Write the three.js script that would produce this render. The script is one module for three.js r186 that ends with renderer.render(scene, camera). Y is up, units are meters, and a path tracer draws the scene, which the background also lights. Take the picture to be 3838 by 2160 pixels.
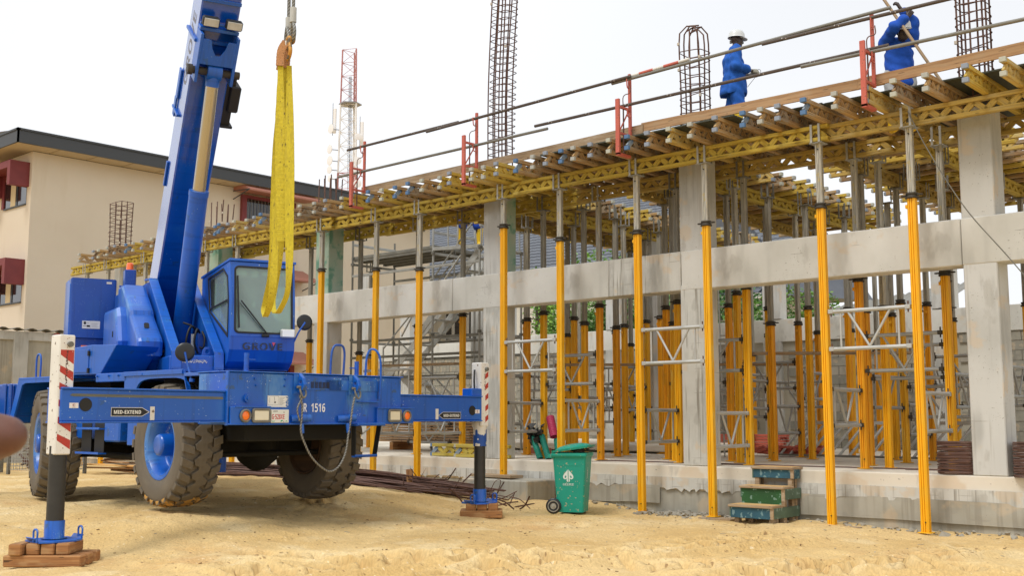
import * as THREE from 'three';
import { mergeGeometries } from 'three/addons/utils/BufferGeometryUtils.js';
import { MarchingCubes } from 'three/addons/objects/MarchingCubes.js';
import { ConvexGeometry } from 'three/addons/geometries/ConvexGeometry.js';

// ---------- camera, sky, sun, exposure ----------
const scene = new THREE.Scene();
const camera = new THREE.PerspectiveCamera(29.33, 1024 / 577, 0.1, 2000);
camera.rotation.order = 'YXZ';
camera.position.set(0, 1.5, 0);
camera.rotation.y = 41.978 * Math.PI / 180;
camera.rotation.x = 6.685 * Math.PI / 180;
camera.focus = 17; camera.userData.fStop = 4.5;
scene.add(camera);
const renderer = new THREE.WebGLRenderer({ antialias: true });
renderer.setSize(1024, 577);
renderer.toneMapping = THREE.LinearToneMapping;
renderer.toneMappingExposure = 1.38;
renderer.shadowMap.enabled = true; renderer.shadowMap.type = THREE.PCFSoftShadowMap;
{ // a bright, even overcast sky with faint cloud structure
  const w = 256, h = 128, d = new Float32Array(w * h * 4);
  for (let j = 0; j < h; j++) for (let i = 0; i < w; i++) {
    const a = i / w * 2 * Math.PI, e = (j + 0.5) / h * Math.PI - Math.PI / 2;
    const n = Math.sin(a * 2 + 1.3 * Math.sin(e * 5)) * 0.5 + Math.sin(a * 5 + 2 + e * 7) * 0.3 + Math.sin(a * 9 - e * 13) * 0.2;
    const k = j * w * 4 + i * 4;
    const L = 0.72 + 0.085 * n * Math.cos(e);
    d[k] = L * 0.975; d[k + 1] = L; d[k + 2] = L * 1.04; d[k + 3] = 1;
  }
  const t = new THREE.DataTexture(d, w, h, THREE.RGBAFormat, THREE.FloatType);
  t.mapping = THREE.EquirectangularReflectionMapping; t.magFilter = THREE.LinearFilter; t.minFilter = THREE.LinearFilter; t.needsUpdate = true;
  scene.background = t; scene.environment = t;
}
const sun = new THREE.DirectionalLight(0xfffdfa, 1.5);
sun.position.set(-14, 56, 22); sun.target.position.set(-12, 0, -12); sun.castShadow = true;
sun.shadow.radius = 34; sun.shadow.mapSize.set(2048, 2048);
Object.assign(sun.shadow.camera, { left: -30, right: 30, top: 30, bottom: -30, near: 1, far: 160 });
scene.add(sun, sun.target);

// ---------- helpers ----------
let seed = 7;
const rnd = () => { seed = (seed * 1664525 + 1013904223) >>> 0; return seed / 4294967296; };
const rr = (a, b) => a + (b - a) * rnd();
const pick = (a) => a[Math.floor(rnd() * a.length)];
const V = (x, y, z) => new THREE.Vector3(x, y, z);
const used = {};
const numbered = (n) => { const k = used[n] = (used[n] ?? -1) + 1; return k ? n + '_' + String(k).padStart(3, '0') : n; };
const tag = (o, label, category, group, kind) => { o.userData = {}; if (label) o.userData.label = label; if (category) o.userData.category = category; if (group) o.userData.group = group; if (kind) o.userData.kind = kind; return o; };
function thing(name, label, category, p = [0, 0, 0], turn = 0, group) {
  const o = new THREE.Group(); o.name = numbered(name); o.position.set(...p); o.rotation.y = turn; scene.add(o);
  return tag(o, label, category, group);
}
function part(name, geom, mat, parent, label) {
  const m = new THREE.Mesh(Array.isArray(geom) ? merge(geom) : geom, mat); m.name = name; m.castShadow = m.receiveShadow = true;
  parent.add(m); if (label) m.userData.label = label; return m;
}
function solo(name, geom, mat, label, category, group) { const m = part(numbered(name), geom, mat, scene); return tag(m, label, category, group); }
function struct(name, geom, mat) { const m = part(numbered(name), geom, mat, scene); m.userData = { kind: 'structure' }; return m; }
function copy(o, label, p, turn) { const c = o.clone(); c.name = numbered(o.name.replace(/_\d{3}$/, '')); c.userData = { ...o.userData, label }; if (p) c.position.set(...p); if (turn !== undefined) c.rotation.y = turn; scene.add(c); return c; }
const flat = (g) => { const q = g.index ? g.toNonIndexed() : g; for (const k of Object.keys(q.attributes)) if (!['position', 'normal', 'uv'].includes(k)) q.deleteAttribute(k); return q; };
function merge(a) { return mergeGeometries(a.map((g) => { g = flat(g); if (!g.attributes.uv) tri(g); if (!g.attributes.normal) g.computeVertexNormals(); return g; })); }
function tri(g, s = 1, ox = 0) { // uv in metres from the dominant axis of every face; long axis along u
  g = flat(g); const p = g.attributes.position, n = p.count, uv = new Float32Array(n * 2), a = V(), b = V(), c = V(), e = V();
  for (let i = 0; i < n; i += 3) {
    a.fromBufferAttribute(p, i); b.fromBufferAttribute(p, i + 1); c.fromBufferAttribute(p, i + 2);
    e.copy(b).sub(a).cross(c.clone().sub(a)); const x = Math.abs(e.x), y = Math.abs(e.y), z = Math.abs(e.z);
    [a, b, c].forEach((q, k) => { const [u, v] = y >= x && y >= z ? [q.x, q.z] : x >= z ? [q.z, q.y] : [q.x, q.y]; uv[(i + k) * 2] = u * s + ox; uv[(i + k) * 2 + 1] = v * s + ox * 0.37; });
  }
  g.setAttribute('uv', new THREE.BufferAttribute(uv, 2)); if (!g.attributes.normal) g.computeVertexNormals(); return g;
}
const box = (w, h, d, x = 0, y = 0, z = 0, o = 0) => tri(new THREE.BoxGeometry(w, h, d).translate(x, y, z), 1, o);
const bx = (x0, x1, y0, y1, z0, z1) => tri(new THREE.BoxGeometry(x1 - x0, y1 - y0, z1 - z0).translate((x0 + x1) / 2, (y0 + y1) / 2, (z0 + z1) / 2));
function cbox(w, h, d, b = 0.006, x = 0, y = 0, z = 0, o = 0) { // chamfered box
  const q = [], X = w / 2, Y = h / 2, Z = d / 2; b = Math.min(b, X * 0.9, Y * 0.9, Z * 0.9);
  for (const i of [-1, 1]) for (const j of [-1, 1]) for (const k of [-1, 1]) { q.push(V(i * (X - b), j * (Y - b), k * Z), V(i * (X - b), j * Y, k * (Z - b)), V(i * X, j * (Y - b), k * (Z - b))); }
  const g = tri(new ConvexGeometry(q), 1, o); g.translate(x, y, z); return g;
}
const cb = (x0, x1, y0, y1, z0, z1, b = 0.008) => tri(cbox(x1 - x0, y1 - y0, z1 - z0, b, (x0 + x1) / 2, (y0 + y1) / 2, (z0 + z1) / 2));
const _q = new THREE.Quaternion(), _m = new THREE.Matrix4();
function along(g, a, b) { // geometry modelled along +y, centred, of unit-free length -> placed from a to b
  const d = b.clone().sub(a); _q.setFromUnitVectors(V(0, 1, 0), d.normalize()); _m.compose(a.clone().add(b).multiplyScalar(0.5), _q, V(1, 1, 1)); return g.applyMatrix4(_m);
}
const cyl = (a, b, r, seg = 8, r2 = r) => { a = Array.isArray(a) ? V(...a) : a; b = Array.isArray(b) ? V(...b) : b; const L = a.distanceTo(b); const g = new THREE.CylinderGeometry(r2, r, L, seg, 1); const uv = g.attributes.uv; for (let i = 0; i < uv.count; i++) uv.setXY(i, uv.getY(i) * L, uv.getX(i) * r * 6.28); return along(flat(g), a, b); };
function bar(a, b, w, h, up = V(0, 1, 0), o = 0, ch = 0.004) { // a box section from a to b: w sideways, h along up
  a = Array.isArray(a) ? V(...a) : a.clone(); b = Array.isArray(b) ? V(...b) : b.clone();
  const d = b.clone().sub(a), L = d.length(); d.normalize(); const s = d.clone().cross(up).normalize(), u = s.clone().cross(d);
  const g = ch ? cbox(L, h, w, ch, 0, 0, 0, o) : box(L, h, w, 0, 0, 0, o);
  _m.makeBasis(d, u, s).setPosition(a.add(b).multiplyScalar(0.5)); return g.applyMatrix4(_m);
}
function tube(pts, r, seg = 6, n = 0, closed = false) { const c = new THREE.CatmullRomCurve3(pts.map((p) => Array.isArray(p) ? V(...p) : p), closed, 'centripetal'); const L = c.getLength(); const g = new THREE.TubeGeometry(c, n || Math.max(6, pts.length * 4), r, seg, closed); const uv = g.attributes.uv; for (let i = 0; i < uv.count; i++) uv.setXY(i, uv.getX(i) * L, uv.getY(i) * r * 6.28); return flat(g); }
function ext(pts, depth, bevel = 0, holes = []) { // an outline in x,y pushed along z from 0 to depth
  const s = new THREE.Shape(pts.map((p) => new THREE.Vector2(p[0], p[1])));
  for (const h of holes) s.holes.push(new THREE.Path(h.map((p) => new THREE.Vector2(p[0], p[1]))));
  const g = new THREE.ExtrudeGeometry(s, { depth: depth - 2 * bevel, bevelEnabled: bevel > 0, bevelSize: bevel, bevelThickness: bevel, bevelOffset: -bevel, bevelSegments: 2, curveSegments: 10 });
  g.translate(0, 0, bevel); return tri(g);
}
const lathe = (pts, seg = 24) => flat(new THREE.LatheGeometry(pts.map((p) => new THREE.Vector2(p[0], p[1])), seg));
const circle = (x, y, r, n = 24, sx = 1) => Array.from({ length: n }, (_, i) => [x + r * sx * Math.cos(i / n * 2 * Math.PI), y + r * Math.sin(i / n * 2 * Math.PI)]);
const rrect = (x0, y0, x1, y1, r, n = 4) => { const o = []; for (const [cx, cy, a] of [[x1 - r, y1 - r, 0], [x0 + r, y1 - r, 1], [x0 + r, y0 + r, 2], [x1 - r, y0 + r, 3]]) for (let i = 0; i <= n; i++) { const t = (a + i / n) * Math.PI / 2; o.push([cx + r * Math.cos(t), cy + r * Math.sin(t)]); } return o; };

// ---------- tileable noise and textures ----------
const hash = (i, j, s) => { let h = (i * 374761393 + j * 668265263 + s * 2147483647) | 0; h = Math.imul(h ^ (h >>> 13), 1274126177); h ^= h >>> 16; return (h >>> 0) / 4294967296; };
function vn(x, y, f, g, s) { // value noise with period f x g on the unit tile
  x *= f; y *= g; const i = Math.floor(x), j = Math.floor(y); let u = x - i, v = y - j; u = u * u * (3 - 2 * u); v = v * v * (3 - 2 * v);
  const I = ((i % f) + f) % f, J = ((j % g) + g) % g, I1 = (I + 1) % f, J1 = (J + 1) % g;
  return (hash(I, J, s) * (1 - u) + hash(I1, J, s) * u) * (1 - v) + (hash(I, J1, s) * (1 - u) + hash(I1, J1, s) * u) * v;
}
const fbm = (x, y, f, g, s, o = 4) => { let a = 0.5, t = 0, m = 0; for (let k = 0; k < o; k++) { t += a * vn(x, y, f, g, s + k); m += a; a *= 0.55; f *= 2; g *= 2; } return t / m; };
const mixc = (a, b, t) => [a[0] + (b[0] - a[0]) * t, a[1] + (b[1] - a[1]) * t, a[2] + (b[2] - a[2]) * t];
const step = (a, b, x) => { const t = Math.min(1, Math.max(0, (x - a) / (b - a))); return t * t * (3 - 2 * t); };
function tex(n, metres, fn, srgb = true, m2 = metres) {
  const d = new Uint8Array(n * n * 4);
  for (let j = 0; j < n; j++) for (let i = 0; i < n; i++) { const c = fn(i / n, j / n), k = (j * n + i) * 4; for (let q = 0; q < 3; q++) d[k + q] = Math.max(0, Math.min(255, c[q] ?? c[0])); d[k + 3] = 255; }
  const t = new THREE.DataTexture(d, n, n); t.wrapS = t.wrapT = THREE.RepeatWrapping; t.magFilter = THREE.LinearFilter; t.minFilter = THREE.LinearMipmapLinearFilter; t.generateMipmaps = true;
  t.repeat.set(1 / metres, 1 / m2); if (srgb) t.colorSpace = THREE.SRGBColorSpace; t.needsUpdate = true; return t;
}
const mat = (o) => new THREE.MeshStandardMaterial({ roughness: 0.8, ...o });
const phys = (o) => new THREE.MeshPhysicalMaterial(o);
const col = (h) => new THREE.Color(h);
const M = {};
{ // paint with chips, scratches and dust patches
  const paint = (n, m, base, chip, dust, amt, s) => tex(n, m, (x, y) => {
    let c = mixc(base, base.map((v) => v * 0.86), fbm(x, y, 4, 4, s, 4));
    c = mixc(c, dust, 0.42 * step(0.46, 0.74, fbm(x, y, 5, 3, s + 9, 5)) * amt); const sk = fbm(x, y, 46, 3, s + 40, 3); c = mixc(c, base.map((v) => v * 0.6), 0.3 * step(0.62, 0.76, sk) * Math.min(1, amt)); const rs = fbm(x, y, 12, 12, s + 44, 4); if (rs > 0.8) c = mixc(c, [96, 76, 66], 0.4 * Math.min(1, amt * amt));
    const k = vn(x, y, 128, 128, s + 20), g = fbm(x, y, 6, 6, s + 30, 3);
    if (k > 0.992 - 0.07 * step(0.5, 0.75, g) * amt) c = chip; return c;
  });
  M.blue = phys({ map: paint(512, 2.2, [4, 94, 198], [188, 192, 196], [80, 128, 190], 0.8, 3), roughness: 0.42, clearcoat: 0.3, clearcoatRoughness: 0.3 });
  M.blueOld = phys({ map: paint(512, 1.3, [8, 98, 202], [205, 204, 198], [104, 146, 194], 1.7, 50), roughness: 0.4, clearcoat: 0.35, clearcoatRoughness: 0.3 });
  M.blueClean = phys({ color: col('#0a57b4'), roughness: 0.3, clearcoat: 0.6, clearcoatRoughness: 0.2 });
  M.blueDark = phys({ map: paint(256, 1.6, [2, 78, 176], [150, 160, 176], [52, 100, 162], 0.6, 90), roughness: 0.42, clearcoat: 0.3, clearcoatRoughness: 0.3 });
  const yel = (base, dirt, s, amt) => tex(512, 1.0, (x, y) => { // v runs round the tube, u along it
    let c = mixc(base, base.map((v) => v * 0.88), fbm(x, y, 3, 8, s, 4));
    c = mixc(c, dirt, 0.55 * amt * step(0.52, 0.78, fbm(x, y, 4, 6, s + 5, 5)));
    if (vn(x, y, 110, 120, s + 9) > 0.99 - 0.05 * amt * fbm(x, y, 5, 5, s + 12, 2)) c = mixc(c, [186, 180, 166], 0.8); return c; });
  M.prop = [mat({ map: yel([255, 186, 0], [226, 180, 84], 3, 0.6), roughness: 0.5 }), mat({ map: yel([255, 190, 12], [228, 204, 146], 13, 0.95), roughness: 0.5 }), mat({ map: yel([250, 172, 0], [198, 150, 48], 23, 0.9), roughness: 0.55 })];
  const wood = (base, dark, wear, s, wa) => tex(512, 1.3, (x, y) => {
    const g = fbm(x, y, 3, 40, s, 4), r = fbm(x, y, 2, 12, s + 3, 4); let c = mixc(base, dark, 0.8 * step(0.3, 0.85, g * 0.6 + r * 0.4));
    c = mixc(c, wear, wa * step(0.45, 0.75, fbm(x, y, 6, 9, s + 7, 5)));
    const k = vn(x, y, 9, 30, s + 14); if (k > 0.93) c = mixc(c, [60, 42, 26], 0.7); return c; }, true, 0.5);
  M.girder = [mat({ map: wood([190, 164, 62], [136, 112, 36], [180, 168, 116], 5, 0.4) }), mat({ map: wood([182, 154, 74], [128, 104, 54], [168, 156, 124], 35, 0.5) }), mat({ map: wood([196, 174, 72], [146, 124, 42], [186, 176, 124], 65, 0.35) })];
  M.joist = [mat({ map: wood([194, 160, 106], [128, 92, 56], [176, 168, 152], 105, 0.55) }), mat({ map: wood([176, 142, 98], [104, 76, 50], [150, 146, 134], 135, 0.6) }), mat({ map: wood([210, 180, 96], [150, 112, 50], [190, 180, 150], 165, 0.45) }), mat({ map: wood([206, 176, 70], [150, 116, 40], [194, 178, 122], 185, 0.4) })];
  M.cap = [mat({ color: col('#aaaaa0') }), mat({ color: col('#8d95a0') }), mat({ color: col('#b4b4a4') }), mat({ color: col('#57779c') })];
  M.blueWood = mat({ map: wood([96, 128, 168], [70, 96, 130], [170, 166, 150], 205, 0.6) });
  M.plank = mat({ map: wood([186, 150, 110], [140, 102, 68], [176, 156, 128], 215, 0.4) });
  M.plankGrey = mat({ map: wood([168, 144, 112], [118, 94, 68], [186, 176, 160], 225, 0.5) });
  M.crib = mat({ map: wood([172, 122, 74], [112, 74, 44], [196, 164, 118], 235, 0.45), roughness: 0.9 });
  M.pine = mat({ map: wood([222, 178, 112], [180, 128, 70], [214, 186, 136], 245, 0.3) });
  M.ply = mat({ map: tex(256, 2, (x, y) => mixc([84, 84, 70], [52, 58, 50], fbm(x, y, 5, 9, 77, 5))), roughness: 0.75 });
  const conc = (n, m, a, b, s, pit = 1, run = 0) => tex(n, m, (x, y) => {
    let c = mixc(a, b, step(0.25, 0.8, fbm(x, y, 3, 3, s, 6)));
    c = mixc(c, b.map((v) => v * 0.86), 0.5 * step(0.55, 0.8, fbm(x, y, 9, 2, s + 5, 4)));
    if (run) c = mixc(c, [122, 116, 104], 0.42 * run * step(0.55, 0.75, fbm(x, y, 60, 2, s + 9, 3)) * step(0.35, 0.6, fbm(x, y, 3, 3, s + 11, 3)));
    const k = vn(x, y, 190, 190, s + 15), kg = fbm(x, y, 5, 5, s + 17, 3); if (k > 0.994 - 0.06 * step(0.5, 0.72, kg)) c = mixc(c, [112, 106, 94], 0.7 * pit); if (k < 0.012) c = mixc(c, [232, 228, 218], 0.5);
    const r = fbm(x, y, 7, 7, s + 25, 5); c = mixc(c, [206, 180, 146], 0.4 * step(0.62, 0.72, r)); const q = fbm(x, y, 11, 5, s + 31, 5); c = mixc(c, [150, 146, 136], 0.3 * step(0.64, 0.74, q)); const ln = fbm(x, y, 4, 90, s + 37, 2); if (ln > 0.86) c = mixc(c, [150, 146, 136], 0.5); return c; });
  const cb1 = tex(512, 1.5, (x, y) => { const v = 128 + 60 * (fbm(x, y, 8, 8, 301, 5) - 0.5) - (vn(x, y, 120, 120, 316) > 0.985 ? 60 : 0); return [v, v, v]; }, false);
  M.conc = mat({ map: conc(1024, 3.2, [212, 211, 204], [186, 184, 174], 300), bumpMap: cb1, bumpScale: 0.006, roughness: 0.9 });
  M.concCol = mat({ map: conc(1024, 2.6, [198, 198, 193], [176, 176, 170], 340, 1, 0.5), bumpMap: cb1, bumpScale: 0.008, roughness: 0.9 });
  M.concStreak = mat({ map: conc(1024, 1.8, [200, 199, 191], [172, 171, 162], 370, 0.7, 1.6), bumpMap: cb1, bumpScale: 0.01, roughness: 0.92 });
  M.concDark = mat({ map: conc(1024, 3.0, [174, 170, 156], [144, 140, 126], 400, 0.8, 0.7), bumpMap: cb1, bumpScale: 0.01, roughness: 0.95 });
  M.floor = mat({ map: conc(512, 4.0, [222, 214, 198], [200, 190, 170], 430, 0.7), bumpMap: cb1, bumpScale: 0.006, roughness: 0.9 });
  M.block = [430, 460, 490].map((s, i) => mat({ map: conc(256, 1.2, [[150, 146, 132], [136, 134, 122], [160, 154, 140]][i], [[118, 114, 104], [104, 102, 94], [130, 124, 112]][i], s, 0.6), roughness: 0.95 }));
  M.mortar = mat({ color: col('#a9a494'), roughness: 1 });
  M.green = mat({ map: tex(512, 1.1, (x, y) => { let c = mixc([146, 182, 164], [186, 194, 180], fbm(x, y, 3, 3, 510, 5)); c = mixc(c, [108, 160, 140], step(0.5, 0.75, fbm(x, y, 5, 5, 520, 4))); if (fbm(x, y, 22, 22, 530, 3) > 0.78) c = [186, 188, 178]; return c; }), roughness: 0.8 });
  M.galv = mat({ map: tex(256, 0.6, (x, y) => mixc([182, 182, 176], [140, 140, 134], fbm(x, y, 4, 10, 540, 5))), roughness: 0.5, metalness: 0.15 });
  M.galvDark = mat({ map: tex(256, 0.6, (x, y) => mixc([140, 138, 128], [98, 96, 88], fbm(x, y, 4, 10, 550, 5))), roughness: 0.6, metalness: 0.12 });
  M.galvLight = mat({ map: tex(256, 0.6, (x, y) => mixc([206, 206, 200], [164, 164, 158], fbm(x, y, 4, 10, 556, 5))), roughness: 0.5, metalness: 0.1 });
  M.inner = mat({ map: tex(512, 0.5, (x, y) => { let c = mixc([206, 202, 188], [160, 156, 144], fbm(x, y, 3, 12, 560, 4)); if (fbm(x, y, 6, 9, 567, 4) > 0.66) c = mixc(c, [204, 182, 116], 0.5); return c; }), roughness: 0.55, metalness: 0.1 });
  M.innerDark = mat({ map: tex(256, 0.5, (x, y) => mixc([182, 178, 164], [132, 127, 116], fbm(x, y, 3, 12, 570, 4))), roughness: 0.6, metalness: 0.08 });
  M.nut = mat({ map: tex(128, 0.3, (x, y) => mixc([84, 78, 66], [52, 46, 38], fbm(x, y, 4, 4, 580, 4))), roughness: 0.65, metalness: 0.3 });
  M.rebar = mat({ map: tex(128, 0.4, (x, y) => mixc([118, 78, 56], [72, 50, 42], fbm(x, y, 4, 8, 590, 4))), roughness: 0.85 });
  M.rebarDark = mat({ map: tex(128, 0.4, (x, y) => mixc([132, 98, 84], [82, 62, 56], fbm(x, y, 4, 8, 600, 4))), roughness: 0.85 });
  M.railPipe = [mat({ map: tex(128, 0.8, (x, y) => mixc([142, 140, 130], [104, 100, 92], fbm(x, y, 8, 3, 610, 5))), roughness: 0.6, metalness: 0.2 }), mat({ map: tex(128, 0.8, (x, y) => { let c = mixc([106, 92, 82], [74, 66, 60], fbm(x, y, 8, 3, 620, 5)); if (fbm(x, y, 30, 8, 625, 2) > 0.8) c = [196, 192, 184]; return c; }), roughness: 0.7, metalness: 0.15 })];
  M.red = mat({ map: tex(128, 0.5, (x, y) => { let c = mixc([206, 108, 88], [184, 90, 74], fbm(x, y, 4, 4, 630, 4)); if (fbm(x, y, 20, 20, 634, 2) > 0.8) c = [120, 80, 66]; return c; }), roughness: 0.6 });
  M.rubber = mat({ map: tex(256, 0.5, (x, y) => mixc([118, 108, 92], [88, 81, 70], fbm(x, y, 6, 6, 640, 5))), roughness: 0.85 });
  M.rubberMud = mat({ map: tex(256, 0.5, (x, y) => { let c = mixc([112, 102, 86], [84, 76, 64], fbm(x, y, 6, 6, 640, 5)); return mixc(c, [188, 142, 70], step(0.42, 0.6, fbm(x, y, 7, 7, 648, 4))); }), roughness: 0.9 });
  M.black = mat({ color: col('#1b1b1a'), roughness: 0.6 }); M.blackGloss = mat({ color: col('#1d1f20'), roughness: 0.35 });
  M.under = mat({ color: col('#15140f'), roughness: 0.85 });
  M.chrome = mat({ color: col('#b9b3a6'), roughness: 0.22, metalness: 0.95 });
  M.ram = mat({ map: tex(128, 0.6, (x, y) => mixc([44, 44, 42], [62, 60, 56], fbm(x, y, 6, 2, 660, 4))), roughness: 0.45, metalness: 0.2 });
  M.rust = mat({ map: tex(128, 0.5, (x, y) => mixc([96, 70, 50], [54, 42, 34], fbm(x, y, 5, 5, 655, 4))), roughness: 0.9 });
  M.white = mat({ map: tex(256, 0.7, (x, y) => { let c = mixc([228, 226, 218], [206, 202, 192], fbm(x, y, 4, 4, 670, 4)); if (fbm(x, y, 22, 22, 676, 3) > 0.79) c = [112, 92, 78]; return c; }), roughness: 0.5 });
  M.glassLens = phys({ color: col('#e4dcc0'), roughness: 0.2, clearcoat: 1 });
  M.amber = phys({ color: col('#ff7a0a'), roughness: 0.25, clearcoat: 0.8 });
  M.glass = phys({ color: col('#d6e6e0'), transmission: 1, thickness: 0, roughness: 0.03, ior: 1.45 });
  M.dusty = phys({ color: col('#cfe2da'), transmission: 0.74, thickness: 0, roughness: 0.12, ior: 1.5 });
  M.rope = mat({ map: tex(128, 0.08, (x, y) => { const s = Math.sin((x + y) * 6.283 * 2); return mixc([92, 90, 84], [148, 146, 138], 0.5 + 0.5 * s); }), roughness: 0.55, metalness: 0.3 });
}
// ---------- ground: one sheet of sand, fine in view, out to the horizon ----------
const CTRL = [[0, 1, 0], [4, -8, -0.03], [-4, -5, 0], [-8, -3, 0], [-5.8, -14.4, 0], [-3, -15, -0.08], [-7, -14.3, 0], [-9, -14.2, -0.02], [-9.7, -14.9, 0.0], [-12.2, -14.8, 0.09], [-10.8, -13.4, 0], [-8.5, -11, 0.0], [-11.14, -5.3, 0], [-9, -8, 0.02], [-11.3, -11.9, 0.06], [-12.6, -7.6, 0.33], [-12.6, -10, 0.33], [-15.6, -7.5, 0.34], [-15.6, -9, 0.36], [-14, -5.5, 0.18], [-13.9, -11.6, 0.3], [-16.9, -11.5, 0.38], [-14.2, -13, 0.2], [-15.7, -13.3, 0.28], [-19.5, -13.3, 0.31], [-24, -13.3, 0.24], [-22, -9, 0.3], [-20, -5, 0.2], [-34, -10, 0.25], [-11.6, -9.6, 0.16], [-10.4, -9.5, 0.04], [-5, -9, 0]];
function baseY(x, z) { let s = 0, w = 0; for (const [a, b, y] of CTRL) { const d = (x - a) ** 2 + (z - b) ** 2 + 0.35, k = 1 / (d * d); s += k * y; w += k; } return s / w; }
const n2 = (x, z, f, s) => { x *= f; z *= f; const i = Math.floor(x), j = Math.floor(z); let u = x - i, v = z - j; u = u * u * (3 - 2 * u); v = v * v * (3 - 2 * v); return (hash(i, j, s) * (1 - u) + hash(i + 1, j, s) * u) * (1 - v) + (hash(i, j + 1, s) * (1 - u) + hash(i + 1, j + 1, s) * u) * v; };
const TR = [ // wheel tracks: [x0,z0,x1,z1, bend, width, depth, phase]
  [-8.9, -5.8, -7.9, -12.6, 0.25, 0.6, 0.085, 0], [-7.3, -6.6, -6.5, -13.4, -0.2, 0.58, 0.085, 2], [-5.6, -8.2, -4.6, -13.4, 0.2, 0.6, 0.085, 1], [-13.9, -9.8, -10.6, -10.4, 0, 0.6, 0.09, 4], [-9.9, -7.0, -3.4, -11.6, 0.2, 0.5, 0.08, 3], [-10.6, -6.2, -8.4, -6.4, 0.05, 0.5, 0.05, 5]];
function relief(x, z) {
  let y = (n2(x, z, 0.7, 11) - 0.5) * 0.07 + (n2(x, z, 2.1, 12) - 0.5) * 0.05 + (n2(x, z, 5.5, 13) - 0.5) * 0.03 + (n2(x, z, 11, 14) - 0.5) * 0.016;
  const pit = n2(x, z, 3.6, 15); if (pit > 0.74) y -= (pit - 0.74) * 0.11;
  for (const [x0, z0, x1, z1, bend, w, d, ph] of TR) {
    const L = Math.hypot(x1 - x0, z1 - z0), ux = (x1 - x0) / L, uz = (z1 - z0) / L, s = (x - x0) * ux + (z - z0) * uz; if (s < -0.4 || s > L + 0.4) continue;
    let t = (x - x0) * -uz + (z - z0) * ux - bend * Math.sin(s / L * Math.PI) + 0.05 * (n2(x, z, 1.3, 21) - 0.5); const a = Math.abs(t) / (w / 2); if (a > 1.7) continue;
    const fade = step(-0.4, 0.5, s) * (1 - step(L - 0.6, L + 0.4, s)) * step(0.22, 0.42, n2(x, z, 0.6, 30 + ph));
    const lug = Math.sin((s + Math.abs(t) * 0.55 + ph) * 2 * Math.PI / 0.27), inn = 1 - step(0.85, 1.1, a);
    y += fade * (inn * d * (-0.6 + 0.95 * step(-0.05, 0.25, lug)) + d * 0.8 * Math.exp(-((a - 1.25) ** 2) * 14) + inn * (n2(x, z, 9, 33) - 0.5) * d * 0.8);
  }
  return y;
}
const groundY = (x, z) => baseY(x, z);
{
  const axis = (stops) => { const o = []; for (let k = 0; k + 1 < stops.length; k++) { const [a, s] = stops[k], [b] = stops[k + 1]; const n = Math.max(1, Math.round((b - a) / s)); for (let i = 0; i < n; i++) o.push(a + (b - a) * i / n); } o.push(stops[stops.length - 1][0]); return o; };
  const xs = axis([[-900, 150], [-150, 20], [-50, 4], [-30, 0.5], [-21, 0.14], [-14, 0.05], [-11, 0.03], [-3.4, 0.2], [4, 5], [40, 60], [600, 1]]);
  const zs = axis([[-900, 150], [-150, 20], [-50, 4], [-22, 1], [-15.4, 0.05], [-13.5, 0.03], [-5.5, 0.06], [-3.6, 0.25], [6, 5], [40, 60], [500, 1]]);
  const nx = xs.length, nz = zs.length, p = new Float32Array(nx * nz * 3), uv = new Float32Array(nx * nz * 2), id = [];
  for (let j = 0; j < nz; j++) for (let i = 0; i < nx; i++) {
    const x = xs[i], z = zs[j], k = j * nx + i, nearb = x > -24 && x < 3 && z > -16 && z < 0;
    let y = baseY(x, z) + (nearb ? relief(x, z) : (n2(x, z, 0.7, 11) - 0.5) * 0.05);
    if (z < -14.94) y = Math.min(y, 0.3);
    p.set([x, y, z], k * 3); uv.set([x, z], k * 2);
    if (i && j) id.push(k - nx - 1, k - 1, k - nx, k - nx, k - 1, k);
  }
  const g = new THREE.BufferGeometry(); g.setAttribute('position', new THREE.BufferAttribute(p, 3)); g.setAttribute('uv', new THREE.BufferAttribute(uv, 2)); g.setIndex(id); g.computeVertexNormals();
  const map = tex(1024, 5.3, (x, y) => { let c = mixc([214, 184, 128], [202, 168, 108], step(0.3, 0.75, fbm(x, y, 4, 4, 700, 6))); c = mixc(c, [222, 198, 150], 0.7 * step(0.5, 0.72, fbm(x, y, 9, 9, 710, 5))); c = mixc(c, [194, 150, 92], 0.7 * step(0.54, 0.72, fbm(x, y, 3, 4, 715, 6))); const g = vn(x, y, 420, 420, 720), q = fbm(x, y, 90, 150, 730, 2); c = c.map((v) => v * (0.93 + 0.12 * g)); if (q > 0.835) c = mixc(c, [120, 88, 56], 0.55); if (q < 0.13) c = mixc(c, [238, 222, 190], 0.6); return c; });
  const bmp = tex(1024, 1.7, (x, y) => { const v = 255 * (0.6 * fbm(x, y, 9, 9, 740, 6) + 0.4 * fbm(x, y, 70, 70, 750, 3)); return [v, v, v]; }, false);
  struct('ground', g, mat({ map, bumpMap: bmp, bumpScale: 0.03, roughness: 1 }));
}
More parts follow.
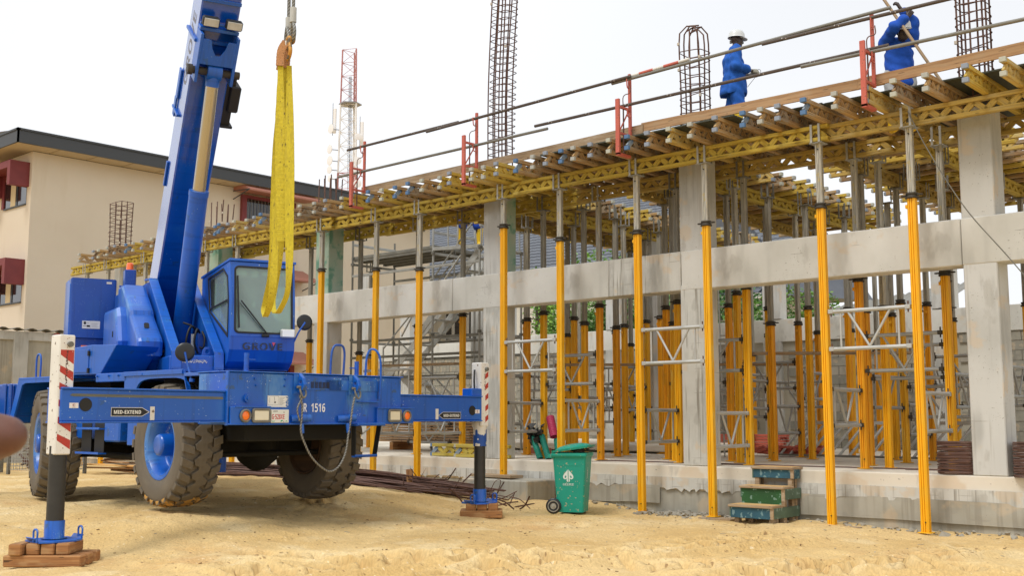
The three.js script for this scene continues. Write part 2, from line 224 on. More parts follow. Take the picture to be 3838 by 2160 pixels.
{ // trodden litter: twigs, splinters and leaf bits lying in the sand
  const gs = [], gl = [];
  for (let i = 0; i < 420; i++) {
    const u = rnd(), x = rr(-15, -2), z = -4.5 - 10.2 * Math.pow(rnd(), 0.6), y = groundY(x, z) + relief(x, z) + 0.004, a = rr(0, 6.28), L = rr(0.01, 0.05) * (u > 0.93 ? 2 : 1);
    (u < 0.75 ? gs : gl).push(bar([x - L / 2 * Math.cos(a), y, z - L / 2 * Math.sin(a)], [x + L / 2 * Math.cos(a), y + rr(0, 0.008), z + L / 2 * Math.sin(a)], rr(0.004, 0.016), rr(0.003, 0.006), V(0, 1, 0), 0, 0));
  }
  tag(part('litter', gs, mat({ color: col('#6b4c30'), roughness: 1 }), scene), 'brown splinters and twigs scattered over the sand', 'litter', null, 'stuff');
  tag(part('rubble_chip', gl, mat({ color: col('#a49c8c'), roughness: 1 }), scene), 'pale grey chips scattered over the sand', 'rubble', null, 'stuff');
}
{ // grey rubble along the foot of the plinth wall
  const gs = [];
  for (let i = 0; i < 420; i++) {
    const near = rnd() < 0.6, x = near ? rr(-10.3, -8.9) : rr(-11.5, -3.4), z = -14.86 + Math.pow(rnd(), 2) * (near ? 0.7 : 0.35), s = rr(0.012, 0.05) * (rnd() > 0.93 ? 1.8 : 1);
    const pts = []; for (let k = 0; k < 9; k++) pts.push(V(rr(-1, 1), rr(-0.7, 0.7), rr(-1, 1)).multiplyScalar(s));
    gs.push(tri(new ConvexGeometry(pts)).translate(x, groundY(x, z) + relief(x, z) + s * 0.3, z));
  }
  tag(part('rubble', gs, M.block[2], scene), 'crumbled grey mortar rubble along the foot of the concrete plinth', 'rubble', null, 'stuff');
}
// ---------- the concrete frame under construction ----------
const ZF = -14.9, ZB = -25.4, COLX = [-28.0, -23.45, -19.2, -14.14, -9.77, -5.29, -0.8];
const frameB = thing('concrete_building', 'unfinished concrete frame building of grey columns, long beam and raised floor slab', 'building');
{
  const P = frameB;
  part('floor_slab', cb(-29.2, 2, 0.36, 0.735, -30, ZF, 0.012), M.floor, P);
  // ragged lower lip of the slab edge pour
  const lip = []; let x = -21; const pts = [[-21, 0.55]];
  while (x < -3) { x += rr(0.02, 0.11); const d = 0.36 + 0.05 * n2(x, 0, 0.8, 41) - (rnd() > 0.55 ? rr(0.0, 0.06) : 0); pts.push([x, d]); }
  pts.push([x, 0.55]); lip.push(ext(pts, 0.022).translate(0, 0, ZF + 0.003));
  part('slab_edge', lip, M.concStreak, P, 'ragged pour line along the slab edge');
  part('plinth_wall', cb(-29.2, 2, -0.8, 0.359, -15.3, ZF - 0.012, 0.01), M.concDark, P, 'stained plinth wall below the floor slab');
  for (const [a, b, y0, y1] of [[-8.9, -7.9, 0.0, 0.42], [-7.75, -4.6, 0.1, 0.4], [-11.7, -10.2, 0.12, 0.4], [-4.5, -3.2, 0.05, 0.42]]) { // loose sheeting on the plinth
    const g = new THREE.PlaneGeometry(b - a, y1 - y0, 40, 8), q = g.attributes.position; for (let i = 0; i < q.count; i++) { const X = q.getX(i), Y = q.getY(i); q.setZ(i, 0.018 + 0.022 * n2(X * 3 + a, Y * 5, 1.2, 51) + 0.012 * Math.max(0, Math.sin(X * 3 + Y * 4))); q.setY(i, Y + 0.03 * (n2(X + a, 0, 1.4, 53) - 0.5)); }
    g.translate((a + b) / 2, (y0 + y1) / 2, ZF - 0.005); g.computeVertexNormals(); part('sheeting', tri(g), M.concDark, P, 'wrinkled grey sheeting on the plinth wall');
  }
  COLX.forEach((x, i) => {
    const green = i === 2 || i === 1;
    part('column', cb(x, x + 0.44, 0.737, 3.6, -15.32, ZF - 0.004, 0.012), i >= 3 && i < 5 ? M.concStreak : M.concCol, P);
    part('column', cb(x + 0.005, x + 0.445, 4.1, 5.66, -15.325, ZF - 0.008, 0.012), green ? M.green : M.concCol, P, green ? 'column with green stained formwork marks' : undefined);
    if (i === 3) part('form_stain', box(0.004, 1.45, 0.4, x + 0.449, 4.9, -15.12), M.green, P, 'green stain on the side of a column');
  });
  // the long beam, cast in lengths with fine joints between
  const cuts = [-29.2, -24.6, -20.6, -17.2, -14.95, -11.2, -9.75, -5.3, -1.5, 2];
  for (let i = 0; i + 1 < cuts.length; i++) part('beam', cb(cuts[i] + 0.004, cuts[i + 1] - 0.004, 3.52, 4.155, -15.25 - (i % 2) * 0.003, ZF + (i % 2) * 0.003, 0.012), i === 5 ? M.concStreak : M.conc, P);
  // pale pour patches proud of the beam face near the column
  // rear line
  part('beam', cb(-29.2, 2, 3.4, 3.98, ZB - 0.3, ZB, 0.012), M.conc, P, 'rear beam above the block wall');
  COLX.forEach((x) => { part('column', cb(x, x + 0.5, 0.737, 3.398, ZB - 0.34, ZB + 0.04, 0.012), M.concCol, P); part('column', cb(x, x + 0.5, 3.985, 5.6, ZB - 0.34, ZB + 0.02, 0.012), M.concCol, P); });
  for (const z of [-20.2]) for (const x of [-24, -19.6, -14.4, -0.8]) part('column', cb(x, x + 0.42, 0.737, 5.5, z - 0.4, z, 0.012), M.concCol, P);
  // block wall below the rear beam, laid block by block
  const w = thing('_tmp', '', ''); scene.remove(w); delete used._tmp;
  const wall = part('block_wall', bx(-29, 2, 0.737, 3.398, ZB - 0.24, ZB - 0.075), M.mortar, P, 'grey block wall under the rear beam');
  const gv = [cbox(0.44, 0.215, 0.05, 0.006), cbox(0.44, 0.215, 0.058, 0.006, 0, 0, 0.002, 0.4)], rest = [];
  let n = 0;
  for (let r = 0; r < 12; r++) for (let x = -29 + (r % 2) * 0.225; x < 2; x += 0.45) {
    const y = 0.737 + 0.11 + r * 0.222, g = pick(gv), inView = x > -22 && x < -8.5;
    if (COLX.some((c) => x + 0.22 > c - 0.02 && x - 0.22 < c + 0.52)) continue;
    if (inView && n < 296) { const b = part('block', g, pick(M.block), wall); b.position.set(x, y, ZB - 0.06 + rr(-0.004, 0.004)); n++; } else rest.push(g.clone().translate(x, y, ZB - 0.06));
  }
  part('block', rest, M.block[0], wall).userData.kind = 'stuff';
  // side wall at the left end
  part('raised_slab', cb(-19.6, -12.6, 0.78, 0.92, -23.5, -19.2, 0.02), M.floor, P, 'pale raised slab at the back of the floor');
  part('raised_slab_edge', cb(-19.4, -12.8, 0.737, 0.778, -23.3, -19.4, 0.01), M.concDark, P);
}
{ // pedestal block by the left jack
  solo('concrete_pedestal', cb(-13.9, -12.35, -0.2, 0.43, -14.85, -14.1, 0.02), M.concDark, 'low grey concrete block at the foot of the plinth behind the far outrigger foot', 'concrete block');
}
// ---------- lattice girders: two chords and zigzag boards, each a piece ----------
const ordinal = (n) => ['first', 'second', 'third', 'fourth', 'fifth', 'sixth', 'seventh', 'eighth', 'ninth', 'tenth', 'eleventh', 'twelfth', 'thirteenth', 'fourteenth', 'fifteenth', 'sixteenth', 'seventeenth', 'eighteenth', 'nineteenth', 'twentieth', '21st', '22nd', '23rd', '24th', '25th', '26th', '27th', '28th', '29th', '30th'][n] ?? (n + 1) + 'th';
const NODE = 0.296, HG = 0.24;
const webG = (dir) => bar([dir > 0 ? -NODE / 4 : NODE / 4, 0.05, 0], [dir > 0 ? NODE / 4 : -NODE / 4, HG - 0.05, 0], 0.036, 0.08, V(0, 1, 0), dir * 0.3, 0.003);
const web = [webG(1), webG(-1)];
const capG = cbox(0.012, 0.064, 0.084, 0.003);
const chordCache = {};
const chord = (L, o) => chordCache[L + '_' + o] ??= cbox(L, 0.06, 0.08, 0.005, L / 2, 0, 0, o);
const capEnd = chordCache.cap = cbox(0.05, 0.063, 0.083, 0.004);
// runs along local +x from 0 to L, bottom at y = 0
function girder(name, label, cat, group, p, turn, L, mt, cap, blueEnd, joined) {
  const t = thing(name, label, cat, p, turn, group), o = rnd() * 3 | 0;
  part('chord', chord(L, o), mt, t).position.set(0, HG - 0.03, 0); part('chord', chord(L, o + 3), mt, t).position.set(0, 0.03, 0);
  if (cap) for (const y of [0.03, HG - 0.03]) part('end_cap', capEnd, cap, t).position.set(0.022, y, 0);
  const n = Math.floor(L / (NODE / 2)), js = [];
  for (let i = 0; i < n; i++) { const x = NODE / 4 + 0.03 + i * NODE / 2; if (x > L - 0.06) break; if (joined) { js.push(web[i % 2].clone().translate(x, 0, 0)); continue; } part('web_strut', web[i % 2], blueEnd && i === 0 ? M.blueWood : mt, t).position.set(x, 0, 0); }
  if (joined) part('web_strut', js, mt, t).userData.kind = 'stuff';
  return t;
}
// front and second rows under the deck edge; each length overlaps its neighbour
const YG = 5.42, ZR1 = -14.45, ZR2 = -15.75;
{
  const A = [[-29.6, -23.2], [-23.5, -18.0], [-18.3, -12.72], [-12.9, -6.9], [-7.15, -1.5]];
  const S = ['far left end behind the crane boom', 'above the crane cab', 'left of the middle concrete column', 'between the two nearer concrete columns', 'at the right edge of the photo'];
  A.forEach(([a, b], i) => girder('lattice_girder', 'long yellow lattice girder of the front row, ' + S[i], 'girder', 'yellow girders carrying the deck edge', [a, YG, ZR1 + (i % 2 ? 0.045 : -0.045)], 0, b - a, M.girder[[0, 0, 0, 0, 1][i]]));
  A.forEach(([a, b], i) => girder('lattice_girder', 'shaded lattice girder of the second row, ' + S[i], 'girder', 'yellow girders carrying the deck edge', [a + 0.4, YG, ZR2 + (i % 2 ? 0.045 : -0.045)], 0, b - a, M.girder[[1, 2, 0, 1, 1][i]]));
}
// joists that stick out over the front girder
const postX = [-16.6, -13.5, -10.1, -6.05];
{
  const xs = [-28.46, -27.65, -27.38, -26.8, -26.39, -25.95, -25.6, -25.11, -24.62, -24.1, -23.6, -23.1, -22.6, -22.2, -21.92, -21.61, -21.39, -21.0, -20.65, -20.25, -19.83, -19.39, -18.9, -18.43, -17.98, -17.56, -17.13, -16.75, -16.25, -15.93, -15.55, -15.1, -14.72, -14.3, -13.9, -13.38, -13.1, -12.75, -12.35, -11.95, -11.62, -11.33, -11.06, -10.7, -10.32, -9.96, -9.6, -9.22, -8.83, -8.36, -7.92, -7.64, -7.37, -6.95, -6.5, -6.07, -5.67, -5.26, -4.74, -4.3, -3.85, -3.4];
  const M4 = [0, 1, 0, 1, 1, 0, 3, 0, 1, 0, 1, 0, 1, 1, 0, 1, 0, 2, 1, 2, 1, 0, 1, 1, 1, 0, 3, 3, 0, 3, 0, 1, 0, 3, 3, 2, 3, 3, 0, 1, 0, 1, 0, 1, 0, 1, 0, 2, 0, 0, 1, 0, 1, 0, 0, 2, 1, 0, 3, 2, 2, 1];
  const blue = new Set([5, 14, 15, 20, 28, 30, 31, 38, 41, 45, 50, 53]), hue = ['light brown', 'grey brown', 'straw coloured', 'yellow'];
  xs.forEach((x, i) => {
    const back = i === 0 ? 0.5 : 1, k = postX.filter((p) => p < x).length, left = k ? postX[k - 1] : -99, n = xs.filter((q) => q > left && q < x).length;
    const where = k === 0 ? `, ${ordinal(n)} from the deck's far left end` : `, ${ordinal(n)} right of the ${['leftmost', 'second', 'third', 'rightmost'][k - 1]} red guardrail post`;
    const z = x < -20 ? rr(-14.1, -13.95) : x < -14 ? rr(-13.93, -13.8) : rr(-13.8, -13.72);
    girder('lattice_joist', hue[M4[i]] + ' timber lattice joist' + (blue.has(i) ? ' with blue end' : '') + where, 'joist', 'joists laid across the front girders', [x, 5.662 + rr(0, 0.004), z], Math.PI / 2 + rr(-0.02, 0.02), x < -20 ? 2.45 : 2.9, M.joist[M4[i]], blue.has(i) ? M.cap[3] : M.cap[i % 3], blue.has(i));
  });
}
// three inner deck tables: joists along the facade on girders running back
const tables = [
  { n: 'left inner deck', x0: -16.4, x1: -13.28, z0: -17.0, z1: -24.2, gx: [-15.3, -14.0], face: 1 },
  { n: 'middle inner deck', x0: -12.25, x1: -9.4, z0: -16.95, z1: -23.2, gx: [-11.36, -10.05], face: 1 },
  { n: 'right inner deck', x0: -8.5, x1: -5.3, z0: -16.95, z1: -22.6, gx: [-7.55, -6.25], face: -1 },
  { n: 'far right inner deck', x0: -4.5, x1: -1.2, z0: -16.9, z1: -22.0, gx: [-3.6, -2.3], face: -1 }];
for (const T of tables) {
  T.gx.forEach((x, i) => girder('lattice_girder', `yellow lattice girder running back under the ${T.n}, ${i ? 'right' : 'left'} of its pair`, 'girder', 'girders under the inner decks', [x, YG, -16.0], Math.PI / 2, -T.z1 - 16.0, M.girder[i ? 0 : 1]));
  let i = 0;
  for (let z = T.z0; z > T.z1; z -= 0.43, i++) {
    const L = T.x1 - T.x0 + rr(-0.06, 0.06), m = M.joist[[0, 3, 3, 1, 0, 3, 2, 0][(i * 5 + (T.face > 0 ? 1 : 4)) % 8]];
    girder('lattice_joist', `timber lattice joist of the ${T.n}, ${ordinal(i)} counted back from the front strip`, 'joist', 'joists of the inner decks', T.face > 0 ? [T.x1 + rr(-0.05, 0.05), 5.662, z] : [T.x0 + rr(-0.05, 0.05), 5.662, z], T.face > 0 ? Math.PI : 0, L, m, M.cap[i % 3], false, true);
  }
}
// plywood decking
{
  const deck = (label, list) => { const t = thing('plywood_deck', label, 'deck'); for (const [x0, x1, z0, z1] of list) part('plywood_panel', bx(x0, x1, 5.908, 5.929, z0, z1), M.ply, t); };
  const a = [];
  for (let x = -11.9; x < -2; x += 1.25) for (const [z0, z1] of [[-15.52, -14.28], [-16.8, -15.53]]) if (x < -6 && x > -7 && z1 > -15) a.push([x + 0.006, x + 1.244, -14.92, z1]); else a.push([x + 0.006, x + 1.244, z0, z1 + (z1 > -15 && x < -9 ? 0.35 : z1 > -15 ? rr(-0.05, 0.08) : 0)]);
  deck('dark plywood deck panels along the facade edge where the workers stand', a);
  const b = []; for (let x = -27.6; x < -12; x += 1.25) { b.push([x + 0.03, x + 1.2, -16.3, -15.1]); if (x > -20) b.push([x + 0.02, x + 1.215, -15.08, -14.45]); }
  deck('plywood deck panels over the left part of the front strip', b);
  for (const T of tables) { const c = []; for (let z = T.z1; z < T.z0 - 0.8; z += 1.27) for (let x = T.x0 + 0.3; x < T.x1 - 0.6; x += 1.25) c.push([x + 0.02, Math.min(T.x1 - 0.28, x + 1.23), z, z + 1.23]); deck('plywood panels on top of the ' + T.n, c); }
}
// ---------- adjustable props ----------
const profile = (() => { // a ribbed extruded tube: four sides, two grooves in each
  const r = 0.055, o = []; for (let s = 0; s < 4; s++) { const c = Math.cos(s * Math.PI / 2), q = Math.sin(s * Math.PI / 2); for (const [x, y] of [[r, -0.038], [r, -0.021], [r - 0.016, -0.018], [r - 0.016, -0.011], [r, -0.009], [r, 0.009], [r - 0.016, 0.011], [r - 0.016, 0.018], [r, 0.021], [r, 0.038], [0.046, 0.046]]) o.push([x * c - y * q, x * q + y * c]); } return o; })();
const propTube = (prof, h) => { const n = prof.length, p = [], uv = []; for (let i = 0; i < n; i++) { const a = prof[i], b = prof[(i + 1) % n], u0 = i / n * 0.5, u1 = (i + 1) / n * 0.5; for (const [q, y, u] of [[a, 0, u0], [a, h, u0], [b, h, u1], [a, 0, u0], [b, h, u1], [b, 0, u1]]) { p.push(q[0], y, q[1]); uv.push(y, u); } } const g = new THREE.BufferGeometry(); g.setAttribute('position', new THREE.Float32BufferAttribute(p, 3)); g.setAttribute('uv', new THREE.Float32BufferAttribute(uv, 2)); g.computeVertexNormals(); return g; };
const teeth = (() => { const c = {}; return (h) => c[h.toFixed(1)] ??= (() => { const a = [], n = Math.floor(h / 0.022); for (let i = 0; i < n; i++) for (const s of [-1, 1]) a.push(box(0.012, 0.011, 0.03, s * 0.047, 0.02 + i * 0.022, 0)); return merge(a); })(); })();
const innerProf = profile.map(([x, y]) => [x * 0.82, y * 0.82]);
const collarG = merge([lathe([[0.05, 0], [0.085, 0], [0.09, 0.012], [0.085, 0.03], [0.07, 0.034], [0.07, 0.055], [0.08, 0.058], [0.08, 0.08], [0.05, 0.085]], 16), ...[-1, 1].map((s) => tri(bar([s * 0.075, 0.05, 0], [s * 0.145, 0.05, 0], 0.05, 0.02)))]);
const baseG = merge([cbox(0.17, 0.012, 0.17, 0.003, 0, 0.006, 0)]);
const headG = merge([cbox(0.2, 0.012, 0.2, 0.003, 0, -0.008, 0)]);
const forkG = [cbox(0.035, 0.27, 0.012, 0.003), cbox(0.035, 0.27, 0.012, 0.003)];
const lugG = cbox(0.03, 0.05, 0.05, 0.004);
const pinHole = cyl([0, 0, -0.066], [0, 0, 0.066], 0.009, 8);
function prop(label, group, x, z, y0, yc, yt, mi, dark, alongZ, lean = 0) {
  const t = thing('prop', label, 'prop', [x, y0, z], alongZ ? Math.PI / 2 : 0, group); t.rotation.z = lean;
  part('base_plate', baseG, M.prop[1], t);
  const h = yc - y0; part('outer_tube', propTube(profile, h - 0.01), M.prop[mi], t).position.y = 0.012;
  part('pin_hole', pinHole, M.black, t).position.set(0.02, 0.14, 0);
  part('collar', collarG, M.nut, t).position.y = h; part('lug', lugG, M.prop[mi], t).position.set(-0.075, h - 0.1, 0);
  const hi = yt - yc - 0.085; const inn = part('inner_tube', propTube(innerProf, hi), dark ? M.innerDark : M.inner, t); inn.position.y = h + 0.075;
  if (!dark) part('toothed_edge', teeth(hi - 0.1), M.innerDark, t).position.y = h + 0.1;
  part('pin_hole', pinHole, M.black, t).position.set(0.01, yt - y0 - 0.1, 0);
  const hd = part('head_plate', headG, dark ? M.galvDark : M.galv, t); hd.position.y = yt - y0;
  for (const s of [-1, 1]) for (const q of [-1, 1]) { const f = part('fork', forkG[0], dark ? M.galvDark : M.galv, hd); f.position.set(q * 0.06, 0.13, s * 0.105); }
  return t;
}
const outer = [[-5.76, 0, 4.42, 0], [-7.065, 0.01, 4.45, 0], [-8.96, 0.02, 4.42, 1], [-10.25, 0.01, 4.43, 0], [-11.89, 0.02, 4.49, 1], [-13.2, 0.43, 4.87, 0], [-15.41, 0.28, 4.29, 0], [-16.67, 0.3, 4.4, 1], [-18.4, 0.3, 4.54, 0], [-21.5, 0.3, 4.4, 0], [-22.75, 0.3, 4.45, 1], [-25.55, 0.28, 4.4, 0], [-27.45, 0.28, 4.3, 0], [-28.6, 0.28, 4.4, 1]];
const OUT = ['rightmost of the row, right of the wooden steps', 'second from the right, just right of the wooden steps', 'left of the wooden steps by the concrete column', 'between the green bin and the concrete column', 'rising behind the green bin', 'beside the far outrigger beam end, on the concrete block', 'behind the tip of the far outrigger beam, right of two', 'behind the far handrail of the crane', 'right of the crane cab', 'hidden low behind the crane cab', 'hidden low behind the crane boom foot', 'behind the crane boom', 'left of the boom behind the crane', 'at the far left end of the girder'];
outer.forEach(([x, y0, yc, m], i) => prop('yellow prop outside the facade, ' + OUT[i], 'props outside the facade', x, ZR1, y0, yc, 5.408, m, false, false, [0.0, 0.003, 0.004, 0.005, 0, 0, -0.004, -0.003][i] ?? 0));
// second row and the props under the inner decks
const inn2 = [-5.85, -7.15, -9.06, -10.38, -12.05, -13.37, -15.5, -16.82, -18.68, -20.45, -23.3];
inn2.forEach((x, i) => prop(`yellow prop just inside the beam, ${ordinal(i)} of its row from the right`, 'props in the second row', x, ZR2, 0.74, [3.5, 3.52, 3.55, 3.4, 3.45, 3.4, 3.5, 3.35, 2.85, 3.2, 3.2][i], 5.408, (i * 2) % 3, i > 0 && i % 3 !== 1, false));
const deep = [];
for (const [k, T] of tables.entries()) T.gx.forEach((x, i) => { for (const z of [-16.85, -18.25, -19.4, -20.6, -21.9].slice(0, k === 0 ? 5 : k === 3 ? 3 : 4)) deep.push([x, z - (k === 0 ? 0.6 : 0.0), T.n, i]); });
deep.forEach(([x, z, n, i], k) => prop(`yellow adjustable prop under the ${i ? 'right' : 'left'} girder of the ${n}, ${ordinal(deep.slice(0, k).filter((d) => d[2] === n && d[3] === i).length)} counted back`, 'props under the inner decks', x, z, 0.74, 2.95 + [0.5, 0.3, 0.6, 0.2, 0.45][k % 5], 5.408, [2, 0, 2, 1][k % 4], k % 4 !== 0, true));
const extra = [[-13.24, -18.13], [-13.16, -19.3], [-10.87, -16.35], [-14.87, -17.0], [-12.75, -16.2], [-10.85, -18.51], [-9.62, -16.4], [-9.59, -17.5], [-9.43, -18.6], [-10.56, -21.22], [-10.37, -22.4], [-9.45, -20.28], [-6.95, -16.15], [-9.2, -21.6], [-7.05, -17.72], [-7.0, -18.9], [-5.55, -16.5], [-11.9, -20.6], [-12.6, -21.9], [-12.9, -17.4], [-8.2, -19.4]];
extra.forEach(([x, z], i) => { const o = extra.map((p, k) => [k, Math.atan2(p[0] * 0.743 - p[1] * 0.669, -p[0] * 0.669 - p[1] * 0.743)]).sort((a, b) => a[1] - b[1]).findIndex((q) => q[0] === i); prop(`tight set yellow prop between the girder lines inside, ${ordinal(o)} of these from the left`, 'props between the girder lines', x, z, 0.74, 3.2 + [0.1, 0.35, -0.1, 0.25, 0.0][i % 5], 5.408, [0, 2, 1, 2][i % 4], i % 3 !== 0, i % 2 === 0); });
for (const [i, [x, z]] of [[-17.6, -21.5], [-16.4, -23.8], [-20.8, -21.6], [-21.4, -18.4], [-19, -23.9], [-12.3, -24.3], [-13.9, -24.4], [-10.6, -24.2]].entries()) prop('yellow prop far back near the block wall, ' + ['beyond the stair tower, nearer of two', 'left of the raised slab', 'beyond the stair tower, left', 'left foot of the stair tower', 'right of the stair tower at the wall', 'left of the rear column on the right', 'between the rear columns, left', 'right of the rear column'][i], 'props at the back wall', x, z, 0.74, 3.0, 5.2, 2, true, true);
// ---------- bracing frames clipped between props ----------
function frame(label, group, a, b, y1, y0, dark) { // a, b: ends [x, z]
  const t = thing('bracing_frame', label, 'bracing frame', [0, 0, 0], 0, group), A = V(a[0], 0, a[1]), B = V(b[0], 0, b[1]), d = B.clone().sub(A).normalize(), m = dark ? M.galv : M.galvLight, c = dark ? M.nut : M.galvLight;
  A.addScaledVector(d, 0.08); B.addScaledVector(d, -0.08); const L = A.distanceTo(B), at = (s, y) => A.clone().addScaledVector(d, s * L).setY(y);
  for (const y of [y0, y1]) { part('tube', cyl(at(0, y), at(1, y), 0.028, 8), m, t); for (const s of [0.02, 0.98]) { part('clamp', bar(at(s - 0.03, y), at(s + 0.03, y), 0.07, 0.06, V(0, 1, 0), 0, 0.006), c, t); part('wedge', cyl(at(s, y - 0.07), at(s, y + 0.08), 0.011, 6), dark ? M.nut : M.rebarDark, t); } }
  part('brace', cyl(at(0.24, y1 - 0.02), at(0.5, y0 + 0.02), 0.018, 6), m, t); part('brace', cyl(at(0.76, y1 - 0.02), at(0.5, y0 + 0.02), 0.018, 6), m, t);
  for (const s of [0.14, 0.86]) part('upright', cyl(at(s, y0), at(s, y1), 0.015, 6), m, t);
}
const pairN = ['right pair', 'pair left of the wooden steps', 'pair by the green bin'];
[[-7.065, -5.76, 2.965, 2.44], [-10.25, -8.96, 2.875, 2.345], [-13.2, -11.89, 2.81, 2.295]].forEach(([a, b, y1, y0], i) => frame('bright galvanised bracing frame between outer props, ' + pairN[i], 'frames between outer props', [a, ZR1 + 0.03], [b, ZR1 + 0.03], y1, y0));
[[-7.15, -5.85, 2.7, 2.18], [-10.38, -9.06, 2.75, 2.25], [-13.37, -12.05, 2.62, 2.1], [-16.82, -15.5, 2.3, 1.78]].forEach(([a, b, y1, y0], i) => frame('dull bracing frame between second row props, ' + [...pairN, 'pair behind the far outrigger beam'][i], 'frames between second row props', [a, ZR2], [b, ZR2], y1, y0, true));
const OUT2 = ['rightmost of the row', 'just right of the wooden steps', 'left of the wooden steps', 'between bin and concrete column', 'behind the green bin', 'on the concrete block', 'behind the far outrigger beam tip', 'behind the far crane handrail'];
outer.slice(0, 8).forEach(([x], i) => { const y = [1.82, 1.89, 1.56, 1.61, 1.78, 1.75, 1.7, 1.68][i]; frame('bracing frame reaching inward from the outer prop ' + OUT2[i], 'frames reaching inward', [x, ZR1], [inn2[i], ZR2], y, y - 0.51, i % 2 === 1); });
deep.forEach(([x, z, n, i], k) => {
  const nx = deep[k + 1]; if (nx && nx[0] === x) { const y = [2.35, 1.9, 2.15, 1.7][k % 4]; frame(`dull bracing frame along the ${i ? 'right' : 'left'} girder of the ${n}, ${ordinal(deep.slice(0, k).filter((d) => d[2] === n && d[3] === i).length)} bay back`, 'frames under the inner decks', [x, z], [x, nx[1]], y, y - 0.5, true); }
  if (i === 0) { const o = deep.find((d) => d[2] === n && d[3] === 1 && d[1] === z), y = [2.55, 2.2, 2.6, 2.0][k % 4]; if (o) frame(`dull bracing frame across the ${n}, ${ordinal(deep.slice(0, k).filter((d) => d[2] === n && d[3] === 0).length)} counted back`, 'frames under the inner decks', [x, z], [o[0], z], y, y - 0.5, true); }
});
// planks lying on the frames
for (const [i, [a, b, y]] of [[[-13.9, -16.7], [-10.2, -19.8], 2.52], [[-9.9, -17.4], [-7.6, -19.2], 2.62], [[-18.4, -16.2], [-16.4, -16.5], 2.62]].entries()) solo('timber_plank', bar([a[0], y, a[1]], [b[0], y, b[1]], 0.22, 0.045), M.plankGrey, 'weathered plank lying across bracing frames inside, ' + ['between the green bin and the nearer column', 'right of the nearer column', 'behind the crane handrails'][i], 'plank', 'planks on the frames');
// ---------- guardrail on the deck edge ----------
postX.forEach((x, i) => {
  const t = thing('guardrail_post', 'red guardrail post clamped to a joist end, ' + ['leftmost beside the radio mast', 'second from the left', 'third, below the red and white pipe', 'rightmost between the two workers'][i], 'guardrail post', [x, 0, -13.72], 0, 'red guardrail posts');
  part('clamp_arm', bx(-0.034, 0.034, 5.6, 6.5, -0.02, 0.02), M.red, t); part('jaw', bx(-0.034, 0.034, 5.59, 5.63, -0.3, 0.02), M.red, t);
  part('upright', bx(-0.022, 0.022, 5.93, 6.98, -0.35, -0.31), M.red, t); part('cross_bar', bx(-0.018, 0.018, 6.365, 6.4, -0.312, -0.02), M.red, t); part('cross_bar', bx(-0.018, 0.018, 5.94, 5.975, -0.312, -0.02), M.red, t);
  part('stay', cyl([0, 5.97, -0.03], [0, 6.36, -0.29], 0.012), M.red, t); part('stay', cyl([0, 5.6, -0.15], [0, 6.38, -0.15], 0.012), M.rebarDark, t);
  part('crank', tube([[0, 6.38, -0.15], [0, 6.56, -0.15], [0.02, 6.6, -0.17], [0.1, 6.62, -0.19], [0.1, 6.74, -0.19]], 0.008), M.rebarDark, t);
  for (const y of [6.29, 6.76]) part('hook', tube([[0, y + 0.06, -0.3], [0.05, y - 0.04, -0.26], [0.05, y - 0.04, -0.2], [0.05, y + 0.1, -0.18]], 0.01), M.red, t);
});
const pipe = (a, b, y0, y1, z, m, label) => solo('guardrail_pipe', cyl([a, y0, z], [b, y1, z], 0.025, 10), m, label, 'pipe', 'guardrail pipes');
pipe(-17.05, -13.9, 6.86, 6.87, -13.98, M.railPipe[1], 'brown top guardrail pipe at the far left end');
pipe(-14.7, -10.0, 6.82, 6.9, -13.94, M.railPipe[1], 'long dark top guardrail pipe left of the red and white pipe');
pipe(-10.4, -5.75, 6.87, 6.96, -13.98, M.railPipe[0], 'long grey top guardrail pipe passing before the walking worker');
pipe(-7.65, -2.6, 6.88, 6.84, -13.93, M.railPipe[1], 'dark top guardrail pipe running out at the upper right corner');
pipe(-17.3, -11.75, 6.34, 6.36, -13.96, M.railPipe[0], 'pale lower guardrail pipe on the left');
pipe(-12.05, -5.8, 6.46, 6.45, -13.98, M.railPipe[1], 'speckled brown lower guardrail pipe in the middle');
pipe(-7.05, -2.4, 6.41, 6.34, -13.93, M.railPipe[0], 'grey lower guardrail pipe on the right');
{ const t = thing('striped_pipe', 'red and white banded scaffold pipe lying along the top guardrail', 'pipe'); const a = V(-10.06, 6.93, -14.02), b = V(-8.95, 6.97, -14.02); const cs = [0, 0.16, 0.4, 0.58, 0.83, 1]; for (let i = 0; i < 5; i++) part('band', cyl(a.clone().lerp(b, cs[i]), a.clone().lerp(b, cs[i + 1]), 0.026, 10), i % 2 ? M.red : M.white, t); }
[[-16.75, -13.95, 6.0, 6.02], [-13.95, -11.9, 6.02, 6.04], [-11.95, -9.9, 6.03, 6.06], [-9.95, -5.95, 6.09, 6.05], [-6.3, -2.2, 6.05, 6.09]].forEach(([a, b, y0, y1], i) => solo('toe_board', bar([a, y0, -14.12 - 0.03 * (i % 2)], [b, y1, -14.12 - 0.03 * (i % 2)], 0.03, 0.15), i < 3 ? M.plankGrey : M.plank, 'timber toe board on edge along the deck, ' + ['leftmost', 'second from the left', 'darker one left of the third red post', 'long reddish one below the walking worker', 'long one below the worker with the pole'][i], 'toe board', 'toe boards'));
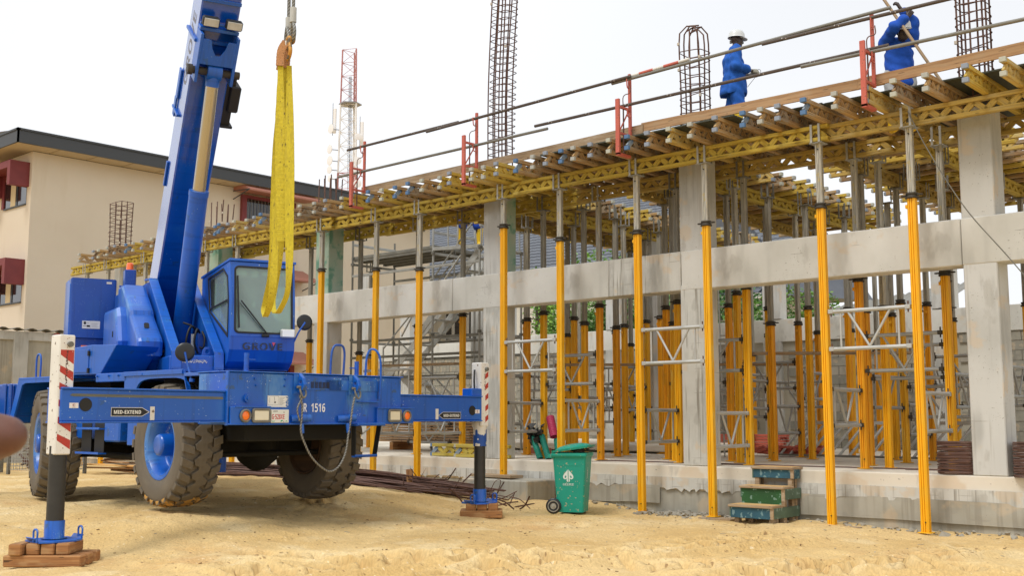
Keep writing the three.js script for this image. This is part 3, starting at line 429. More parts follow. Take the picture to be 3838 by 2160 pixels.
// ---------- rebar cages standing on the columns ----------
function cage(label, x, z, w, d, y0, y1, style, lean = 0) {
  const t = thing('rebar_cage', label, 'rebar cage', [x, y0, z], 0, 'rebar starters above the columns'), H = y1 - y0, bars = [];
  const P = []; for (let i = 0; i < 3; i++) for (let j = 0; j < 3; j++) if (i !== 1 || j !== 1) P.push([-w / 2 + i * w / 2, -d / 2 + j * d / 2]);
  P.forEach(([a, b], i) => { const h = H - rr(0, 0.12), bow = rr(-0.03, 0.03); const top = style === 'hook' ? [[a + bow, h - 0.12, b], [a * 0.8 + bow, h - 0.02, b], [a * 0.2, h + 0.03, b * 0.6], [-a * 0.5, h - 0.01, b * 0.6]] : [[a + bow, h, b]]; part('bar', tube([[a, 0, b], [a + bow * 0.5, h * 0.5, b + bow], ...top.map((q) => [q[0] + lean * q[1], q[1], q[2]])], 0.0135, 5, 14), i % 2 ? M.rebar : M.rebarDark, t); });
  let k = 0; for (let y = 0.12; y < H - (style === 'bare' ? 1e3 : style === 'hook' ? 0.35 : 0.05); y += style === 'dense' ? 0.13 : 0.15, k++) { const e = 0.022, s = rr(-0.015, 0.015), q = lean * y, r = rr(-0.03, 0.03); part('stirrup', tube([[-w / 2 - e + q, y + s, -d / 2 - e], [w / 2 + e + q, y - s + r, -d / 2 - e], [w / 2 + e + q, y - s, d / 2 + e], [-w / 2 - e + q, y + s + r, d / 2 + e]].flatMap((p, i, A) => { const n = A[(i + 1) % 4]; return [0.06, 0.94].map((f) => p.map((v, c) => v + (n[c] - v) * f)); }), 0.0085, 4, 40, true), M.rebarDark, t); }
  for (let i = 0; i < 4; i++) { const y = rr(0.3, H - 0.3); part('spacer', cbox(0.04, 0.05, 0.03, 0.005, (i % 2 ? 1 : -1) * (w / 2 + 0.02) + lean * y, y, d / 2 + 0.02), M.concCol, t); }
}
const Yc = 5.7;
cage('tall rusty rebar cage leaning over the middle column, cut by the top of the photo', -13.9, -15.12, 0.36, 0.3, Yc, 9.9, 'dense', 0.03);
cage('rebar cage with hooked tops behind the walking worker', -9.55, -15.12, 0.36, 0.3, Yc, 7.95, 'hook');
cage('rebar cage behind the toe board at the upper right', -5.07, -15.12, 0.34, 0.3, Yc, 9.4, 'dense');
cage('rusty rebar cage against the beige house, left of the boom', -28.15, -15.12, 0.6, 0.34, Yc, 7.45, 'dense');
cage('bare hooked starter bars right of the crane boom', -23.2, -15.12, 0.5, 0.3, Yc, 6.8, 'bare2hook' && 'bare', 0);
cage('bare hooked starter bars below the radio mast', -19.0, -15.12, 0.42, 0.3, Yc, 6.82, 'bare', 0);
cage('small rebar cage far back above the middle inner deck', -13.0, -20.4, 0.4, 0.35, 5.0, 6.9, 'dense');
{ const t = thing('rebar_cage', 'thin orange rebar cage at the back seen left of the nearer yellow props', 'rebar cage', [-18.35, 4.0, -25.5], 0); for (const x of [-0.18, 0, 0.18]) part('bar', cyl([x, 0, 0], [x, 1.75, 0], 0.01, 5), M.rebar, t); for (let y = 0.1; y < 1.7; y += 0.16) part('stirrup', bx(-0.22, 0.22, y, y + 0.014, -0.01, 0.01), M.rebar, t); }
// the loose wire hanging from the front girder
solo('wire_rope', tube([[-5.72, 5.6, -14.33], [-5.5, 5.1, -14.3], [-5.05, 4.2, -14.4], [-4.6, 3.55, -14.5], [-4.25, 3.05, -14.55], [-3.9, 2.6, -14.6]], 0.008, 6, 40), M.galvDark, 'thin dark wire rope slanting down from the girder in front of the right column', 'wire rope');
// ---------- the mobile crane ----------
function textTex(w, h, draw) { const c = document.createElement('canvas'); c.width = w; c.height = h; const x = c.getContext('2d'); draw(x, w, h); const t = new THREE.CanvasTexture(c); t.colorSpace = THREE.SRGBColorSpace; t.magFilter = THREE.LinearFilter; return t; }
const decalMat = (t, alpha = true) => mat({ map: t, transparent: alpha, roughness: 0.5, side: THREE.DoubleSide });
// a printed sheet facing +x (crane front), width along -z
const sheetX = (w, h, x, y, z) => new THREE.PlaneGeometry(w, h).rotateY(Math.PI / 2).translate(x, y, z);
const sheetZ = (w, h, x, y, z) => new THREE.PlaneGeometry(w, h).translate(x, y, z);
const crane = thing('mobile_crane', 'blue rough terrain mobile crane with raised boom, standing on extended outriggers', 'crane', [-11.2006, 0, -8.8095], Math.PI / 180);
{
  const C = crane, B = M.blue, yd = 2.03;
  // front box
  const fb = part('front_bumper', [cb(-0.62, 0, 1.41, 2.03, -1.41, 1.37, 0.012), cb(-0.02, 0.05, 1.405, 1.425, -1.2, 1.39, 0.006), cb(-0.03, 0.02, 1.4, 2.045, 1.37, 1.395, 0.005), cb(-0.65, 0.02, 2.032, 2.046, -1.43, 1.38, 0.004)], M.blueOld, C);
  part('access_panel', [ext([[0.1, 1.84], [0.95, 1.84], [1.02, 1.88], [1.02, 1.97], [0.1, 1.97]].map(([z, y]) => [-z + 1.1, y]), 0.012).rotateY(Math.PI / 2).translate(0.0, 0, 0)], M.blueOld, fb);
  part('access_panel', ext([[-0.34, 1.84], [0.24, 1.84], [0.28, 1.87], [0.28, 2.0], [-0.34, 2.0]].map(([z, y]) => [-z, y]), 0.012).rotateY(Math.PI / 2).translate(0, 0, 0), M.blueOld, fb);
  { const g = []; for (let r = 0; r < 6; r++) for (let c = 0; c < 5; c++) g.push(box(0.006, 0.009, 0.05, 0.0125, 1.868 + r * 0.0135, 0.135 - c * 0.062)); part('vent_slots', g, M.black, fb); }
  part('cap', [cyl([0, 1.72, 1.11], [0.035, 1.72, 1.11], 0.05, 18), cyl([0.03, 1.72, 1.11], [0.05, 1.72, 1.11], 0.022, 12)], B, fb);
  part('bolt', [[1.0, 1.96], [0.55, 1.96], [0.98, 1.88], [0.56, 1.88], [-0.3, 1.93], [0.27, 1.93]].map(([z, y]) => cyl([0, y, z], [0.022, y, z], 0.014, 6)), B, fb);
  // lamp boxes
  part('lamp_box', [cb(0.0, 0.045, 1.415, 1.622, 0.79, 1.36, 0.006), cb(0.0, 0.06, 1.612, 1.628, 0.79, 1.3, 0.003)], M.blueOld, C);
  part('lamp_box', [cb(-0.3, 0.045, 1.415, 1.622, -1.6, -0.94, 0.006), cb(-0.3, 0.06, 1.612, 1.628, -1.61, -0.93, 0.003)], M.blueOld, C);
  for (const [z, w] of [[0.935, 0.27], [-1.24, 0.24]]) { const l = part('headlight', ext(rrect(-w / 2, -0.085, w / 2, 0.085, 0.035), 0.03, 0.006, [rrect(-w / 2 + 0.03, -0.058, w / 2 - 0.03, 0.058, 0.012).reverse()]).rotateY(Math.PI / 2).translate(0.046, 1.518, z), M.galvDark, C); part('lens', ext(rrect(-w / 2 + 0.028, -0.06, w / 2 - 0.028, 0.06, 0.01), 0.03, 0.008).rotateY(Math.PI / 2).translate(0.04, 1.518, z), M.glassLens, l); }
  for (const z of [1.16, -1.465]) { const l = part('indicator', [lathe([[0.055, 0], [0.08, 0.0], [0.08, 0.02], [0.07, 0.032], [0.058, 0.03], [0.055, 0.01]], 28).rotateZ(-Math.PI / 2).translate(0.046, 1.515, z)], M.galvDark, C); part('lens', lathe([[0, 0.024], [0.03, 0.023], [0.05, 0.018], [0.058, 0.006]], 28).rotateZ(-Math.PI / 2).translate(0.05, 1.515, z), M.amber, l); }
  // writing
  part('fleet_number', sheetX(0.5, 0.165, 0.004, 1.615, 0.035), decalMat(textTex(512, 168, (x, w, h) => { x.clearRect(0, 0, w, h); x.fillStyle = '#e8eaf0'; x.font = 'bold 150px sans-serif'; x.setTransform(0.72, 0, 0, 1, 0, 0); x.textBaseline = 'middle'; x.fillText('R', 20, h / 2); x.fillText('1516', 200, h / 2); x.setTransform(1, 0, 0, 1, 0, 0); })), C);
  part('number_plate', [cbox(0.012, 0.16, 0.265, 0.003, 0.062, 1.51, 0.665)], M.white, C);
  part('plate_print', sheetX(0.255, 0.152, 0.0695, 1.51, 0.665), decalMat(textTex(256, 152, (x, w, h) => { x.fillStyle = '#dde0da'; x.fillRect(0, 0, w, h); x.fillStyle = '#23262a'; x.font = 'bold 22px sans-serif'; x.fillText('LAGOS', 20, 24); x.fillStyle = '#bc2430'; x.font = 'bold 82px sans-serif'; x.setTransform(0.62, 0, 0, 1, 0, 0); x.fillText('G·528XE', 2, 112); x.setTransform(1, 0, 0, 1, 0, 0); x.fillStyle = '#2f9c68'; x.fillRect(0, 134, 48, 8); x.beginPath(); x.moveTo(128, 142); x.lineTo(150, 122); x.lineTo(172, 126); x.lineTo(160, 142); x.fill(); x.beginPath(); x.moveTo(196, 142); x.lineTo(224, 130); x.lineTo(250, 142); x.fill(); x.fillStyle = '#5a4d42'; for (const y of [30, 140]) { x.beginPath(); x.arc(184, y, 7, 0, 7); x.fill(); } }), false), C);
  part('load_notice', sheetX(0.31, 0.14, 0.004, 1.69, 0.655), decalMat(textTex(320, 144, (x, w, h) => { x.fillStyle = '#e6e6e0'; x.fillRect(0, 0, w, h); x.strokeStyle = '#555'; x.lineWidth = 2; x.strokeRect(6, 6, 160, 110); x.strokeStyle = '#222'; x.lineWidth = 4; x.beginPath(); x.moveTo(100, 12); x.lineTo(116, 78); x.moveTo(34, 24); x.lineTo(34, 90); x.stroke(); x.fillStyle = '#222'; x.fillRect(104, 76, 24, 18); x.fillStyle = '#8a8a86'; for (let i = 0; i < 8; i++) x.fillRect(180, 22 + i * 13, 90 - (i * 17) % 40, 4); for (let i = 0; i < 40; i++) { x.clearRect(280 + hash(i, 1, 3) * 40, hash(i, 2, 3) * h, 8 + hash(i, 3, 3) * 14, 4 + hash(i, 4, 3) * 8); } })), C);
  // tow eyes, stowed rope and hooks
  for (const z of [0.33, -0.56]) {
    const e = part('tow_eye', [ext([[0, 1.8], [0.03, 1.8], [0.1, 1.83], [0.13, 1.9], [0.1, 1.98], [0.02, 2.04], [0, 2.04]], 0.05, 0.008, [circle(0.055, 1.93, 0.024, 14).reverse()]).translate(0, 0, z - 0.02), box(0.014, 0.25, 0.16, 0.007, 1.91, z + 0.02)], M.blueOld, C);
    part('shackle', [tube([[0.06, 1.86, z + 0.04], [0.09, 1.8, z + 0.045], [0.1, 1.745, z + 0.02], [0.1, 1.745, z - 0.01], [0.09, 1.8, z - 0.035], [0.06, 1.86, z - 0.03]], 0.013, 8), cyl([0.06, 1.87, z - 0.06], [0.06, 1.87, z + 0.08], 0.016, 8)], M.galvDark, e);
  }
  for (const z of [0.33, -0.41]) part('hook_tube', [cyl([-0.0, 1.475, z + 0.12], [0.08, 1.49, z - 0.12], 0.046, 18), cyl([0.1, 1.42, z + 0.03], [0.105, 1.3, z + 0.02], 0.026, 12)], M.blueOld, C);
  part('tow_rope', [tube([[0.1, 1.77, 0.4], [0.1, 1.65, 0.36], [0.11, 1.5, 0.37], [0.115, 1.32, 0.38], [0.13, 1.14, 0.31], [0.14, 1.0, 0.22], [0.15, 0.88, 0.08], [0.15, 0.82, -0.06], [0.15, 0.87, -0.19], [0.14, 1.03, -0.31], [0.12, 1.3, -0.38], [0.12, 1.5, -0.42], [0.11, 1.64, -0.45], [0.1, 1.76, -0.49]], 0.013, 8, 90), tube([[0.09, 1.75, 0.34], [0.1, 1.6, 0.43], [0.11, 1.45, 0.4]], 0.011, 6, 20)], M.rope, C);
  // hand rails and steps
  part('hand_rail', tube([[-0.05, 2.03, -0.2], [-0.05, 2.36, -0.23], [-0.05, 2.42, -0.27], [-0.05, 2.43, -0.33], [-0.05, 2.42, -0.4], [-0.05, 2.36, -0.43], [-0.05, 2.03, -0.42]], 0.015, 8, 40), M.blueDark, C);
  part('hand_rail', tube([[-0.1, 2.03, -0.84], [-0.08, 2.33, -0.86], [-0.05, 2.4, -0.89], [0, 2.39, -0.93], [0.04, 2.3, -0.97], [0.05, 2.05, -0.985], [0.03, 1.74, -0.985]], 0.015, 8, 40), B, C);
  part('step', [cb(0.02, 0.16, 1.385, 1.4, -0.98, -0.5, 0.003), cb(0.145, 0.16, 1.385, 1.42, -0.98, -0.5, 0.003), cb(0.02, 0.1, 0.98, 1.0, -0.9, -0.52, 0.003), cb(0.085, 0.1, 0.98, 1.015, -0.9, -0.52, 0.003), cb(0.0, 0.05, 1.69, 1.705, -0.97, -0.6, 0.003)], B, C);
  part('step_strap', [bar([0.06, 1.4, -0.52], [0.05, 1.0, -0.53], 0.01, 0.09, V(1, 0, 0)), bar([0.06, 1.4, -0.96], [0.05, 1.0, -0.89], 0.01, 0.09, V(1, 0, 0))], M.black, C);
  part('pipe_stub', [cyl([-0.25, 2.03, 0.95], [-0.25, 2.28, 0.95], 0.03, 12), cyl([-0.25, 2.2, 0.92], [-0.25, 2.2, 0.82], 0.008)], B, C);
  part('pipe_stub', [cyl([-0.25, 2.03, -0.82], [-0.25, 2.24, -0.82], 0.03, 12), cyl([-0.25, 2.15, -0.8], [-0.25, 2.15, -0.7], 0.008)], B, C);
  // deck plate, frame rails, fenders
  part('deck_plate', [cb(-1.0, -0.62, 2.0, 2.045, -1.4, 1.36, 0.004), cb(-5.3, -1.0, 2.02, 2.08, -1.34, 0.85, 0.01)], M.blueClean, C);
  part('frame_rail', [cb(-6.1, -0.5, 1.25, 1.75, 0.3, 0.45, 0.01), cb(-6.1, -0.5, 1.25, 1.75, -0.45, -0.3, 0.01), cb(-6.1, -5.5, 1.3, 1.95, -0.5, 0.5, 0.01)], M.under, C);
  const arch = (x0, x1, top, lo, xc, r, y0) => { const o = [[x0, lo], [x0, top], [x1, top], [x1 + 0.16, lo]]; const h = []; for (let i = 0; i <= 14; i++) { const t = i / 14; const a = Math.PI * (1 - t); h.push([xc + r * Math.sign(Math.cos(a)) * Math.abs(Math.cos(a)) ** 0.45, y0 + 0.34 * Math.sin(a) ** 0.45]); } return [...o.slice(0, 4), ...h.reverse()]; };
  const fender = (x0, x1, xc, r, zi, zo) => [ext(arch(x0, x1, 2.085, 1.65, xc, r, 1.65), 0.03).translate(0, 0, zo - 0.03), cb(x0, x1, 2.06, 2.09, zi, zo + 0.003, 0.004)];
  part('fender', fender(-2.35, -0.98, -1.45, 0.62, 0.84, 1.36), B, C); part('fender', fender(-2.35, -0.98, -1.45, 0.62, -1.36, -0.84), B, C);
  part('deck_edge', [cb(-3.1, -2.3, 1.97, 2.085, 1.27, 1.36, 0.008), cb(-2.36, -0.98, 2.03, 2.088, 1.362, 1.378, 0.004), ...[-3.05, -2.75, -2.5, -1.9].map((x) => cyl([x, 2.05, 1.36], [x, 2.05, 1.385], 0.014, 8))], B, C);
  part('fender', [ext([[-5.62, 1.42], [-5.36, 2.075], [-3.9, 2.075], [-3.9, 1.97], [-4.1, 1.97], [-4.2, 2.0], [-5.15, 2.0], [-5.25, 1.97], [-5.5, 1.42]], 0.03).translate(0, 0, 1.33), cb(-5.36, -3.9, 2.05, 2.08, 0.7, 1.364, 0.004), bar([-5.6, 1.42, 1.0], [-5.35, 2.06, 1.0], 0.7, 0.02)], B, C);
  part('rear_body', [cb(-6.2, -5.55, 1.5, 2.0, -1.36, 1.3, 0.012), cb(-6.21, -5.6, 1.45, 1.98, 1.301, 1.33, 0.01), cb(-5.9, -5.78, 1.4, 2.0, 1.33, 1.36, 0.01), cb(-5.68, -5.6, 1.4, 2.0, 1.33, 1.36, 0.01)], M.blueDark, C);
  part('rear_outrigger_box', cb(-6.6, -6.2, 1.4, 1.85, -1.4, 1.4, 0.012), M.blueDark, C);
  part('hand_rail', tube([[-5.05, 2.06, 1.25], [-5.05, 2.36, 1.25], [-5.02, 2.42, 1.25], [-4.95, 2.42, 1.25], [-4.92, 2.36, 1.25], [-4.92, 2.06, 1.25]], 0.014, 8, 30), B, C);
  part('wheel_well', [cb(-2.32, -0.98, 1.5, 2.03, -0.8, 0.8, 0.01), cb(-2.32, -0.98, 2.0, 2.055, 0.8, 1.3, 0.004), cb(-5.3, -3.9, 1.5, 2.02, -0.8, 0.7, 0.01)], M.under, C);
  // side boxes between the wheels
  const tb = part('tool_box', [ext([[-4.05, 2.085], [-4.05, 2.47], [-3.42, 2.5], [-2.75, 2.47], [-3.15, 2.085]], 0.65, 0.012).translate(0, 0, 0.62)], B, C);
  part('box_door', ext([[-4.0, 2.12], [-4.0, 2.44], [-3.47, 2.44], [-3.47, 2.12]], 0.02, 0.004).translate(0, 0, 1.262), B, tb); part('hinge', [box(0.03, 0.07, 0.03, -3.455, 2.38, 1.285), box(0.03, 0.07, 0.03, -3.455, 2.14, 1.285)], M.black, tb);
  part('hose_bundle', [cyl([-4.12, 2.1, 1.28], [-4.12, 2.42, 1.28], 0.02), cyl([-4.17, 2.2, 1.28], [-4.17, 2.45, 1.28], 0.02)], M.black, C);
  part('side_tank', [cb(-2.86, -2.47, 1.17, 1.75, 0.75, 1.34, 0.02), cb(-3.9, -2.9, 1.2, 1.75, 0.5, 1.2, 0.015), cb(-2.34, -2.0, 1.13, 1.6, 0.6, 1.3, 0.01)], B, C);
  part('side_label', sheetZ(0.1, 0.28, -3.62, 1.34, 1.203), decalMat(textTex(64, 160, (x, w, h) => { x.fillStyle = '#e2e2de'; x.fillRect(0, 0, w, h); x.fillStyle = '#777'; for (let i = 0; i < 9; i++) x.fillRect(8, 10 + i * 17, 40, 3); }), false), C);
  const lad = part('ladder', [cb(-3.5, -3.24, 1.02, 1.44, 1.3, 1.312, 0.002), cb(-3.15, -2.9, 1.02, 1.44, 1.3, 1.312, 0.002)], M.black, C);
  for (const y of [1.0, 1.33, 1.7]) part('rung', [cb(-3.5, -2.88, y, y + 0.018, 1.28, 1.4, 0.003), cb(-3.5, -2.88, y, y + 0.03, 1.392, 1.402, 0.003)], B, lad);
  // underbody
  part('axle', [cyl([-1.42, 1.13, -0.95], [-1.42, 1.13, 0.9], 0.14, 14), lathe([[0, -0.3], [0.2, -0.22], [0.3, -0.05], [0.3, 0.05], [0.2, 0.22], [0, 0.3]], 18).rotateX(Math.PI / 2).translate(-1.42, 1.08, -0.1), cyl([-1.1, 1.02, -1.0], [-1.1, 1.02, 0.9], 0.035, 8)], M.under, C);
  part('axle', [cyl([-4.55, 1.05, -0.95], [-4.55, 1.05, 0.9], 0.14, 14), cyl([-4.4, 1.0, 0], [-1.5, 1.1, 0], 0.07, 10), cyl([-4.2, 0.98, 0.9], [-2.2, 0.95, 0.9], 0.045, 10)], M.under, C);
  part('underbody', [cb(-1.0, -0.3, 1.2, 1.41, -0.8, 0.9, 0.02), cb(-4.2, -1.9, 1.1, 1.6, -0.7, 0.5, 0.03)], M.under, C);
  // wheels
  const tyreG = (() => { const p = [[0.42, -0.2], [0.45, -0.235], [0.55, -0.262], [0.66, -0.262], [0.715, -0.24], [0.732, -0.19], [0.735, 0], [0.732, 0.19], [0.715, 0.24], [0.66, 0.262], [0.55, 0.262], [0.45, 0.235], [0.42, 0.2]]; return lathe(p, 56).rotateX(Math.PI / 2); })();
  const lug = (pts, h) => { const g = ext(pts.map(([a, b]) => [a * 0.93, b]), h + 0.012, 0.008); return g; };
  const bend = (g) => { const p = g.attributes.position; for (let i = 0; i < p.count; i++) { const a = p.getX(i) / 0.74, R = 0.722 + p.getZ(i) - (Math.abs(p.getY(i)) > 0.2 ? (Math.abs(p.getY(i)) - 0.2) * 0.55 : 0), y = p.getY(i); p.setXYZ(i, R * Math.sin(a), R * Math.cos(a), y); } g.computeVertexNormals(); return g; };
  const N = 26, S = 2 * Math.PI * 0.74 / N; // tread pitch along the circumference
  const centreL = bend(lug([[-S * 0.42, 0.005], [-S * 0.1, -0.06], [S * 0.3, -0.045], [S * 0.44, 0.02], [S * 0.22, 0.1], [-S * 0.2, 0.095]].map(([a, b]) => [a, b - 0.055]), 0.045));
  const centreR = bend(lug([[-S * 0.42, -0.005], [-S * 0.1, 0.06], [S * 0.3, 0.045], [S * 0.44, -0.02], [S * 0.22, -0.1], [-S * 0.2, -0.095]].map(([a, b]) => [a, b + 0.055]), 0.045));
  const shL = bend(lug([[-S * 0.36, -0.262], [S * 0.26, -0.262], [S * 0.52, -0.12], [-S * 0.06, -0.125]], 0.045)), shR = bend(lug([[-S * 0.36, 0.262], [-S * 0.06, 0.125], [S * 0.52, 0.12], [S * 0.26, 0.262]], 0.045));
  const wheel = (x, y, z, side, mud, turn) => {
    const hold = new THREE.Group(); hold.name = 'wheel'; C.add(hold); hold.position.set(x, y, z); hold.rotation.y = (side < 0 ? Math.PI : 0) + turn;
    part('tyre', tyreG, M.rubber, hold);
    for (let i = 0; i < N; i++) for (const [g, off] of [[centreL, 0], [centreR, 0.5], [shL, 0.1], [shR, 0.6]]) { const a = -(i + off) / N * 2 * Math.PI; const low = Math.cos(a + (side < 0 ? 0 : 0)) < -0.88; const b = part('tread_block', g, mud && low ? M.rubberMud : M.rubber, hold); b.rotation.z = a; }
    part('rim', lathe([[0.15, 0.03], [0.2, 0.02], [0.3, -0.02], [0.33, 0.02], [0.345, 0.12], [0.37, 0.205], [0.4, 0.215], [0.43, 0.232], [0.445, 0.225], [0.43, 0.19], [0.42, -0.2]], 40).rotateX(Math.PI / 2), M.blueOld, hold);
    part('inner_drum', [cyl([0, 0, -0.21], [0, 0, -0.12], 0.4, 28), lathe([[0.42, -0.2], [0.43, -0.235], [0.4, -0.24], [0.38, -0.2]], 40).rotateX(Math.PI / 2)], M.rust, hold);
    part('hub', [lathe([[0, 0.26], [0.09, 0.26], [0.125, 0.25], [0.14, 0.22], [0.145, 0.05], [0.16, 0.02]], 28).rotateX(Math.PI / 2)], M.blueClean, hold);
  };
  wheel(-1.42, 1.15, 1.14, 1, true, -0.12); wheel(-1.42, 1.13, -1.14, -1, false, -0.12); wheel(-4.6, 1.12, 1.14, 1, false, -0.33); wheel(-4.6, 1.12, -1.14, -1, false, -0.33);
  // outriggers
  const beam = (z0, z1, x0, x1) => [cb(x0, x1, 1.455, 1.79, z0, z1, 0.008), cb(x0 - 0.02, x1 + 0.02, 1.79, 1.81, z0, z1, 0.004), cb(x0 - 0.02, x1 + 0.02, 1.435, 1.455, z0, z1, 0.004)];
  const ring = (x, y, z, r) => lathe([[r, 0], [r, 0.004]], 26).rotateZ(-Math.PI / 2).translate(x, y, z);
  for (const s of [1, -1]) {
    const x1 = s > 0 ? -0.03 : -0.06, z0 = s > 0 ? 1.372 : -3.1, z1 = s > 0 ? 3.39 : -1.4, zc = s > 0 ? 3.33 : -3.2, holeZ = s > 0 ? 3.12 : -2.89;
    const b = part('outrigger_beam', beam(z0, z1, x1 - 0.3, x1), B, C);
    part('hole', lathe([[0, 0], [0.069, 0], [0.071, 0.004]], 26).rotateZ(-Math.PI / 2).translate(x1 + 0.001, 1.63 - (s < 0 ? 0.035 : 0), holeZ), M.black, b);
    part('extend_sign', sheetX(0.46, 0.1, x1 + 0.003, s > 0 ? 1.555 : 1.522, s > 0 ? 2.6 : -2.42), decalMat(textTex(460, 100, (x, w, h) => {
      x.clearRect(0, 0, w, h); const draw = () => { x.beginPath(); x.moveTo(4, 4); x.lineTo(w - 90, 4); x.lineTo(w - 4, h / 2); x.lineTo(w - 90, h - 4); x.lineTo(4, h - 4); x.closePath(); }; x.save(); if (s < 0) { x.translate(w, 0); x.scale(-1, 1); } draw(); x.fillStyle = '#16181a'; x.fill(); x.strokeStyle = '#e8e8e4'; x.lineWidth = 5; x.stroke(); x.restore();
      x.fillStyle = '#f0f0ea'; x.font = 'bold 54px sans-serif'; x.textAlign = 'center'; x.textBaseline = 'middle'; x.fillText('MID-EXTEND', s > 0 ? w / 2 - 34 : w / 2 + 34, h / 2 + 2); })), b);
    part('extend_mark', box(0.004, 0.15, 0.055, x1 + 0.002, 1.54, s > 0 ? 2.335 : -2.16), M.white, b);
    part('notice', sheetX(0.1, 0.055, x1 + 0.003, s > 0 ? 1.62 : 1.58, s > 0 ? 3.25 : -3.0 + 0.1 * 0), decalMat(textTex(96, 56, (x, w, h) => { x.fillStyle = '#e8e4e2'; x.fillRect(0, 0, w, h); x.strokeStyle = '#c0403c'; x.lineWidth = 3; x.beginPath(); x.arc(48, 24, 15, 0, 7); x.stroke(); x.fillStyle = '#333'; x.fillRect(42, 16, 10, 16); x.fillRect(28, 46, 40, 3); }), false), b);
    if (s > 0) part('worn_strip', ext([[1.42, 1.735], [3.27, 1.745], [3.3, 1.725], [3.25, 1.715], [1.42, 1.705]].map(([z, y]) => [-z, y]), 0.004).rotateY(Math.PI / 2).translate(x1 - 0.001, 0, 0), mat({ map: tex(256, 0.8, (x, y) => mixc([132, 130, 108], [74, 80, 84], fbm(x, y, 3, 30, 801, 4))), roughness: 0.7 }), b, 'worn bare metal strip');
    // jack leg
    const jx = x1 - 0.13;
    const stripes = textTex(64, 512, (x, w, h) => { x.fillStyle = '#e9e6de'; x.fillRect(0, 0, w, h); x.fillStyle = '#b8392c'; if (s > 0) for (let i = 0; i < 6; i++) { const y = 62 + i * 74; x.beginPath(); x.moveTo(0, i ? y - 6 : y); x.lineTo(0, y + 22); x.lineTo(w, y + 62); x.lineTo(w, i ? y + 22 : y); x.fill(); } else for (let i = 0; i < 5; i++) { const y = 90 + i * 88; x.beginPath(); x.moveTo(w * 0.55, y); x.lineTo(w, y - 24); x.lineTo(w, y + 18); x.lineTo(w * 0.55, y + 42); x.fill(); } for (let i = 0; i < 70; i++) { x.fillStyle = ['#5a3a2c', '#d8d4cc', '#7a4a38'][i % 3]; x.fillRect(hash(i, 1, 9) * w, hash(i, 2, 9) * h, 1 + hash(i, 3, 9) * 3, 1 + hash(i, 4, 9) * 5); } x.fillStyle = '#4a3026'; for (let i = 0; i < 60; i++) x.fillRect(26 + hash(i, 5, 9) * 8, 60 + hash(i, 6, 9) * 160, 3, 6); });
    const jt = s > 0 ? 2.36 : 2.31, jb = 1.11, hw = 0.085, y0 = s > 0 ? jb : 1.36;
    const leg = part('jack_tube', [cb(jx - 0.1, jx + 0.1, y0, jt, zc - hw, zc + hw, 0.012)], M.white, C);
    part('warning_stripes', sheetX(2 * hw - 0.024, jt - y0 - 0.02, jx + 0.102, (jt + y0) / 2, zc), decalMat(stripes, false), leg);
    part('top_bolt', cyl([jx + 0.1, jt - 0.1, zc - 0.02], [jx + 0.14, jt - 0.1, zc - 0.02], 0.03, 8), M.galvDark, leg);
    if (s < 0) { part('jack_sleeve', cyl([jx, 1.07, zc], [jx, 1.44, zc], 0.1, 20), mat({ map: tex(128, 0.5, (x, y) => fbm(x, y, 5, 5, 811, 4) > 0.52 ? [28, 78, 160] : [222, 218, 206]), roughness: 0.5 }), leg, 'blue and white sleeve with peeling paint'); part('hose', tube([[jx, 2.2, zc + 0.12], [jx + 0.02, 2.05, zc + 0.15], [jx + 0.02, 1.85, zc + 0.14]], 0.014), M.black, leg); part('bracket', cb(jx - 0.1, jx + 0.1, 1.81, 1.92, zc + 0.0, zc + 0.28, 0.006), B, leg); }
    const gy = s > 0 ? 0.235 : 0.24;
    const ram = part('jack_ram', cyl([jx, gy + 0.2, zc], [jx, 1.2, zc], s > 0 ? 0.088 : 0.084, 24), M.ram, C);
    part('foot_collar', lathe([[0.06, 0.24], [0.075, 0.24], [0.075, 0.2], [0.1, 0.2], [0.1, 0.02], [0.13, 0.015], [0.05, 0]], 24).translate(jx, gy, zc), M.blueOld, ram);
    part('foot_plate', [ext([[-0.15, -0.23], [0.15, -0.23], [0.23, -0.12], [0.23, 0.12], [0.15, 0.23], [-0.15, 0.23], [-0.23, 0.12], [-0.23, -0.12]], 0.02, 0.003).rotateX(-Math.PI / 2).translate(jx, gy - 0.01, zc), ...[-1, 1].flatMap((q) => [bar([jx + 0.02, gy, zc + q * 0.22], [jx + 0.02, gy + 0.045, zc + q * 0.26], 0.012, 0.2, V(1, 0, 0)), tri(tube([[jx + 0.12, gy, zc + q * 0.24], [jx + 0.12, gy + 0.12, zc + q * 0.24], [jx + 0.05, gy + 0.12, zc + q * 0.24], [jx + 0.05, gy, zc + q * 0.24]], 0.011))])], M.blueOld, ram);
  }
  part('outrigger_arm', [cb(-6.58, -6.25, 1.45, 1.8, -2.9, 2.9, 0.01), cyl([-6.42, 0.5, -2.95], [-6.42, 2.2, -2.95], 0.1, 14), cyl([-6.42, 0.5, 2.95], [-6.42, 2.2, 2.95], 0.1, 14)], M.blueDark, C);
  part('rear_jack', [cyl([-3.6, 0.3, -2.6], [-3.6, 0.9, -2.6], 0.07, 12), cyl([-3.6, 0.3, -2.6], [-3.6, 0.42, -2.6], 0.12, 12)], M.blueDark, C);
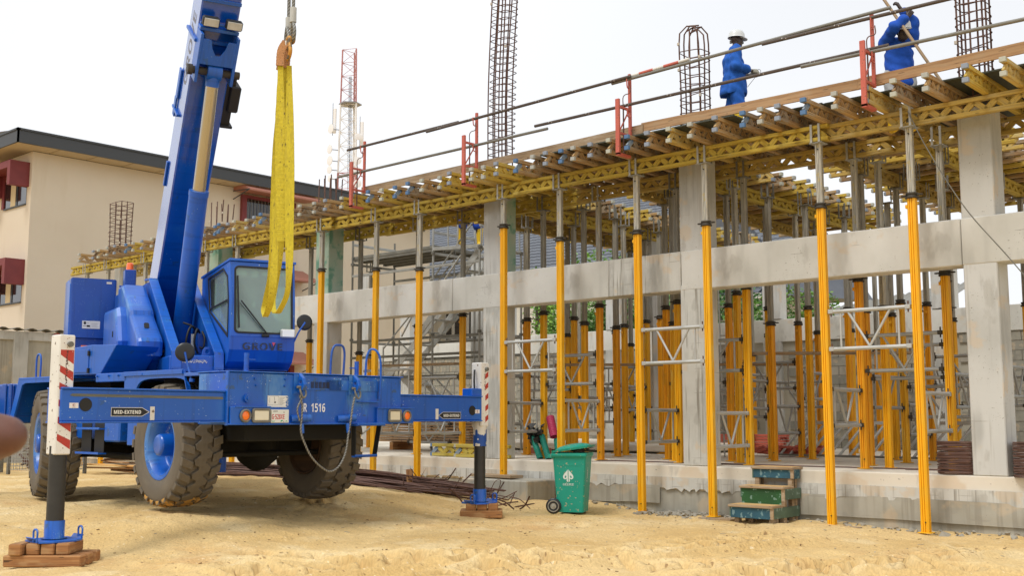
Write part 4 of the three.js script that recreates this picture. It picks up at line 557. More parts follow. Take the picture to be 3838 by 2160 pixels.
  // mirrors on the carrier
  const mir = (p, q) => { const m = part('mirror', [lathe([[0, 0.02], [0.08, 0.025], [0.115, 0.01], [0.12, -0.005], [0.115, -0.02], [0, -0.03]], 28).rotateZ(-Math.PI / 2).rotateY(-0.55).translate(...p)], M.blackGloss, C); part('mirror_arm', [tube([p.map((v, i) => v + [0.03, 0, 0.02][i]), [p[0] + 0.05, p[1] - 0.12, p[2]], q], 0.013), cyl(q, [q[0], q[1] + 0.04, q[2]], 0.035, 12)], B, m); };
  mir([-1.0, 2.3, 1.33], [-0.84, 1.93, 1.32]);
}
// ---------- crane superstructure: slewed towards the camera ----------
const slew = new THREE.Matrix4().makeRotationY(-20.5 * Math.PI / 180).setPosition(-3.0, 0, 0);
const sup = (name, g, m, parent = crane, label) => { const q = Array.isArray(g) ? merge(g.map((k) => k.clone())) : g.clone(); q.applyMatrix4(slew); return part(name, q, m, parent, label); };
const extW = (pts, w0, w1, b = 0, holes = []) => ext(pts, w1 - w0, b, holes).translate(0, 0, w0); // u,v outline pushed across
{
  const B = M.blue;
  sup('slew_ring', [cyl([0, 2.06, 0], [0, 2.14, 0], 0.62, 32), cyl([0, 2.09, 0], [0, 2.12, 0], 0.7, 32)], M.blueDark);
  const tt = sup('turntable', [cb(-2.2, 0.95, 2.13, 2.33, -0.25, 0.45, 0.015), cb(-2.6, -1.0, 2.13, 2.3, -1.2, 1.1, 0.015), cb(0.6, 0.97, 2.14, 2.34, -0.22, 0.42, 0.01)], B);
  sup('lifting_lug', extW([[0, 0], [0.16, 0], [0.15, 0.1], [0.12, 0.14], [0.05, 0.14], [0.02, 0.1]].map(([a, b]) => [a - 0.05, b]), 0, 0.025, 0.004, [circle(0.035, 0.08, 0.03, 14).reverse()]).rotateY(Math.PI / 2).translate(0.75, 2.33, -0.06), B, tt);
  sup('worn_lettering', new THREE.PlaneGeometry(0.34, 0.08).rotateY(Math.PI / 2).translate(0.974, 2.26, 0.12), decalMat(textTex(256, 64, (x, w, h) => { x.clearRect(0, 0, w, h); x.fillStyle = '#d8d2c6'; for (let i = 0; i < 150; i++) x.fillRect(hash(i, 1, 31) * w, h * (0.25 + 0.5 * hash(i, 2, 31)), 2 + hash(i, 3, 31) * 8, 2 + hash(i, 4, 31) * 6); })), tt);
  const side = [[-0.82, 3.56], [0.98, 2.38], [1.02, 2.14], [-2.2, 2.14], [-2.3, 2.9], [-2.1, 3.3], [-1.6, 3.56]];
  for (const [w0, w1] of [[0.36, 0.395], [-0.215, -0.18]]) {
    const p = sup('side_plate', extW(side, w0, w1, 0.004), B), m = (w0 + w1) / 2;
    sup('flange', [bar([-0.84, 3.57, m], [1.0, 2.38, m], 0.13, 0.03), bar([1.01, 2.39, m], [1.03, 2.14, m], 0.13, 0.03, V(1, 0, 0)), bar([-0.83, 3.575, m], [-1.2, 3.6, m], 0.13, 0.03)], M.blueOld, p);
  }
  // pump hood with its chamfered steps
  const hood = sup('hood', [extW([[-1.12, 3.5], [-0.36, 3.05], [-0.33, 2.98], [0.36, 2.6], [0.4, 2.55], [0.38, 2.35], [0.0, 2.22], [-1.4, 2.22], [-1.5, 3.5]], 0.43, 0.78, 0.05), extW([[-0.72, 3.12], [-0.6, 2.98], [-0.42, 2.6], [-0.46, 2.42], [-0.75, 2.24], [-1.8, 2.22], [-1.8, 3.14]], 0.44, 0.93, 0.07)], M.blueOld);
  sup('hood_base', [extW([[-0.4, 2.3], [0.2, 2.3], [0.05, 2.13], [-1.2, 2.13], [-1.2, 2.3]], 0.43, 0.74, 0.04)], M.blueDark, hood);
  sup('hand_hole', ext(rrect(-0.035, -0.045, 0.035, 0.045, 0.02), 0.01).rotateY(Math.PI / 2).rotateZ(0.52).translate(0.055, 2.795, 0.61), M.black, hood); sup('hand_hole', ext(rrect(-0.02, -0.045, 0.02, 0.045, 0.015), 0.01).translate(-0.82, 2.72, 0.929), M.black, hood);
  sup('latch', cb(0.22, 0.32, 2.4, 2.44, 0.4, 0.5, 0.006), M.black, hood);
  // engine box and counterweight
  const cw = sup('engine_box', [extW([[-3.1, 2.76], [-2.4, 2.76], [-2.4, 3.72], [-3.1, 3.72]], 0.66, 1.36, 0.03)], M.blueDark);
  sup('box_corner', extW([[-2.75, 2.77], [-2.42, 2.77], [-2.42, 3.62], [-2.75, 3.7]], 1.33, 1.37, 0.01), M.blueOld, cw);
  sup('notice', new THREE.PlaneGeometry(0.27, 0.125).rotateY(Math.PI / 2).translate(-2.396, 2.97, 1.03), decalMat(textTex(256, 120, (x, w, h) => { x.fillStyle = '#e2e2de'; x.fillRect(0, 0, w, h); x.fillStyle = '#222'; x.fillRect(22, 14, 34, 42); x.fillRect(66, 66, 48, 30); x.fillRect(58, 34, 46, 5); x.fillRect(16, 76, 46, 8); x.fillStyle = '#9a9a96'; for (let i = 0; i < 9; i++) x.fillRect(132, 26 + i * 9, 110 - (i * 23) % 40, 3); x.strokeStyle = '#777'; x.strokeRect(4, 4, 118, 112); x.strokeRect(124, 4, 128, 112); }), false), cw);
  sup('notice', new THREE.PlaneGeometry(0.08, 0.035).rotateY(Math.PI / 2).translate(-2.396, 3.66, 0.78), M.white, cw);
  sup('counterweight', [cb(-3.3, -2.45, 2.14, 2.76, -1.3, 1.34, 0.01), cb(-3.1, -1.6, 2.6, 3.1, -0.6, 0.66, 0.03), cb(-2.3, -1.5, 2.7, 3.45, 0.45, 0.7, 0.02)], M.blueDark);
  sup('reflector', [cb(-2.31, -2.295, 2.6, 2.63, 1.08, 1.18, 0.002), cb(-2.31, -2.295, 2.6, 2.63, 0.72, 0.84, 0.002)], M.amber);
  // beacon
  const be = sup('beacon_box', [cb(-1.95, -1.78, 3.57, 3.82, 0.47, 0.64, 0.01), cyl([-1.9, 3.56, 0.7], [-1.9, 3.56, 0.3], 0.014), cb(-2.0, -1.7, 3.545, 3.57, 0.44, 0.67, 0.004)], M.blueDark);
  sup('beacon', lathe([[0, 0.1], [0.045, 0.1], [0.052, 0.08], [0.057, 0.0], [0.06, -0.01]], 20).translate(-1.86, 3.835, 0.555), phys({ color: col('#ff6a10'), roughness: 0.2, clearcoat: 1 }), be);
  // boom: outer box, inner sections, head far above the picture
  const bd = V(0.562, 0.827, 0), bn = V(-0.827, 0.562, 0), P0 = V(-2.08, 2.16, 0); // P0 lies on the lower edge line
  const bm = (s0, s1, t0, t1, w0, w1, b = 0.012) => { const g = cb(s0, s1, t0, t1, w0, w1, b); return g.applyMatrix4(_m.makeBasis(bd, bn, V(0, 0, 1)).setPosition(P0)); };
  const boom = sup('boom', [bm(1.0, 6.55, 0, 0.6, -0.27, 0.27, 0.02), bm(0.6, 1.6, 0.15, 0.62, -0.24, 0.24, 0.05)], phys({ map: M.blue.map, color: col('#cfd6ea'), roughness: 0.22, clearcoat: 1, clearcoatRoughness: 0.08 }));
  sup('boom_section', [bm(6.5, 9.3, 0.06, 0.54, -0.22, 0.22, 0.02), bm(9.2, 11.6, 0.1, 0.5, -0.18, 0.18, 0.02)], M.blue, boom);
  sup('boom_head', [bm(11.5, 12.3, -0.12, 0.5, -0.2, -0.12, 0.02), bm(11.5, 12.3, -0.12, 0.5, 0.12, 0.2, 0.02), bm(11.5, 11.8, -0.1, 0.5, -0.2, 0.2, 0.02)], M.blue, boom);
  const at = (s, t, w) => P0.clone().addScaledVector(bd, s).addScaledVector(bn, t).setZ(w);
  sup('sheave', [cyl(at(11.95, 0.0, -0.06), at(11.95, 0.0, 0.06), 0.24, 28)], M.nut, boom);
  // collar with work lamps and the cylinder bracket
  sup('collar', [bm(5.55, 5.6, -0.045, 0.64, -0.3, 0.3, 0.008), bm(6.14, 6.19, -0.035, 0.03, -0.27, 0.27, 0.005), bm(5.05, 5.75, -0.3, 0.02, -0.27, -0.23, 0.006), bm(5.05, 5.75, -0.3, 0.02, 0.23, 0.27, 0.006), bm(5.76, 5.81, -0.16, 0.01, -0.27, 0.27, 0.006)], B, boom);
  sup('collar_plate', ext([[-0.27, 0], [0.27, 0], [0.27, 0.36], [0.12, 0.36], [0.09, 0.24], [0.03, 0.14], [-0.03, 0.14], [-0.09, 0.24], [-0.12, 0.36], [-0.27, 0.36]], 0.02, 0.003).applyMatrix4(_m.makeBasis(V(0, 0, -1), bd, bn.clone().negate()).setPosition(at(5.32, -0.27, 0))), B, boom);
  for (const w of [0.15, -0.17]) { const l = sup('work_lamp', bm(5.84, 5.98, -0.25, -0.14, w - 0.115, w + 0.115, 0.02), M.black, boom); sup('lamp_lens', bm(5.855, 5.965, -0.26, -0.245, w - 0.1, w + 0.1, 0.006), M.galvLight, l); }
  sup('lamp_bar', cyl(at(5.86, -0.12, -0.27), at(5.86, -0.12, 0.27), 0.02), B, boom);
  sup('pivot_pin', [cyl(at(5.2, -0.21, -0.36), at(5.2, -0.21, 0.36), 0.055, 16), cyl(at(5.2, -0.21, 0.3), at(5.2, -0.21, 0.37), 0.075, 16)], M.nut, boom);
  sup('cable_guide', [bm(4.5, 4.95, 0.52, 0.66, 0.27, 0.3, 0.008), bm(4.2, 4.5, 0.58, 0.7, 0.27, 0.3, 0.008), bm(4.3, 4.34, 0.3, 0.75, 0.27, 0.31, 0.004)], B, boom); sup('cable_guide', bm(3.1, 3.5, 0.5, 0.56, 0.27, 0.3, 0.006), B, boom);
  sup('cable_reel', [bm(4.55, 4.95, 0.05, 0.35, -0.5, -0.34, 0.02), bm(4.3, 5.05, 0.1, 0.14, -0.42, -0.28, 0.006), bm(4.3, 4.34, 0.05, 0.4, -0.46, -0.28, 0.006), bm(5.0, 5.05, 0.1, 0.4, -0.4, -0.28, 0.006)], M.black, boom);
  { const g = new THREE.PlaneGeometry(2.3, 0.36); const s = textTex(1024, 160, (x, w, h) => { x.clearRect(0, 0, w, h); x.fillStyle = 'rgba(120,112,104,0.62)'; x.font = 'bold 150px sans-serif'; x.textBaseline = 'middle'; x.fillText('GROVE', 20, h / 2 + 8); }); g.applyMatrix4(_m.makeBasis(bd, bn, V(0, 0, 1)).setPosition(at(6.0 - 0.1, 0.31, 0.2715))); sup('lettering', g.clone(), decalMat(s), boom); }
  // lift cylinder
  const c0 = V(-0.62, 2.52, 0), c1 = at(5.2, -0.21, 0), cd = c1.clone().sub(c0).normalize();
  const cyG = sup('lift_cylinder', [cyl(c0, c0.clone().addScaledVector(cd, 2.42), 0.135, 28), cyl(c0.clone().addScaledVector(cd, 2.36), c0.clone().addScaledVector(cd, 2.44), 0.142, 28)], M.blue);
  sup('rod', cyl(c0.clone().addScaledVector(cd, 2.4), c1.clone().addScaledVector(cd, -0.1), 0.092, 28), M.chrome, cyG);
  sup('rod_eye', [cyl(V(c1.x, c1.y, -0.1), V(c1.x, c1.y, 0.1), 0.12, 20), cyl(c1.clone().addScaledVector(cd, -0.2), c1, 0.1, 20)], B, cyG);
  sup('cylinder_foot', [cyl(V(c0.x, c0.y, -0.2), V(c0.x, c0.y, 0.36), 0.1, 18)], M.blueDark, cyG);
  sup('inner_well', [cb(-1.5, -1.44, 2.33, 3.0, -0.18, 0.36, 0.01)], M.under);
  // hoses and valve between cylinder and cab
  sup('valve_block', cb(0.15, 0.28, 2.4, 2.7, -0.16, -0.06, 0.01), M.blueDark); sup('valve_plate', cb(0.285, 0.3, 2.47, 2.68, -0.02, 0.03, 0.003), M.galvLight);
  sup('hose', [[[0.2, 2.7, -0.1], [0.35, 2.78, 0.05], [0.4, 2.6, 0.12], [0.35, 2.4, 0.1], [0.25, 2.36, 0]], [[0.2, 2.68, -0.12], [0.42, 2.74, -0.02], [0.45, 2.55, 0.02], [0.38, 2.4, -0.05]], [[0.1, 2.7, -0.14], [0.2, 2.8, 0.0], [0.15, 2.85, 0.12]], [[0.25, 2.5, -0.1], [0.4, 2.48, -0.12], [0.38, 2.62, -0.14], [0.3, 2.72, -0.12]], [[-0.3, 2.8, 0.3], [-0.1, 2.6, 0.28], [0.1, 2.45, 0.3], [0.3, 2.36, 0.3]]].map((p) => tube(p, 0.016, 6)), M.black);
  // ---------- operator's cab ----------
  const wi = -0.28, wo = -1.2;
  const prof = [[-0.5, 3.58], [1.14, 3.655], [1.21, 3.1], [1.23, 2.62], [1.22, 2.42], [1.13, 2.26], [0.93, 2.15], [0.1, 2.15], [-0.5, 2.5]];
  const sideWin = [[-0.06, 3.52], [0.78, 3.57], [1.03, 3.44], [1.12, 3.1], [1.12, 2.64], [0.08, 3.04]];
  const cab = sup('cab', [extW(prof, wi - 0.04, wi, 0.006, [sideWin.slice().reverse()]), extW(prof, wo, wo + 0.04, 0.006, [sideWin.slice().reverse()]), extW([[1.2, 2.63], [1.235, 2.6], [1.22, 2.42], [1.13, 2.26], [0.93, 2.15], [0.1, 2.15], [0.1, 2.2], [0.9, 2.2], [1.05, 2.32], [1.15, 2.45]], wo + 0.03, wi - 0.03), cb(-0.5, 0.95, 2.15, 2.2, wo + 0.02, wi - 0.02, 0.004)], B);
  sup('cab_roof', [bar([-0.53, 3.6, (wi + wo) / 2], [1.17, 3.675, (wi + wo) / 2], 0.95, 0.035), bar([-0.4, 3.635, (wi + wo) / 2], [0.95, 3.695, (wi + wo) / 2], 0.8, 0.03)], B, cab);
  sup('cab_back', [ext([[wo + 0.02, 2.4], [wi - 0.02, 2.4], [wi - 0.02, 3.58], [wo + 0.02, 3.58]].map(([a, b]) => [-a, b]), 0.03, 0, [rrect(-wi + 0.1, 2.75, -wo - 0.1, 3.52, 0.04).reverse()]).rotateY(Math.PI / 2).translate(-0.5, 0, 0)], B, cab);
  sup('back_window', ext(rrect(-wi + 0.09, 2.74, -wo - 0.09, 3.53, 0.04), 0.006).rotateY(Math.PI / 2).translate(-0.48, 0, 0), M.glass, cab);
  // front frame and windscreen
  const fo = [[0.29, 2.6], [1.19, 2.6], [1.19, 3.65], [0.29, 3.65]], fi = rrect(0.345, 2.655, 1.155, 3.585, 0.06), fi2 = rrect(0.36, 2.67, 1.14, 3.57, 0.05);
  const lean = (g) => { const p = g.attributes.position; for (let i = 0; i < p.count; i++) { const v = p.getY(i); p.setX(i, p.getX(i) + (v < 3.1 ? -0.04 * (v - 2.62) : -0.02 - 0.125 * (v - 3.1))); } g.computeVertexNormals(); return g; };
  const front = (pts, d, b, holes, x) => lean(ext(pts.map(([a, b2]) => [a, b2]), d, b, holes).rotateY(Math.PI / 2).translate(x, 0, 0));
  sup('front_frame', front(fo, 0.05, 0.006, [fi.slice().reverse()], 1.19), B, cab);
  sup('window_seal', front(rrect(0.335, 2.645, 1.165, 3.595, 0.065), 0.02, 0.004, [fi2.slice().reverse()], 1.232), M.black, cab);
  sup('windscreen', front(fi, 0.006, 0, [], 1.225), M.dusty, cab);
  sup('window_seal', [extW([[-0.1, 3.545], [0.79, 3.595], [1.05, 3.46], [1.145, 3.11], [1.145, 2.59], [0.04, 3.03]], wi - 0.004, wi + 0.012, 0.003, [[[-0.06, 3.52], [0.78, 3.57], [1.03, 3.44], [1.12, 3.1], [1.12, 2.64], [0.08, 3.04]].reverse()]), bar([0.02, 3.07, wi], [1.13, 3.12, wi], 0.02, 0.025)], M.black, cab);
  sup('side_window', extW(sideWin, wi - 0.025, wi - 0.019), M.dusty, cab); sup('side_window', extW(sideWin, wo + 0.019, wo + 0.025), M.glass, cab);
  { const g = []; for (let i = 0; i < 9; i++) g.push(bar([0.0 + i * 0.03, 3.08, wi - 0.012], [-0.03 + i * 0.03, 3.5, wi - 0.012], 0.004, 0.006, V(1, 0, 0), 0, 0)); for (let i = 0; i < 14; i++) g.push(bar([0.0 - i * 0.002, 3.1 + i * 0.03, wi - 0.012], [0.25 - i * 0.002, 3.11 + i * 0.03, wi - 0.012], 0.004, 0.006, V(0, 1, 0), 0, 0)); sup('window_grille', g, M.black, cab); }
  sup('paper_note', [[0.42, 3.5, 0.19, 0.07], [0.63, 3.49, 0.1, 0.09], [0.79, 3.5, 0.12, 0.05], [0.87, 3.47, 0.09, 0.09], [1.0, 3.51, 0.2, 0.05]].map(([w, v, a, b]) => front([[w - a / 2, v - b / 2], [w + a / 2, v - b / 2], [w + a / 2, v + b / 2], [w - a / 2, v + b / 2]], 0.003, 0, [], 1.214)), M.white, cab);
  sup('paper_note', [[0.78, 3.28, 0.08, 0.36], [0.72, 3.46, 0.08, 0.2], [0.35, 2.99, 0.06, 0.14], [0.44, 2.96, 0.05, 0.16], [0.55, 2.95, 0.07, 0.18]].map(([u, v, a, b]) => box(a, b, 0.003, u, v, wi - 0.034)), M.white, cab);
  sup('wiper', [lean(bar([1.27, 2.66, -0.78], [1.27, 3.1, -0.42], 0.02, 0.018)), lean(bar([1.268, 2.68, -0.74], [1.268, 3.06, -0.41], 0.008, 0.008)), lean(bar([1.265, 2.72, -0.4], [1.265, 3.45, -0.375], 0.024, 0.02)), cb(1.235, 1.29, 2.6, 2.64, -0.82, -0.72, 0.008)], M.black, cab);
  const cl = sup('cab_lamp', cb(1.24, 1.32, 2.6, 2.72, -1.18, -0.98, 0.015), M.galvLight, cab); sup('lamp_lens', cb(1.318, 1.326, 2.612, 2.708, -1.165, -0.995, 0.006), phys({ color: col('#f4f4f0'), roughness: 0.15, clearcoat: 1 }), cl);
  sup('lettering', new THREE.PlaneGeometry(0.7, 0.135).rotateY(Math.PI / 2).rotateZ(-0.03).translate(1.243, 2.475, -0.74), decalMat(textTex(512, 100, (x, w, h) => { x.clearRect(0, 0, w, h); x.fillStyle = 'rgba(44,50,58,0.9)'; x.font = 'bold 102px sans-serif'; x.textBaseline = 'middle'; x.setTransform(1.27, 0, 0, 1, 0, 0); x.textAlign = 'center'; x.fillText('GROVE', w / 2 / 1.27, h / 2 + 4); x.setTransform(1, 0, 0, 1, 0, 0); x.globalCompositeOperation = 'destination-out'; x.lineWidth = 7; x.beginPath(); x.moveTo(196, 34); x.lineTo(286, 96); x.moveTo(96, 10); x.lineTo(130, 60); x.moveTo(140, 0); x.lineTo(196, 44); x.stroke(); x.globalCompositeOperation = 'source-over'; x.fillStyle = '#d0506a'; x.beginPath(); x.moveTo(350, 8); x.lineTo(386, 8); x.lineTo(368, 46); x.fill(); })), cab);
  const mir2 = sup('mirror', lathe([[0, 0.02], [0.08, 0.024], [0.112, 0.01], [0.115, -0.005], [0.1, -0.02], [0, -0.03]], 28).rotateZ(-Math.PI / 2).translate(1.25, 2.83, -1.33), M.blackGloss, cab); sup('mirror_arm', tube([[1.28, 2.83, -1.33], [1.26, 2.7, -1.25], [1.22, 2.55, -1.19]], 0.013), B, mir2);
  sup('roof_lamp', [cyl([0.3, 3.66, -0.95], [0.3, 3.72, -0.95], 0.03), cb(0.25, 0.35, 3.71, 3.78, -1.0, -0.9, 0.01)], M.black, cab);
  sup('dashboard', [cb(0.95, 1.17, 2.6, 2.84, wo + 0.1, wi - 0.12, 0.03)], mat({ color: col('#6d7f7c') }), cab);
  sup('fan', cyl([1.16, 2.8, -0.66], [1.18, 2.8, -0.66], 0.07, 20), M.black, cab);
  sup('seat', [cb(-0.2, 0.3, 2.6, 2.72, -1.0, -0.5, 0.04), cb(-0.3, -0.18, 2.65, 3.3, -0.98, -0.52, 0.04)], M.black, cab);
  sup('steering_wheel', [new THREE.TorusGeometry(0.19, 0.014, 8, 28).rotateX(Math.PI / 2).rotateZ(0.5).translate(0.72, 2.95, -0.72), cyl([0.72, 2.95, -0.72], [0.9, 2.75, -0.72], 0.02)], M.black, cab);
}
const toWorld = (u, v, w) => V(u, v, w).applyMatrix4(slew).applyMatrix4(new THREE.Matrix4().makeRotationY(Math.PI / 180).setPosition(-11.2006, 0, -8.8095));
// white helmet hanging at the cab's corner, the hook, its ropes and the sling: all in the boom's plane
const HEL = (s = 1) => lathe([[0, 0.135], [0.05, 0.13], [0.09, 0.108], [0.112, 0.07], [0.12, 0.02], [0.123, 0], [0.131, -0.004], [0.13, -0.01], [0.116, -0.006], [0.112, 0.02], [0.1, 0.07], [0, 0.12]], 26).scale(s, s, s);
{ const m = new THREE.Matrix4().makeRotationY(-20.5 * Math.PI / 180); const p = toWorld(1.06, 2.82, -0.43);
  const h = solo('hard_hat', HEL(0.95).rotateZ(-1.2), mat({ color: col('#e4ece8'), roughness: 0.35 }), 'white hard hat lying in the cab corner behind the windscreen', 'hard hat'); h.position.copy(p); }
{
  const t = thing('hook_block', 'pair of steel ropes with ferrules and a rusty yellow hook hanging from the boom', 'crane hook'), W = (u, v, w = 0) => toWorld(u, v, w);
  const top = V(-2.08, 2.16, 0).addScaledVector(V(0.562, 0.827, 0), 11.95).addScaledVector(V(-0.827, 0.562, 0), -0.05);
  for (const [u, d] of [[4.565, 0], [4.735, 0.02]]) part('rope', tube([W(top.x - 0.05 + (u - 4.6), top.y - 0.1, 0), W(u, 8, 0), W(u, 5.93 + d, 0)], 0.02, 8, 60), M.rope, t);
  part('ferrule', cyl(W(4.56, 5.98), W(4.565, 5.85), 0.034, 14), M.galvLight, t); part('ferrule', cyl(W(4.735, 6.04), W(4.735, 5.87), 0.038, 14), M.galvLight, t);
  part('rope_eye', tube([[4.735, 5.88], [4.68, 5.76], [4.69, 5.68], [4.74, 5.66], [4.79, 5.69], [4.8, 5.77], [4.74, 5.88]].map(([a, b]) => W(a, b, 0.0)), 0.019, 8, 40), M.rope, t);
  part('rope_eye', tube([[4.57, 5.86], [4.53, 5.74], [4.55, 5.64], [4.6, 5.6], [4.66, 5.64], [4.66, 5.72], [4.58, 5.86]].map(([a, b]) => W(a, b, 0.02)), 0.019, 8, 40), M.rope, t);
  const rust = mat({ map: tex(128, 0.2, (x, y) => mixc([196, 142, 60], [112, 100, 84], step(0.4, 0.65, fbm(x, y, 4, 4, 901, 4)))), roughness: 0.55, metalness: 0.3 });
  part('hook', tube([[4.52, 5.6], [4.46, 5.66], [4.42, 5.62], [4.44, 5.56], [4.5, 5.52], [4.44, 5.46], [4.36, 5.37], [4.36, 5.29], [4.44, 5.23], [4.56, 5.2]].map(([a, b]) => W(4.62 + (a - 4.6) * 0.7, 5.73 - (5.68 - b) * 0.6, 0.0)), 0.023, 10, 60), rust, t);
  part('hook', tube([[4.62, 5.62], [4.7, 5.64], [4.77, 5.6], [4.76, 5.52], [4.79, 5.42], [4.8, 5.34], [4.75, 5.26], [4.66, 5.22]].map(([a, b]) => W(4.62 + (a - 4.6) * 0.7, 5.73 - (5.68 - b) * 0.6, 0.03)), 0.022, 10, 60), rust, t);
  part('shackle', tube([[4.62, 5.66], [4.69, 5.7], [4.76, 5.66], [4.74, 5.56], [4.65, 5.56]].map(([a, b]) => W(4.62 + (a - 4.6) * 0.7, 5.73 - (5.68 - b) * 0.6, -0.02)), 0.016, 8, 40), rust, t);
  part('tag', tri(cbox(0.05, 0.06, 0.02, 0.004)).translate(...W(4.66, 5.64, 0.06).toArray()), M.white, t);
  // flat webbing: ribbons following a path, with its width across the boom plane tilted a little
  const ribbon = (pts, w0, tw, th = 0.007) => { const w = typeof w0 === 'number' ? w0 : 0.13; const c = new THREE.CatmullRomCurve3(pts.map((p) => V(4.53 + (p[0] - 4.53) * 0.8, p[1], p[2])), false, 'centripetal'), n = 70, q = []; const up = V(0, 0, 1); const ring = []; for (let i = 0; i <= n; i++) { const f = i / n, p = c.getPoint(f), d = c.getTangent(f), a = tw[0] + (tw[1] - tw[0]) * f; const s = V(Math.cos(a), 0, Math.sin(a)); s.addScaledVector(d, -s.dot(d)).normalize(); const m = d.clone().cross(s).normalize(); const ww = (typeof w0 === 'number' ? w0 : w0(f)) * 0.66 * (1 + 0.03 * Math.sin(f * 60)); ring.push([[1, 1], [1, -1], [-1, -1], [-1, 1]].map(([x, y]) => p.clone().addScaledVector(s, x * ww / 2).addScaledVector(m, y * th + 0.0015 * Math.sin(f * 130 + x)))); } const P = [], U = []; const L = c.getLength(); for (let i = 0; i < n; i++) for (let k = 0; k < 4; k++) { const a = ring[i][k], b = ring[i][(k + 1) % 4], e = ring[i + 1][(k + 1) % 4], g = ring[i + 1][k]; const v0 = k === 0 || k === 2 ? 0 : 1; for (const [z, uu, vv] of [[a, i, 0], [b, i, 1], [e, i + 1, 1], [a, i, 0], [e, i + 1, 1], [g, i + 1, 0]]) { P.push(...W(z.x, z.y, z.z).toArray()); U.push(uu / n * L, vv * w); } } const g = new THREE.BufferGeometry(); g.setAttribute('position', new THREE.Float32BufferAttribute(P, 3)); g.setAttribute('uv', new THREE.Float32BufferAttribute(U, 2)); g.computeVertexNormals(); return g; };
  const web = (base, dirt, s) => { const t = tex(512, 1.2, (x, y) => { let c = mixc(base, base.map((v) => v * 0.84), 0.5 + 0.5 * Math.sin(y * 6.283 * 14)); c = c.map((v) => v * (0.9 + 0.14 * fbm(x, y, 60, 6, s, 2))); if (fbm(x, y, 9, 3, s + 4, 4) > 0.66) c = mixc(c, dirt, 0.4); if (fbm(x, y, 40, 8, s + 8, 3) > 0.79) c = mixc(c, [84, 70, 34], 0.85); return c; }, true, 0.13); return mat({ map: t, roughness: 0.85, side: THREE.DoubleSide }); };
  const wy = web([216, 196, 48], [170, 152, 52], 911), wt = web([206, 150, 100], [160, 120, 90], 921);
  const sl = thing('lifting_sling', 'yellow webbing lifting sling hanging in loops from the crane hook', 'lifting sling');
  part('strap', ribbon([[4.56, 5.42, 0.05], [4.46, 4.9, 0.05], [4.36, 4.3, 0.05], [4.34, 3.8, 0.05], [4.32, 3.35, 0.05], [4.2, 3.02, 0.05], [4.05, 2.82, 0.06], [4.0, 2.71, 0.07], [4.1, 2.63, 0.08], [4.26, 2.62, 0.1], [4.42, 2.71, 0.1], [4.56, 2.92, 0.1], [4.58, 3.3, 0.09], [4.54, 3.9, 0.08]], (f) => f < 0.5 ? 0.09 + 0.06 * step(0, 0.14, f) - 0.07 * step(0.22, 0.5, f) : 0.08 + 0.05 * step(0.62, 0.9, f), [-1.1, -0.9]), wy, sl);
  part('strap', ribbon([[4.62, 5.42, 0.02], [4.58, 4.8, 0.02], [4.52, 4.2, 0.02], [4.44, 3.6, 0.0], [4.36, 3.2, 0.0], [4.22, 2.95, 0.0], [4.2, 2.78, 0.01], [4.3, 2.67, 0.02], [4.48, 2.64, 0.02], [4.66, 2.69, 0.02], [4.81, 2.82, 0], [4.88, 3.05, 0], [4.85, 3.5, 0], [4.79, 4.2, 0], [4.72, 4.85, 0], [4.66, 5.4, 0]], (f) => 0.085 + 0.07 * (step(0, 0.1, f) - step(0.15, 0.42, f) + step(0.66, 0.86, f) - step(0.9, 1, f)), [-0.9, -1.2]), wy, sl);
  part('strap', ribbon([[4.66, 5.42, 0.1], [4.67, 4.8, 0.09], [4.69, 4.2, 0.08], [4.72, 3.7, 0.06], [4.74, 3.4, 0.05]], (f) => 0.09 + 0.08 * step(0, 0.3, f), [-1.0, -1.0]), wy, sl);
  for (const [a, b, c] of [[4.56, 4.48, 0.05], [4.62, 4.62, 0.02], [4.7, 4.68, 0.1]]) part('worn_loop', ribbon([[a, 5.66, c * 0.5], [(a + b) / 2, 5.56, c], [b, 5.38, c + 0.012]], 0.13, [-1.2, -1.0], 0.012), wt, sl, 'frayed tan loop of the sling over the hook');
}
